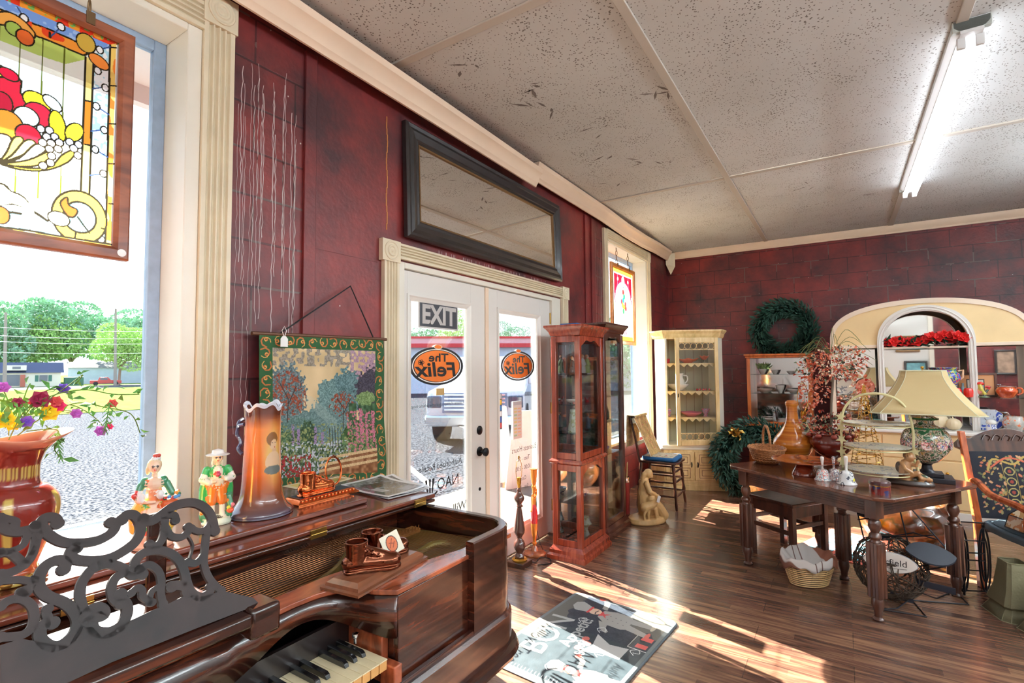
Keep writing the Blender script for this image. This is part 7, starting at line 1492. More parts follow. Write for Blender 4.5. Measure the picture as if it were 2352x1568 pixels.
# grapevine ball with oval name plaque
vine = solid('vine_brown', (60, 46, 34), .8); c0 = Vector((4.02, -.21, .2))
rt = thing('grapevine_ball', 'ball of tangled dark grapevine and wire standing under the table', 'ornament', (c0.x, c0.y, 0)); a = MB()
for i in range(34):
    ax = Vector((rr.gauss(0, 1), rr.gauss(0, 1), rr.gauss(0, 1))).normalized(); u_ = ax.orthogonal().normalized(); v_ = ax.cross(u_); off = ax*rr.uniform(-.12, .12); r_ = math.sqrt(.19**2-off.length**2)
    a.tube([tuple(off+(u_*math.cos(2*PI*q/24)+v_*math.sin(2*PI*q/24))*r_*(1+.04*math.sin(q*3+i))+Vector((0, 0, .2))) for q in range(24)], .0035, 4, closed=True)
mkobj('vines', a, vine, rt)['kind'] = 'stuff'
q = onP(2044, 1291, Vector((3.84, -.23, .22)), Vector((-.85, .05, .1))); rt = thing('name_plaque', 'white almond shaped plaque with dark lettering hung on the grapevine ball', 'plaque', V3(q), rz_-.02)
alm = [(.13*math.cos(2*PI*i/40)*1.0, .058*math.sin(2*PI*i/40)*abs(math.sin(2*PI*i/40))**.25) for i in range(40)]
a = MB(); a.slab(alm, 'y', -.003, .003); mkobj('plate', a, porc, rt, smooth=False)
a = MB(); a.slab([(x*1.04, z*1.06) for x, z in alm], 'y', .0031, .006); mkobj('rim', a, solid('plaque_grey', (150, 150, 156), .5), rt, smooth=False)
a = MB(); vs, fs = text_geo('Fairfield', .052); a.add([(v[0], -.004, v[1]+.002) for v in vs], fs); a.tube([(-.08, -.0035, -.028), (0, -.0035, -.034), (.08, -.0035, -.026)], .0012, 4); mkobj('lettering', a, sblack, rt, smooth=False)
# black wire plant stand with two leaf trays
rt = thing('leaf_tray_stand', 'black wire stand with dark leaf shaped trays under the right of the table', 'stand', (4.0, -.36, 0)); blkw = solid('black_wire', (26, 28, 34), .4, .5); O_ = Vector((4.0, -.36, 0))
def WP(x, y, D_): return tuple(onP(x, y, Vector((D_, -.3, 0)), Vector((1, -.12, 0)))-O_)
def WZ(x, y, z=.004): return tuple(onZ(x, y, z)-O_)
for pts in ([WP(1968, 1170, 3.95), WP(1985, 1240, 3.95), WP(2000, 1248, 3.95)], [WP(2093, 1168, 3.95), WP(2170, 1255, 3.95)], [WP(2068, 1175, 3.95), WP(2095, 1285, 3.95)], [WP(2098, 1300, 3.95), WP(2104, 1340, 3.95), WP(2095, 1372, 3.95), WZ(2060, 1397), WZ(2030, 1398)], [WP(2100, 1300, 3.95), WP(2113, 1360, 3.95), WZ(2150, 1374), WZ(2180, 1362)], [WZ(2030, 1400), WZ(2128, 1416), WZ(2095, 1378)], [WZ(2095, 1378), WZ(2225, 1388), WZ(2195, 1358)], [WP(2000, 1240, 3.95), WP(2098, 1223, 3.95), WP(2150, 1238, 3.95)], [WP(2000, 1232, 3.95), WP(2098, 1232, 3.95), WP(2145, 1228, 3.95)], [WP(2098, 1303, 3.95), WP(2168, 1290, 3.95)], [WP(2098, 1315, 3.95), WP(2172, 1300, 3.95)], [WP(1970, 1193, 3.95), WP(2010, 1188, 3.95)]):
    a = MB(); a.tube(pts, .0042, 6); mkobj('wire', a, blkw, rt)
def leaf_tray(cx, cy, L_, w_, rz, D_, nm='leaf_tray'):
    a = MB(); c_ = Vector(WP(cx, cy, D_)); ux = Vector((math.sin(.57), -math.cos(.57), 0)); uy = Vector((.6, .4, .5))
    pts = []
    for i in range(24): t = 2*PI*i/24; x = math.cos(t)*L_; y = math.sin(t)*w_*abs(math.sin(t))**.5; x, y = rot2(x, y, rz); pts.append(c_+ux*x+uy*y)
    a.add([p_+Vector((0, 0, .004)) for p_ in pts]+[p_-Vector((0, 0, .004)) for p_ in pts], [tuple(range(24)), tuple(range(24, 48))[::-1]]+[(i, (i+1) % 24, 24+(i+1) % 24, 24+i) for i in range(24)]); mkobj(nm, a, solid('slate_leaf', (20, 24, 38), .6, 0) if 'slate_leaf' not in MATS else MATS['slate_leaf'], rt, ang=.5)
leaf_tray(2138, 1272, .135, .09, -.25, 3.95); leaf_tray(1990, 1180, .06, .03, 0, 3.95)
for A_0, B_0 in (((2108, 1330), (2195, 1352)), ((2045, 1358), (2098, 1372))): a = MB(); p0, p1 = Vector(WP(*A_0, 3.93)), Vector(WP(*B_0, 3.93)); a.add([p0, p1, p1-Vector((0, 0, .035)), p0-Vector((0, 0, .035)), p0+Vector((.006, 0, 0)), p1+Vector((.006, 0, 0)), p1+Vector((.006, 0, -.035)), p0+Vector((.006, 0, -.035))], [(0, 1, 2, 3), (7, 6, 5, 4), (0, 4, 5, 1), (3, 2, 6, 7)]); mkobj('cross_strap', a, MATS['slate_leaf'], rt, smooth=False)
# wrought iron frame beside the armchair
rt = thing('iron_frame', 'black wrought iron wheeled frame standing between table and armchair', 'iron frame', (4.42, -.66, 0)); O_ = Vector((4.42, -.66, 0))
for x0, D_ in ((2211, 4.36), (2262, 4.5)):
    a = MB(); ctr = Vector(WP(x0, 1285, D_)); a.tube([tuple(ctr+Vector((.05*math.cos(2*PI*i/30), -.035*math.cos(2*PI*i/30), .2*math.sin(2*PI*i/30)))) for i in range(30)], .006, 6, closed=True); a.tube([tuple(ctr+Vector((.02*math.cos(2*PI*i/30), -.02*math.cos(2*PI*i/30), .14*math.sin(2*PI*i/30)))) for i in range(30)], .005, 6, closed=True)
    a.tube([tuple(ctr+Vector((0, 0, .22))), tuple(ctr+Vector((0, 0, -ctr.z+.005)))], .007, 6); mkobj('side_wheel', a, blkw, rt)
for y_ in (1198, 1240, 1268, 1285, 1308, 1355): a = MB(); a.tube([WP(2208, y_, 4.36), WP(2262, y_+3, 4.5)], .0045, 6); mkobj('cross_bar', a, blkw, rt)
# armchair with needlepoint back
rt = thing('armchair', 'carved dark armchair with a black floral needlepoint back at the right edge', 'armchair', (4.455, -1.06, 0), math.radians(-66.5)); ac = rt
hon = wood('honey_wood', (130, 52, 22), (214, 108, 56), (8, 8, 1.5), 2.4, .22, .5)
for s_ in (-1, 1):
    a = MB(); a.slab([(.2, 0), (.24, 0), (.25, .42), (.36, 1.0), (.335, 1.0), (.215, .42)], 'x', s_*.27-.02, s_*.27+.02); mkobj('back_post', a, hon if s_ < 0 else dkw, rt, bevel=.005)
    a = MB(); a.tube([(s_*.27, -.24, 0), (s_*.27, -.24, .4)], [.014, .024], 10); mkobj('front_leg', a, dkw, rt)
    a = MB(); a.tube(smooth([(s_*.275, .27, .66), (s_*.285, .2, .69), (s_*.3, .05, .635), (s_*.3, -.15, .62), (s_*.3, -.26, .6)], 5), .021, 10); mkobj('arm', a, hon, rt)
    a = MB(); a.tube(smooth([(s_*.29, -.22, .6), (s_*.27, -.16, .5), (s_*.27, -.2, .42)], 4), .016, 8); mkobj('arm_post', a, hon, rt)
a = MB(); a.box((-.26, .2, .36), (.26, .24, .42)); a.box((-.28, -.26, .34), (.28, -.23, .4)); mkobj('seat_rail', a, dkw, rt, bevel=.004)
cr_ = [(-.31, .9)]+[(-.31+.62*i/20, .93+.10*math.sin(PI*i/20)**1.5+(.02 if i in (1, 2, 18, 19) else 0)) for i in range(21)]+[(.31, .9), (.25, .87), (-.25, .87)]
a = MB(); T0 = Matrix.Translation((0, .245, .42)) @ Matrix.Rotation(-.195, 4, 'X') @ Matrix.Translation((0, 0, -.42)); a.T = T0; a.slab(cr_, 'y', -.012, .022); mkobj('carved_crest', a, dkw, rt, bevel=.004)
for i in range(5): a = MB(); a.T = T0; x0 = -.12+i*.06; a.tube(smooth([(x0-.035, -.016, .95), (x0-.01, -.018, .985), (x0+.02, -.018, .97), (x0+.005, -.018, .945)], 4), .0035, 6); mkobj('crest_carving', a, dkw, rt)
ca = Canvas(.46, .42, 150, (26, 28, 40)); X, Y = ca.X, ca.Y; r2 = random.Random(4)
for i in range(300):
    x, y = r2.uniform(.03, .43), r2.uniform(.03, .39)
    if abs(x-.19) < .035 and .06 < y < .34: continue
    if r2.random() < .8: ca.ell(x, y, r2.uniform(.006, .014), r2.uniform(.004, .008), r2.choice([(120, 124, 76), (170, 130, 70), (90, 100, 70), (190, 110, 80), (150, 140, 96), (200, 150, 110)]), r2.random()*3)
ca.rect(.155, .06, .16, .34, (150, 130, 70)); ca.rect(.22, .06, .225, .34, (150, 130, 70))
for q in range(4): ca.ring(.19, .1+q*.065, .024, .024, .006, (176, 160, 100)); ca.ell(.19, .1+q*.065, .01, .01, (150, 60, 50))
ca.line(smooth([(.08, .3), (.12, .37), (.22, .34), (.3, .39), (.38, .34)], 6), .012, (176, 150, 80)); ca.line(smooth([(.1, .32), (.2, .38), (.32, .34)], 6), .01, (196, 96, 70))
T1 = T0; mkobj('needlepoint_back', ca.mesh(lambda x, y: tuple(T1 @ Vector(((x-.23)*1.08, -.005-.03*math.cos((x-.23)*6)*math.cos((y-.21)*6), .44+y*1.03)))), cloth, rt, ang=3, solidify=.02)
a = MB(); a.prism(smooth([(-.27, -.25), (0, -.28), (.27, -.25), (.25, .21), (0, .22), (-.25, .21)], 4, True), .385, .43); a.prism(smooth([(-.25, -.23), (0, -.26), (.25, -.23), (.23, .19), (0, .2), (-.23, .19)], 4, True), .43, .455, sc1=.86); mkobj('seat_cushion', a, solid('slate_velvet', (72, 88, 100), .85), rt, bevel=.01)
# leaded glass shade on the armchair
rt = thing('glass_lampshade', 'small amber and cream leaded glass lampshade set on the armchair seat', 'lampshade', (4.32, -1.0, .46), -.6); lgl = spk('slag_glass', [(190, 150, 100), (222, 206, 176), (176, 110, 50), (206, 190, 160)], 9, .2, .5)
n = 6; lv2 = [(.0, .19), (.075, .17), (.17, .06)]
a = MB(); a.add([(r_*math.cos(2*PI*i/n), r_*math.sin(2*PI*i/n), z) for z, r_ in lv2 for i in range(n)], [(j*n+i, j*n+(i+1) % n, (j+1)*n+(i+1) % n, (j+1)*n+i) for j in range(2) for i in range(n)]); mkobj('glass_panels', a, lgl, rt, smooth=False, solidify=.003)
for i in range(n): a = MB(); a.tube([(r_*math.cos(2*PI*i/n), r_*math.sin(2*PI*i/n), z) for z, r_ in lv2], .004, 5); mkobj('lead_came', a, blkw, rt)
a = MB(); [a.tube([(r_*math.cos(2*PI*i/n), r_*math.sin(2*PI*i/n), z) for i in range(n)], .004, 5, closed=True) for z, r_ in lv2]; mkobj('lead_ring', a, blkw, rt)
# fabric shades on the floor
olv = solid('olive_fabric_shade', (122, 116, 88), .85, bump=.15, bs=80)
for i, (x, y, rz, s_, lb) in enumerate([(4.14, -.80, .3, 1.0, 'drab olive square bell lampshade on the floor before the armchair'), (3.93, -.90, .5, .9, 'second olive bell lampshade at the bottom right corner')]):
    rt = thing('fabric_lampshade', lb, 'lampshade', (x, y, 0), rz); rt.scale = (s_,)*3
    shade(rt, [(.31, .055, .05, .012), (.27, .06, .055, .014), (.16, .075, .07, .016), (.1, .095, .09, .02), (.075, .1, .095, .02), (.06, .09, .085, .02), (.0, .125, .12, .03)], olv, olv)
# ================= wreaths =================
def wreath(name, label, loc, R_, r_, n_, rz, seed, tilt=0, berries=()):
    rt = thing(name, label, 'wreath', loc, rz); rt.rotation_euler = (tilt, 0, rz); sp = []; r3 = random.Random(seed)
    for _ in range(n_):
        t = r3.random()*2*PI; q = r3.random()*2*PI; rad = r_*math.sqrt(r3.random())*1.1; ro = R_+rad*math.cos(q); p_ = (ro*math.cos(t), -rad*.6*math.sin(q), ro*math.sin(t)); sp.append((p_, (math.cos(q)*math.cos(t)*.8-math.sin(t)*.8, -abs(math.sin(q))*.8, math.cos(q)*math.sin(t)*.8+math.cos(t)*.8)))
    a = MB(); cards(a, sp, .07, .6, 3.0, seed, .15); mkobj('needles', a, solid('fir_green', (42, 80, 66), .6, vary=.5, vs=9) if 'fir_green' not in MATS else MATS['fir_green'], rt, smooth=False)['kind'] = 'stuff'
    a = MB(); a.tube([(R_*math.cos(2*PI*i/40), 0, R_*math.sin(2*PI*i/40)) for i in range(40)], r_*.45, 8, closed=True); mkobj('vine_ring', a, solid('dark_fir', (18, 34, 30), .9) if 'dark_fir' not in MATS else MATS['dark_fir'], rt)
    return rt
wreath('wreath', 'dark green evergreen wreath hanging on the plum wall above the curio cabinet', (7.715, .64, 1.93), .30, .1, 2600, PI/2+PI, 3)
wr2 = wreath('wreath', 'evergreen garland wreath with gold bow leaning against the orange cupboard', (6.37, .86, .40), .33, .12, 3200, math.radians(-75), 4, -.12)
a = MB(); cards(a, [((-.2+rr.uniform(-.05, .05), -.1, .3+rr.uniform(-.04, .04)), (rr.uniform(-1, 1), -.5, rr.uniform(-1, 1))) for _ in range(30)], .06, .5, 1.6, 3); mkobj('gold_bow', a, goldb, wr2, smooth=False)['kind'] = 'stuff'
# ================= contents of the cabinets =================
def bowl(name, label, loc, r, h, m, cat='bowl', wv=0, group=None):
    return lathe_thing(name, label, cat, loc, [(.001, 0), (r*.4, 0), (r*.5, h*.12), (r*.85, h*.6), (r, h), (r*.95, h), (r*.75, h*.55), (r*.3, h*.15), (.001, h*.12)], m, single=True, wave=(lambda r_, z, a_, j: (r_*(1+wv*math.sin(6*a_)*(z/h)), z+wv*h*1.2*math.sin(6*a_)*(z/h))) if wv else None, n=36, group=group)
cn = solid('carnival_orange', (226, 100, 40), .1, coat=1, trans=.2); pk = solid('pink_glaze', (222, 130, 150), .2, coat=.7)
def CC(x, y): c_, s_ = math.cos(math.radians(-64.3)), math.sin(math.radians(-64.3)); return 6.286+x*c_-y*s_, 1.5+x*s_+y*c_
bowl('glass_bowl', 'large orange carnival glass bowl with ruffled rim in the cream cabinet', (*CC(.0, .22), 1.502), .125, .05, cn, wv=.09); bowl('glass_bowl', 'small orange footed bowl on the top shelf at right in the cream cabinet', (*CC(.19, .2), 1.54), .055, .045, cn, wv=.12)
lathe_thing('bowl_foot', 'clear little stand under the small orange bowl in the cream cabinet', 'stand', (*CC(.19, .2), 1.502), [(.02, 0), (.006, .01), (.006, .03), (.02, .037)], solid('clear_glass', (235, 240, 240), .05, trans=.8), single=True)
lathe_thing('glass_cup', 'small red glass cup on the top shelf of the cream cabinet', 'cup', (*CC(-.25, .2), 1.502), [(.001, 0), (.025, 0), (.03, .05), (.026, .05), (.001, .01)], redg, single=True)
bowl('wash_basin', 'wide white ironstone basin on the middle shelf of the cream cabinet', (*CC(-.13, .2), 1.167), .13, .075, porc)
rt = lathe_thing('pitcher', 'white ironstone pitcher standing in the basin', 'pitcher', (*CC(-.11, .2), 1.18), [(.001, 0), (.045, 0), (.06, .05), (.058, .1), (.04, .15), (.05, .19), (.045, .19), (.035, .15), (.001, .02)], porc); a = MB(); a.tube(smooth([(.045, 0, .17), (.09, 0, .16), (.095, 0, .11), (.057, 0, .07)], 5), .008, 8); h_ = mkobj('handle', a, porc, rt); h_.rotation_euler = (0, 0, -1.1)
for i in range(5): o = mkobj('glass_cherry', E((0, 0, 0), .014), redg); x_, y_ = CC(.08+i*.035, .12+.02*(i % 2)); o.location = (x_, y_, 1.18); tag(o, 'dark red glass cherry on the middle shelf of the cream cabinet', 'cherry', 'glass cherries in the cream cabinet')
bowl('pink_bowl', 'low pink scalloped bowl on the lower shelf of the cream cabinet', (*CC(.02, .2), .852), .13, .05, pk, wv=.03)
lathe_thing('pink_vase', 'small pink and blue fluted vase beside the pink bowl', 'vase', (*CC(.19, .2), .852), [(.001, 0), (.03, 0), (.02, .02), (.035, .05), (.05, .085), (.045, .085), (.001, .02)], spk('pink_blue', [(200, 110, 130), (222, 150, 170), (120, 140, 190), (214, 130, 150)], 30), single=True)
lathe_thing('pink_vase', 'pink vase at the left end of the lower shelf in the cream cabinet', 'vase', (*CC(-.25, .2), .852), [(.001, 0), (.025, 0), (.02, .02), (.03, .06), (.022, .09), (.001, .02)], MATS['pink_blue'], single=True)
# display cabinet contents
def figure(label, loc, cols, s_=1.0):
    c1, c2, c3 = cols; o = fuse('china_figurine', [(LATHE([(.001, 0), (.03, 0), (.03, .008), (.001, .01)]), c3), (CAP(((0, 0, .02), .022), ((0, 0, .06), .017), ((0, 0, .09), .015)), c1), (CAP(((-.015, 0, .09), .008), ((-.022, -.01, .065), .006)), c1), (CAP(((.015, 0, .09), .008), ((.022, -.01, .065), .006)), c1), (E((0, -.001, .117), (.0105, .0105, .0125)), (240, 206, 176)), (E((0, .003, .121), (.012, .0115, .0115)), c2)], bisq, None, .0022, 1); o.location = loc; o.scale = (s_,)*3; return tag(o, label, 'figurine')
X1, Y1_ = v1.location.x, v1.location.y
figure('brown robed figurine on the top glass shelf at left of the cherry cabinet', (X1-.14, Y1_-.02, 1.401), ((110, 76, 60), (206, 120, 50), (90, 60, 40)), 1.1); figure('blue figurine on the top glass shelf of the cherry cabinet', (X1-.05, Y1_+.02, 1.401), ((90, 120, 150), (60, 60, 60), (200, 200, 190)), 1.0)
figure('white gowned figurine on the top shelf of the cherry cabinet', (X1+.03, Y1_-.03, 1.401), ((240, 240, 236), (214, 150, 60), (60, 40, 40)), 1.25); figure('green and cream peasant figurine on the top shelf at right in the cherry cabinet', (X1+.14, Y1_-.02, 1.401), ((170, 190, 110), (226, 130, 60), (220, 220, 210)), 1.25)
bowl('china_boat', 'white china boat dish on the second glass shelf of the cherry cabinet', (X1-.06, Y1_, 1.171), .075, .03, porc, 'dish')
for i in range(4): o = mkobj('china_rose', E((0, 0, 0), (.014, .014, .011)), rose); o.location = (X1-.17+i*.03, Y1_-.05+.02*(i % 2), 1.182); tag(o, 'small china rose on the second shelf of the cherry cabinet', 'rose', 'china roses in the cherry cabinet')
a = MB(); [a.add([(0, 0, .01), (.04*math.cos(i*PI/4-.12), .04*math.sin(i*PI/4-.12), .03), (.05*math.cos(i*PI/4), .05*math.sin(i*PI/4), .045), (.04*math.cos(i*PI/4+.12), .04*math.sin(i*PI/4+.12), .03)], [(0, 1, 2, 3)]) for i in range(8)]; a.lathe([(.001, 0), (.02, 0), (.012, .02)], n=10); o = mkobj('glass_flower', a, redg, smooth=False); o.location = (X1+.13, Y1_-.02, 1.171); tag(o, 'red glass flower on the second shelf of the cherry cabinet', 'ornament')
lathe_thing('oil_lamp_vase', 'tall pale green vase on the lowest upper shelf of the cherry cabinet', 'vase', (X1-.08, Y1_, .951), [(.001, 0), (.05, 0), (.052, .01), (.04, .1), (.033, .165), (.03, .165), (.001, .02)], spk('pale_green_paint', [(190, 206, 190), (196, 210, 194), (186, 204, 188), (150, 160, 110), (196, 210, 194)], 22), single=True)
figure('orange haired child figurine on the lowest upper shelf of the cherry cabinet', (X1+.12, Y1_-.03, .951), ((90, 110, 130), (200, 90, 50), (60, 60, 70)), 1.0)
bowl('painted_bowl', 'blue and white bowl on the lower glass shelf of the cherry cabinet', (X1+.08, Y1_, .421), .045, .04, spk('blue_white', [(236, 238, 242), (236, 238, 242), (60, 90, 180), (236, 238, 242)], 30)); lathe_thing('candlestick', 'green and white candlestick standing on the floor of the cherry cabinet', 'candlestick', (X1+.07, Y1_-.02, .101), [(.001, 0), (.04, 0), (.03, .02), (.015, .06), (.03, .09), (.045, .1), (.03, .13), (.025, .16), (.001, .16)], MATS['pale_green_paint'], single=True)
X2, Y2 = v2.location.x, v2.location.y
a = MB(); a.T = Matrix.Rotation(PI/2-.2, 4, 'X'); a.lathe([(.001, 0), (.06, 0), (.07, .006), (.06, .008), (.001, .004)], n=14, wave=lambda r_, z, a_, j: (r_*(1+.08*math.cos(7*a_)), z)); o = mkobj('scalloped_plate', a, black); o.location = (X2-.02, Y2-.06, 1.052); tag(o, 'black scalloped plate in the darker display cabinet', 'plate')
bowl('blue_dish', 'blue glass dish in the darker display cabinet', (X2-.05, Y2-.03, .702), .07, .05, solid('cobalt', (40, 100, 190), .1, coat=1), 'dish'); lathe_thing('green_bottle', 'small green bottle on the top shelf of the darker display cabinet', 'bottle', (X2-.08, Y2-.02, 1.502), [(.001, 0), (.022, 0), (.022, .05), (.008, .07), (.008, .1), (.001, .1)], solid('bottle_green', (90, 130, 70), .1, coat=1), single=True)
# curio cabinet contents
for (x, y, z, r_, h_, m_, lb) in [(-.19, 0, .601, .05, .06, 'white', 'white planter with green leaves on the top shelf of the orange curio cabinet'), (-.05, -.02, .601, .04, .05, 'white', 'small white pot beside the planter in the orange curio cabinet'), (.12, 0, .601, .045, .035, 'white', 'low white bowl on the top shelf of the orange curio cabinet'), (-.17, -.02, .371, .09, .05, 'pink', 'pale scalloped dish on the middle shelf of the orange curio cabinet'), (.0, .0, .371, .05, .09, 'white', 'white china vessel in the middle of the orange curio cabinet'), (.14, -.01, .371, .07, .05, 'white', 'white oval bowl on the middle shelf of the orange curio cabinet')]:
    bowl('china_vessel', lb, (7.06+y, .645-x, .755+z), r_, h_, porc if m_ == 'white' else solid('shell_pink', (232, 206, 190), .3) if 'shell_pink' not in MATS else MATS['shell_pink'])
a = MB(); cards(a, [((rr.uniform(-.05, .05), rr.uniform(-.05, .05), rr.uniform(0, .05)), (rr.uniform(-1, 1), rr.uniform(-1, 1), 1)) for _ in range(50)], .05, .5, 1.6, 2); o = mkobj('small_plant', a, leafB, smooth=False); o.location = (7.06, .835, 1.41); tag(o, 'bright green plant in the white planter of the orange curio cabinet', 'plant')
lathe_thing('plate', 'upper of two pale plates at the foot of the orange curio cabinet', 'plate', (7.05, .8, .797), [(.001, 0), (.06, 0), (.1, .01), (.001, .006)], porc, single=True); lathe_thing('plate', 'lower of two pale plates at the foot of the orange curio cabinet', 'plate', (7.05, .81, .786), [(.001, 0), (.06, 0), (.11, .01), (.001, .006)], porc, single=True)
figure('pale bird figurine at the foot of the orange curio cabinet', (7.05, .72, .786), ((230, 236, 240), (230, 236, 240), (230, 236, 240)), .9)
# ---- hutch contents
HX = 6.5; SZ = 1.1445; CTZ = .826
lathe_thing('blue_vase', 'tall cobalt vase painted with orange and yellow flowers behind the lampshade', 'vase', (HX+.0, -.86, SZ), [(.001, 0), (.055, 0), (.06, .02), (.075, .12), (.1, .17), (.095, .22), (.07, .25), (.085, .28), (.075, .28), (.06, .25), (.001, .05)], spk('cobalt_flowers', [(36, 80, 180), (40, 90, 190), (230, 80, 40), (36, 80, 180), (110, 170, 120), (220, 190, 80), (40, 60, 150)], 15))
vz_ = [o for o in COL.objects if o.get('label', '').startswith('tall cobalt')][0]
for s_ in (-1, 1): a = MB(); a.tube([(0, s_*.08, .25), (0, s_*.12, .26), (0, s_*.115, .19), (0, s_*.095, .17)], .009, 8); mkobj('handle', a, solid('peach_glaze', (240, 196, 160), .2, coat=.6) if 'peach_glaze' not in MATS else MATS['peach_glaze'], vz_)
for i, (y, lb) in enumerate([(-.925, 'left one of two red fluted glass jars on the hutch shelf'), (-1.01, 'right one of two red fluted glass jars on the hutch shelf')]): lathe_thing('red_jar', lb, 'jar', (HX-.0, y, SZ), [(.001, 0), (.03, 0), (.036, .03), (.036, .06), (.026, .085), (.001, .085)], redg if False else solid('tomato_red', (222, 40, 30), .15, coat=1) if 'tomato_red' not in MATS else MATS['tomato_red'], single=True, wave=lambda r_, z, a_, j: (r_*(1+.06*math.cos(10*a_)), z))
lathe_thing('bottle', 'pale blue bottle behind the two red jars on the hutch shelf', 'bottle', (HX+.09, -.985, SZ), [(.001, 0), (.02, 0), (.022, .07), (.009, .1), (.009, .13), (.001, .13)], solid('ice_blue', (170, 206, 214), .1, coat=1), single=True)
rt = thing('parrot_figurine', 'porcelain parrot figurine on a green branch on the hutch shelf', 'figurine', (HX-.0, -1.12, SZ), 0)
fuse('bird', [(LATHE([(.001, 0), (.045, 0), (.04, .012), (.001, .014)]), (90, 110, 80)), (CAP(((0, 0, .01), .014), ((0, -.02, .06), .01), ((0, -.05, .1), .006)), (70, 84, 76)), (CAP(((0, .0, .04), .012), ((0, .02, .08), .02), ((0, .025, .115), .015)), (214, 200, 90)), (E((0, .02, .13), (.015, .028, .018)), (220, 50, 40)), (E((0, -.03, .1), (.014, .022, .012)), (200, 50, 50)), (E((0, .03, .06), (.01, .02, .03)), (230, 150, 140))], bisq, rt, .003, 1)
rt = thing('framed_picture', 'small framed flower print with a peach mat leaning at the back of the hutch shelf', 'picture', (HX+.13, -1.09, SZ+.115), PI/2+PI); picture_frame(rt, .3, .23, [(0, 0), (0, .012), (.018, .014), (.02, 0)], dkw); ca = Canvas(.26, .19, 70, (222, 160, 110)); ca.rect(.06, .035, .19, .15, (40, 30, 30)); ca.rect(.066, .041, .184, .144, (226, 220, 206)); ca.ell(.11, .09, .03, .02, (214, 50, 40)); ca.ell(.14, .07, .02, .015, (200, 60, 50)); ca.line([(.12, .05), (.13, .09)], .006, (70, 90, 60)); mkobj('print', ca.mesh(lambda x, y: (x-.13, -.004, y-.095)), paintc, rt, smooth=False)
rt = lathe_thing('jug', 'squat orange lustre jug with silver rim at the right of the hutch shelf', 'jug', (HX, -1.28, SZ), [(.001, 0), (.04, 0), (.065, .03), (.078, .06), (.07, .085), (.06, .1), (.066, .105), (.055, .1), (.06, .06), (.001, .02)], spk('orange_lustre', [(170, 60, 24), (206, 80, 30), (222, 110, 50), (190, 70, 30), (150, 70, 50)], 7, .12)); a = MB(); a.tube(smooth([(0, -.06, .09), (0, -.1, .09), (0, -.105, .05), (0, -.07, .03)], 5), .008, 8); mkobj('handle', a, MATS['orange_lustre'], rt); a = MB(); a.lathe([(.062, .1), (.069, .107), (.062, .109)], n=28, cap=False); mkobj('silver_rim', a, chrome, rt)
for y, r_, lb in ((-.66, .075, 'cream ceramic gourd on the hutch counter, leftmost of three'), (-.775, .085, 'largest cream ceramic gourd on the hutch counter'), (-.885, .062, 'small white ribbed ceramic gourd on the hutch counter')):
    a = MB(); a.lathe([(r_*math.sin(PI*i/14)+.0005, r_*.92*(1-math.cos(PI*i/14))) for i in range(15)], n=44, cap=False, wave=lambda r2_, z, a_, j: (r2_*(1+.03*math.cos(14*a_)), z)); a.tube([(0, 0, r_*1.8), (.005, .005, r_*2.05)], .006, 6); o = mkobj('ceramic_gourd', a, solid('gourd_cream', (226, 206, 170), .35, vary=.1, vs=12) if 'gourd_cream' not in MATS else MATS['gourd_cream']); o.location = (HX+(-.02 if r_ < .07 else .03), y, CTZ); tag(o, lb, 'gourd')
rt = thing('delft_plate_clock', 'octagonal blue and white plate clock leaning at the back of the hutch counter', 'clock', (HX+.08, -1.14, CTZ+.002), PI/2+PI); ca = Canvas(.24, .2, 90, (214, 220, 232)); nz = ca.noise(5, 8); m_ = ((ca.X < .05) | (ca.X > .19) | (ca.Y < .05)) & (nz > .5); ca.put(m_, (40, 70, 170)); a = MB()
pl_ = [(-.12, .05), (-.07, 0), (.07, 0), (.12, .05), (.12, .16), (.07, .2), (-.07, .2), (-.12, .16)]
a.slab(pl_, 'y', 0, .008); mkobj('plate', a, porc, rt, bevel=.002)
mkobj('painted_border', Canvas.mesh(ca, lambda x, y: (max(-.115, min(.115, x-.12)), -.0008, max(.004+max(0, abs(x-.12)-.065), min(.196-max(0, abs(x-.12)-.07)*.8, y)))), paintc, rt, smooth=False)
a = MB()
for i in range(12):
    an = PI/2-i*PI/6; vs, fs = text_geo(str(i if i else 12), .022); a.add([(v[0]+.062*math.cos(an), -.002, v[1]+.1+.062*math.sin(an)) for v in vs], fs)
a.tube([(0, -.003, .1), (.028, -.003, .085)], .002, 4); a.tube([(0, -.003, .1), (-.012, -.003, .118)], .0025, 4); mkobj('numerals_and_hands', a, sblack, rt, smooth=False)
rt = lathe_thing('spice_jar', 'lidded white jar with blue trim in front of the plate clock', 'jar', (HX-.06, -1.15, CTZ), [(.001, 0), (.035, 0), (.04, .02), (.035, .06), (.03, .075)], MATS['blue_white'], part='body'); a = MB(); a.lathe(smooth([(.03, .074), (.038, .085), (.034, .105), (.015, .118), (.001, .12)], 3), n=22); mkobj('lid', a, porc, rt)
lathe_thing('silvered_vase', 'round silvered vase with orange blossoms at the right end of the hutch counter', 'vase', (HX, -1.32, CTZ), [(.001, 0), (.04, 0), (.045, .015), (.08, .06), (.085, .1), (.07, .14), (.06, .15), (.055, .15), (.07, .1), (.001, .03)], spk('silver_bloom', [(180, 176, 170), (190, 186, 180), (206, 200, 190), (224, 120, 80), (170, 166, 160)], 16, .25), n=34)
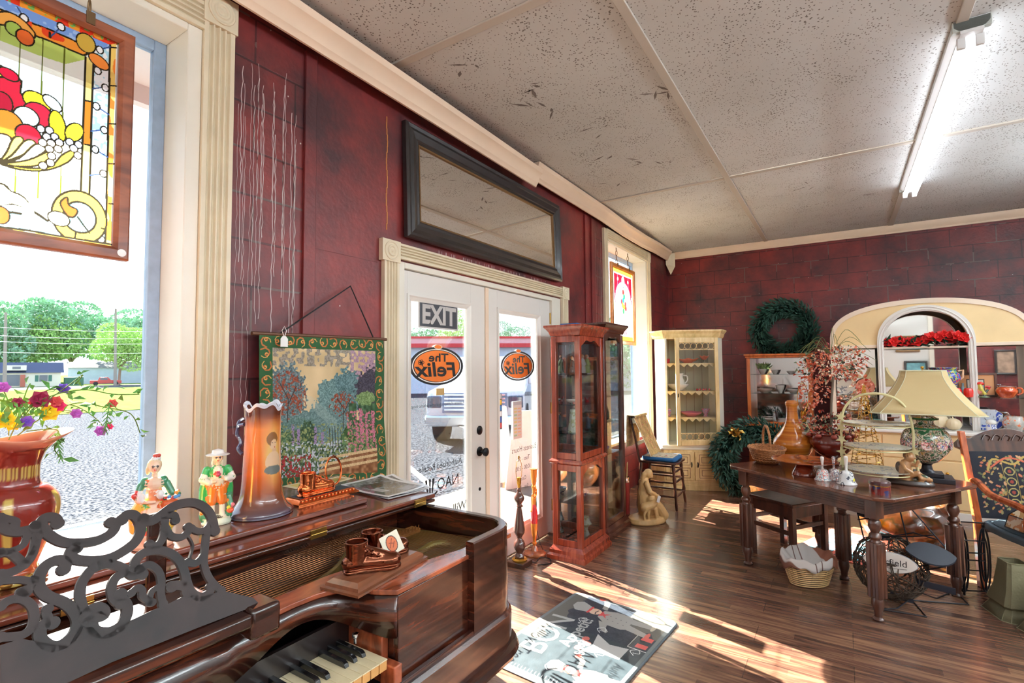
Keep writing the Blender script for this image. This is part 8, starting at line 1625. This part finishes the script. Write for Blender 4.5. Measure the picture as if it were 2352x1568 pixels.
for i, (y, lb, cs, r_) in enumerate([(-.03, 'round scroll patterned plate standing at the left of the hutch shelf', [(206, 196, 180), (200, 190, 176), (120, 116, 120), (206, 196, 180)], .085), (-.2, 'round red flowered plate standing beside it on the hutch shelf', [(206, 120, 100), (214, 140, 116), (180, 40, 36), (150, 120, 90)], .085)]):
    a = MB(); a.T = Matrix.Translation((0, 0, r_)) @ Matrix.Rotation(PI/2, 4, 'Y'); a.lathe([(.001, 0), (r_, 0), (r_, -.008), (r_*.7, -.004), (.001, -.004)], n=30, cap=False); o = mkobj('display_plate', a, spk('disp_%d' % i, cs, 12)); o.location = (HX+.09, y, SZ); tag(o, lb, 'plate')
for i, (y, c_, lb) in enumerate([(-.02, (200, 110, 90), 'small coral cup on the hutch counter behind the flowers'), (-.12, (150, 120, 90), 'brown patterned cup on the hutch counter behind the flowers'), (-.28, (40, 90, 80), 'dark green bowl on the hutch counter beside the wire tree')]): bowl('cup', lb, (HX, y, CTZ), .05, .07, spk('cup_%d' % i, [c_, tuple(min(255, q+40) for q in c_), c_], 30), 'cup')
rt = thing('poinsettia_garland', 'garland of red silk poinsettias lying on the arched shelf of the hutch', 'garland', (HX+.02, -.70, 1.64)); rdm = solid('poinsettia_red', (206, 24, 22), .6)
for i in range(13): y = .30-i*.05; flower('poinsettia', rdm, rt, (rr.uniform(-.02, .02), y, .035+(.05 if i > 6 else 0)*(1-abs(i-9)/5)+rr.uniform(0, .03)), .062, i, (-1, rr.uniform(-.4, .4), .3+rr.random()*.5), 5)
a = MB(); cards(a, [((rr.uniform(-.02, .04), rr.uniform(-.3, .32), rr.uniform(.005, .07)), (-.4, rr.uniform(-1, 1), .3)) for _ in range(46)], .075, .5, 2.2, 2); mkobj('leaves', a, solid('dark_leaf_green', (24, 60, 44), .5), rt, smooth=False)['kind'] = 'stuff'
# ================= hanging stained glass =================
stg = stainedmat('stained_glass'); sfr = wood('red_mahogany', (104, 50, 30), (156, 86, 54), (1.5, 6, 6), 3, .45, .05); sfr2 = wood('light_oak', (160, 92, 40), (200, 128, 64), (3, 3, 3), 3, .35, .3); chm = solid('old_chain', (120, 96, 70), .35, .9)
def hang(name, label, x0, x1, z0, z1, y, ca, fm, fw, chains, ztop, shr=0):
    w_, h_ = x1-x0, z1-z0; rt = thing(name, label, 'stained glass', ((x0+x1)/2, y, (z0+z1)/2)); picture_frame(rt, w_, h_, [(0, -.012), (0, .012), (.006, .017), (fw-.012, .017), (fw, .006), (fw, -.012)], fm)
    mkobj('leaded_glass', ca.mesh(lambda x, z: (x-ca.w/2, 0, z-ca.h/2)), stg, rt, smooth=False)
    for cx in chains:
        zb = h_/2; n_ = max(2, int((ztop-(z1))/.05))
        for i in range(n_): a = MB(); zc = zb+.03+i*(ztop-z1)/n_; a.tube([((.011*math.cos(2*PI*q/14) if i % 2 else 0)+cx, 0 if i % 2 else .011*math.cos(2*PI*q/14), zc+.03*math.sin(2*PI*q/14)) for q in range(14)], .0028, 6, closed=True); mkobj('chain_link', a, chm, rt)
        a = MB(); a.box((cx-.012, -.02, zb-.03), (cx+.012, -.012, zb+.012)); mkobj('hanger_plate', a, chm, rt, smooth=False)
    return rt
yA = 2.08; pR = onY(300, 340, yA).x; z1_ = onY(302, 85, yA).z; z0_ = onY(287, 600, yA).z; x0_ = pR-.95
wA, hA = .95-.09, (z1_-z0_)-.09
ca = Canvas(wA, hA, 560, (242, 244, 236)); K_ = (44, 36, 20)
def G(x, y): q_ = onY(x/2.529, y/2.529, yA); return (q_.x-(pR-.95)-.045, q_.z-z0_-.045)
def gp(pts): return [G(*p_) for p_ in pts]
sX = G(400, 700)[0]-G(300, 700)[0]; sY = G(300, 600)[1]-G(300, 700)[1]; Lp = .007
def gl(pts, c=K_, w=1.0, k=5, closed=False): ca.line(smooth(gp(pts), k, closed), Lp*w, c)
def ge(x, y, rx, ry, c, rot=0): cx, cy = G(x, y); ca.ell(cx, cy, rx*sX/100+Lp*.5, ry*sY/100+Lp*.5, K_, rot); ca.ell(cx, cy, rx*sX/100-Lp*.1, ry*sY/100-Lp*.1, c, rot)
def gs(pts, c, k=4): q_ = smooth(gp(pts), k, True); ca.poly(q_, c); ca.line(q_, Lp*.8, K_, True)
n18, n6 = ca.noise(20, 3), ca.noise(6, 5)
ca.poly(gp([(-900, -330), (500, 210), (497, 345), (380, 372), (250, 330), (-900, -100)]), (190, 214, 110))
for a0, b0 in ((375, 350), (250, 220), (120, 85), (0, -40), (-130, -170), (-260, -310)): gl([(a0, 270-(375-a0)*.4), (b0, 1150)], (100, 106, 30), .55, 2)
top_ = gp([(-900, -700), (900, -700), (900, 250), (640, 262), (95, 28), (-900, -400)]); m_ = ca.polym(top_); ca.put(m_, (226, 60, 34)); ca.put(m_ & (n18 > .5), (236, 150, 50)); ca.put(m_ & (n6 > .78), (120, 180, 90))
ca.poly(gp([(-900, -400), (95, 28), (640, 262), (637, 300), (600, 300), (470, 268), (290, 185), (60, 95), (-900, -260)]), (120, 158, 226)); ca.put(ca.polym(gp([(-900, -400), (95, 28), (640, 262), (600, 300), (60, 95), (-900, -260)])) & (n6 > .6), (160, 190, 240))
ca.poly(gp([(540, 300), (637, 280), (612, 1330), (300, 1370), (280, 1280), (520, 1120)]), (242, 246, 250)); bo = ca.polym(gp([(540, 300), (637, 280), (612, 1420), (540, 1420), (520, 1120)])); ca.put(bo & (n6 > .68), (176, 222, 240))
bd = gp([(-900, -210), (60, 108), (180, 165), (290, 205), (470, 285)]); ca.line(bd, .042, K_); ca.line(bd, .03, (238, 150, 54)); ca.put(ca.polym(gp([(100, 90), (470, 260), (470, 300), (100, 150)])) & (n18 > .5), (222, 70, 36)); ca.line(gp([(290, 190), (290, 216)]), Lp, K_)
st_ = gp([(637, 262), (675, 250), (645, 1450), (610, 1450)]); ca.poly(st_, (244, 206, 110)); ca.put(ca.polym(st_) & (n18 > .56), (232, 130, 50)); gl([(640, 262), (612, 1430)], K_, .9, 2)
for y_ in (275, 497, 718, 950, 1183, 1420): gl([(634, y_), (675, y_+2)], K_, .7, 2)
cl_ = gp([(497, 330), (542, 345), (520, 1140), (470, 1128)]); ca.poly(cl_, (240, 222, 130)); ca.poly(gp([(495, 583), (533, 593), (522, 845), (482, 838)]), (236, 132, 40)); gl([(497, 330), (470, 1128)], K_, .9, 2); gl([(542, 345), (520, 1140)], K_, .9, 2); [gl([(494, y_), (534, y_+8)], K_, .8, 2) for y_ in (583, 838)]
for A_0, B_0 in (((140, 105), (100, 40)), ((355, 155), (300, 208)), ((580, 290), (640, 270)), ((540, 515), (612, 505)), ((560, 617), (632, 665)), ((530, 762), (605, 752)), ((553, 868), (625, 912)), ((525, 1018), (600, 1008)), ((567, 410), (545, 370))): gl([A_0, B_0], (60, 80, 130), .6, 2)
for x_, y_ in ((140, 105), (355, 155), (580, 290), (567, 410), (612, 510), (560, 617), (605, 755), (553, 868), (600, 1008), (588, 1390)): ge(x_, y_, 20, 20, (246, 248, 252))
gl([(0, 110), (60, 105), (120, 140), (165, 190)], K_, 5.4); gl([(0, 110), (60, 105), (120, 140), (165, 190)], (240, 170, 80), 4); ge(80, 168, 42, 36, (166, 196, 90)); ge(146, 218, 46, 40, (232, 110, 50)); ge(500, 250, 58, 54, (206, 170, 70)); ge(575, 358, 68, 34, (236, 140, 60), -.45)
gs([(0, 380), (30, 410), (10, 450), (-80, 450), (-80, 380)], (246, 214, 60)); gs([(-100, 470), (110, 455), (120, 540), (165, 600), (60, 655), (-100, 640)], (204, 34, 52)); ge(52, 432, 52, 28, (200, 24, 50), -.3); ge(12, 600, 52, 60, (180, 24, 46)); ge(215, 592, 78, 50, (242, 206, 50), -.5); ge(305, 600, 62, 28, (240, 244, 230), -.7); ge(220, 668, 80, 66, (206, 40, 60)); ge(155, 678, 66, 52, (236, 240, 226)); ge(40, 722, 84, 76, (238, 136, 44)); ge(165, 785, 68, 56, (206, 36, 54)); ge(335, 735, 46, 88, (244, 206, 48), .15); ge(432, 768, 48, 58, (244, 214, 60), -.4)
for i, pts in enumerate([[(0, 930), (-30, 790), (20, 778), (62, 800), (60, 850)], [(0, 940), (40, 880), (80, 800), (130, 800), (130, 850), (70, 900)], [(0, 945), (70, 900), (140, 820), (190, 815), (205, 850), (120, 905)], [(10, 945), (110, 920), (200, 840), (250, 850), (260, 880), (160, 930)], [(10, 952), (160, 930), (280, 880), (300, 905), (220, 960), (90, 965)]]): gs(pts, [(246, 244, 226), (244, 210, 90), (242, 222, 130), (246, 244, 230), (244, 206, 80)][i])
gs([(0, 950), (160, 975), (290, 968), (360, 900), (430, 868), (432, 900), (380, 950), (260, 990), (120, 985)], (240, 206, 60))
for x_, y_ in ((237, 748), (287, 757), (272, 795), (318, 795), (248, 828), (297, 832), (345, 828), (287, 865), (338, 865), (300, 906), (293, 945), (250, 962), (405, 825), (456, 840), (428, 862), (452, 903)): ge(x_, y_, 21, 19, (238, 230, 240))
ca.poly(gp([(-600, 1180), (0, 1185), (100, 1200), (210, 1250), (280, 1290), (330, 1360), (-600, 1330)]), (186, 222, 236)); m_ = ca.polym(gp([(-600, 1230), (60, 1235), (160, 1260), (270, 1300), (330, 1360), (-600, 1330)])); ca.put(m_ & (n6 > .55), (130, 200, 226))
for pts in ([(-300, 1000), (0, 1065), (60, 1110), (120, 1135), (160, 1175), (180, 1215), (275, 1282)], [(0, 1190), (60, 1182), (140, 1200), (215, 1240), (275, 1282)], [(30, 1225), (60, 1232), (120, 1240)]): gl(pts, K_, 1.1)
ca.poly(smooth(gp([(0, 1070), (60, 1112), (120, 1138), (165, 1180), (200, 1235), (130, 1200), (60, 1180), (0, 1190)]), 3, True), (240, 238, 190)); ge(5, 1250, 42, 44, (232, 96, 40))
cx_, cy_ = G(465, 1262); ca.ring(cx_, cy_, 122*sX/100, 112*sY/100, .046, K_); ca.ring(cx_, cy_, 122*sX/100, 112*sY/100, .034, (244, 196, 74)); ca.ell(cx_, cy_, 100*sX/100, 90*sY/100, (178, 224, 238)); ca.put((ca.ellm(cx_, cy_, 100*sX/100, 90*sY/100) < 1) & (n6 > .6), (120, 204, 226)); ca.ring(cx_, cy_, 101*sX/100, 91*sY/100, .006, K_)
gs([(350, 1180), (390, 1145), (400, 1190), (450, 1220), (430, 1260), (390, 1250)], (228, 96, 36)); ge(342, 1270, 62, 38, (238, 236, 206), -.3); gl([(452, 1260), (480, 1300), (520, 1352)], K_, .8); gl([(435, 1385), (440, 1350)], K_, .8, 2); gl([(590, 1325), (605, 1330)], K_, .8, 2)
bt_ = gp([(-900, 1290), (0, 1318), (300, 1364), (640, 1418), (640, 1500), (-900, 1500)]); ca.poly(bt_, (244, 190, 80)); ca.put(ca.polym(bt_) & (n18 > .55), (240, 230, 160)); gl([(-900, 1290), (0, 1318), (300, 1364), (640, 1418)], K_, 1, 2)
rt = hang('stained_glass_panel', 'large stained glass fruit bowl panel in a brown frame in the near window', pR-.95, pR, z0_, z1_, yA, ca, sfr, .045, (.345,), 2.84)
a = MB(); a.T = Matrix.Translation((.452, -.018, -(z1_-z0_)/2+.024)) @ Matrix.Rotation(PI/2, 4, 'X'); a.lathe([(.013, 0), (.013, .001), (.001, .0012)], n=20); mkobj('oval_sticker', a, MATS['tag_white'], rt)
yB = 2.19; q0 = onY(1402, 600, yB); q1 = onY(1455, 793, yB); xa, xb = q0.x, onY(1457, 700, yB).x; zb1 = q0.z; zb0 = q1.z; wB, hB = xb-xa-.1, zb1-zb0-.1
ca = Canvas(wB, hB, 150, (240, 242, 240)); K_ = (40, 40, 60); mB = wB/2
ca.rect(0, hB-.05, wB, hB, (236, 206, 60)); ca.rect(0, 0, wB, .05, (236, 206, 60)); ca.rect(0, 0, .035, hB, (244, 222, 140)); ca.rect(wB-.035, 0, wB, hB, (244, 222, 140)); ca.rect(.05, hB-.3, wB-.05, hB-.06, (214, 24, 40)); ca.ell(mB, hB-.34, mB-.09, .2, (240, 244, 244)); ca.ring(mB, hB-.34, mB-.075, .21, .025, (206, 30, 60)); ca.rect(.09, .05, wB-.09, hB-.34, (240, 244, 244)); ca.ell(mB, hB-.13, .05, .07, (220, 236, 246)); ca.ring(mB, hB-.13, .05, .07, .008, K_)
for dx, dy, c_ in ((0, .52, (214, 40, 40)), (.03, .47, (40, 150, 90)), (-.05, .4, (206, 40, 60)), (.07, .38, (220, 60, 60)), (0, .42, (40, 170, 120)), (.02, .34, (240, 200, 50)), (-.02, .36, (240, 210, 60)), (.08, .33, (220, 50, 50)), (.0, .29, (60, 160, 80))): ca.ell(mB+dx, dy+.06, .034, .034, c_)
for s_ in (-1, 1): ca.line([(mB+s_*.13, .06), (mB+s_*.13, hB-.36)], .008, K_); ca.line([(mB+s_*.18, .06), (mB+s_*.18, hB-.06)], .006, (120, 120, 170)); ca.line(smooth([(mB, .2), (mB+s_*.06, .24), (mB+s_*.08, .2)], 5), .006, K_); ca.line(smooth([(mB+s_*.1, .08), (mB+s_*.06, .16), (mB+s_*.03, .07)], 5), .022, (200, 30, 60)); ca.ell(mB+s_*.17, hB-.12, .02, .02, (230, 240, 250))
hang('stained_glass_panel', 'narrow arched stained glass flower panel in an oak frame in the far window', xa, xb, zb0, zb1, yB, ca, sfr2, .05, (-.2, .18), 2.87)
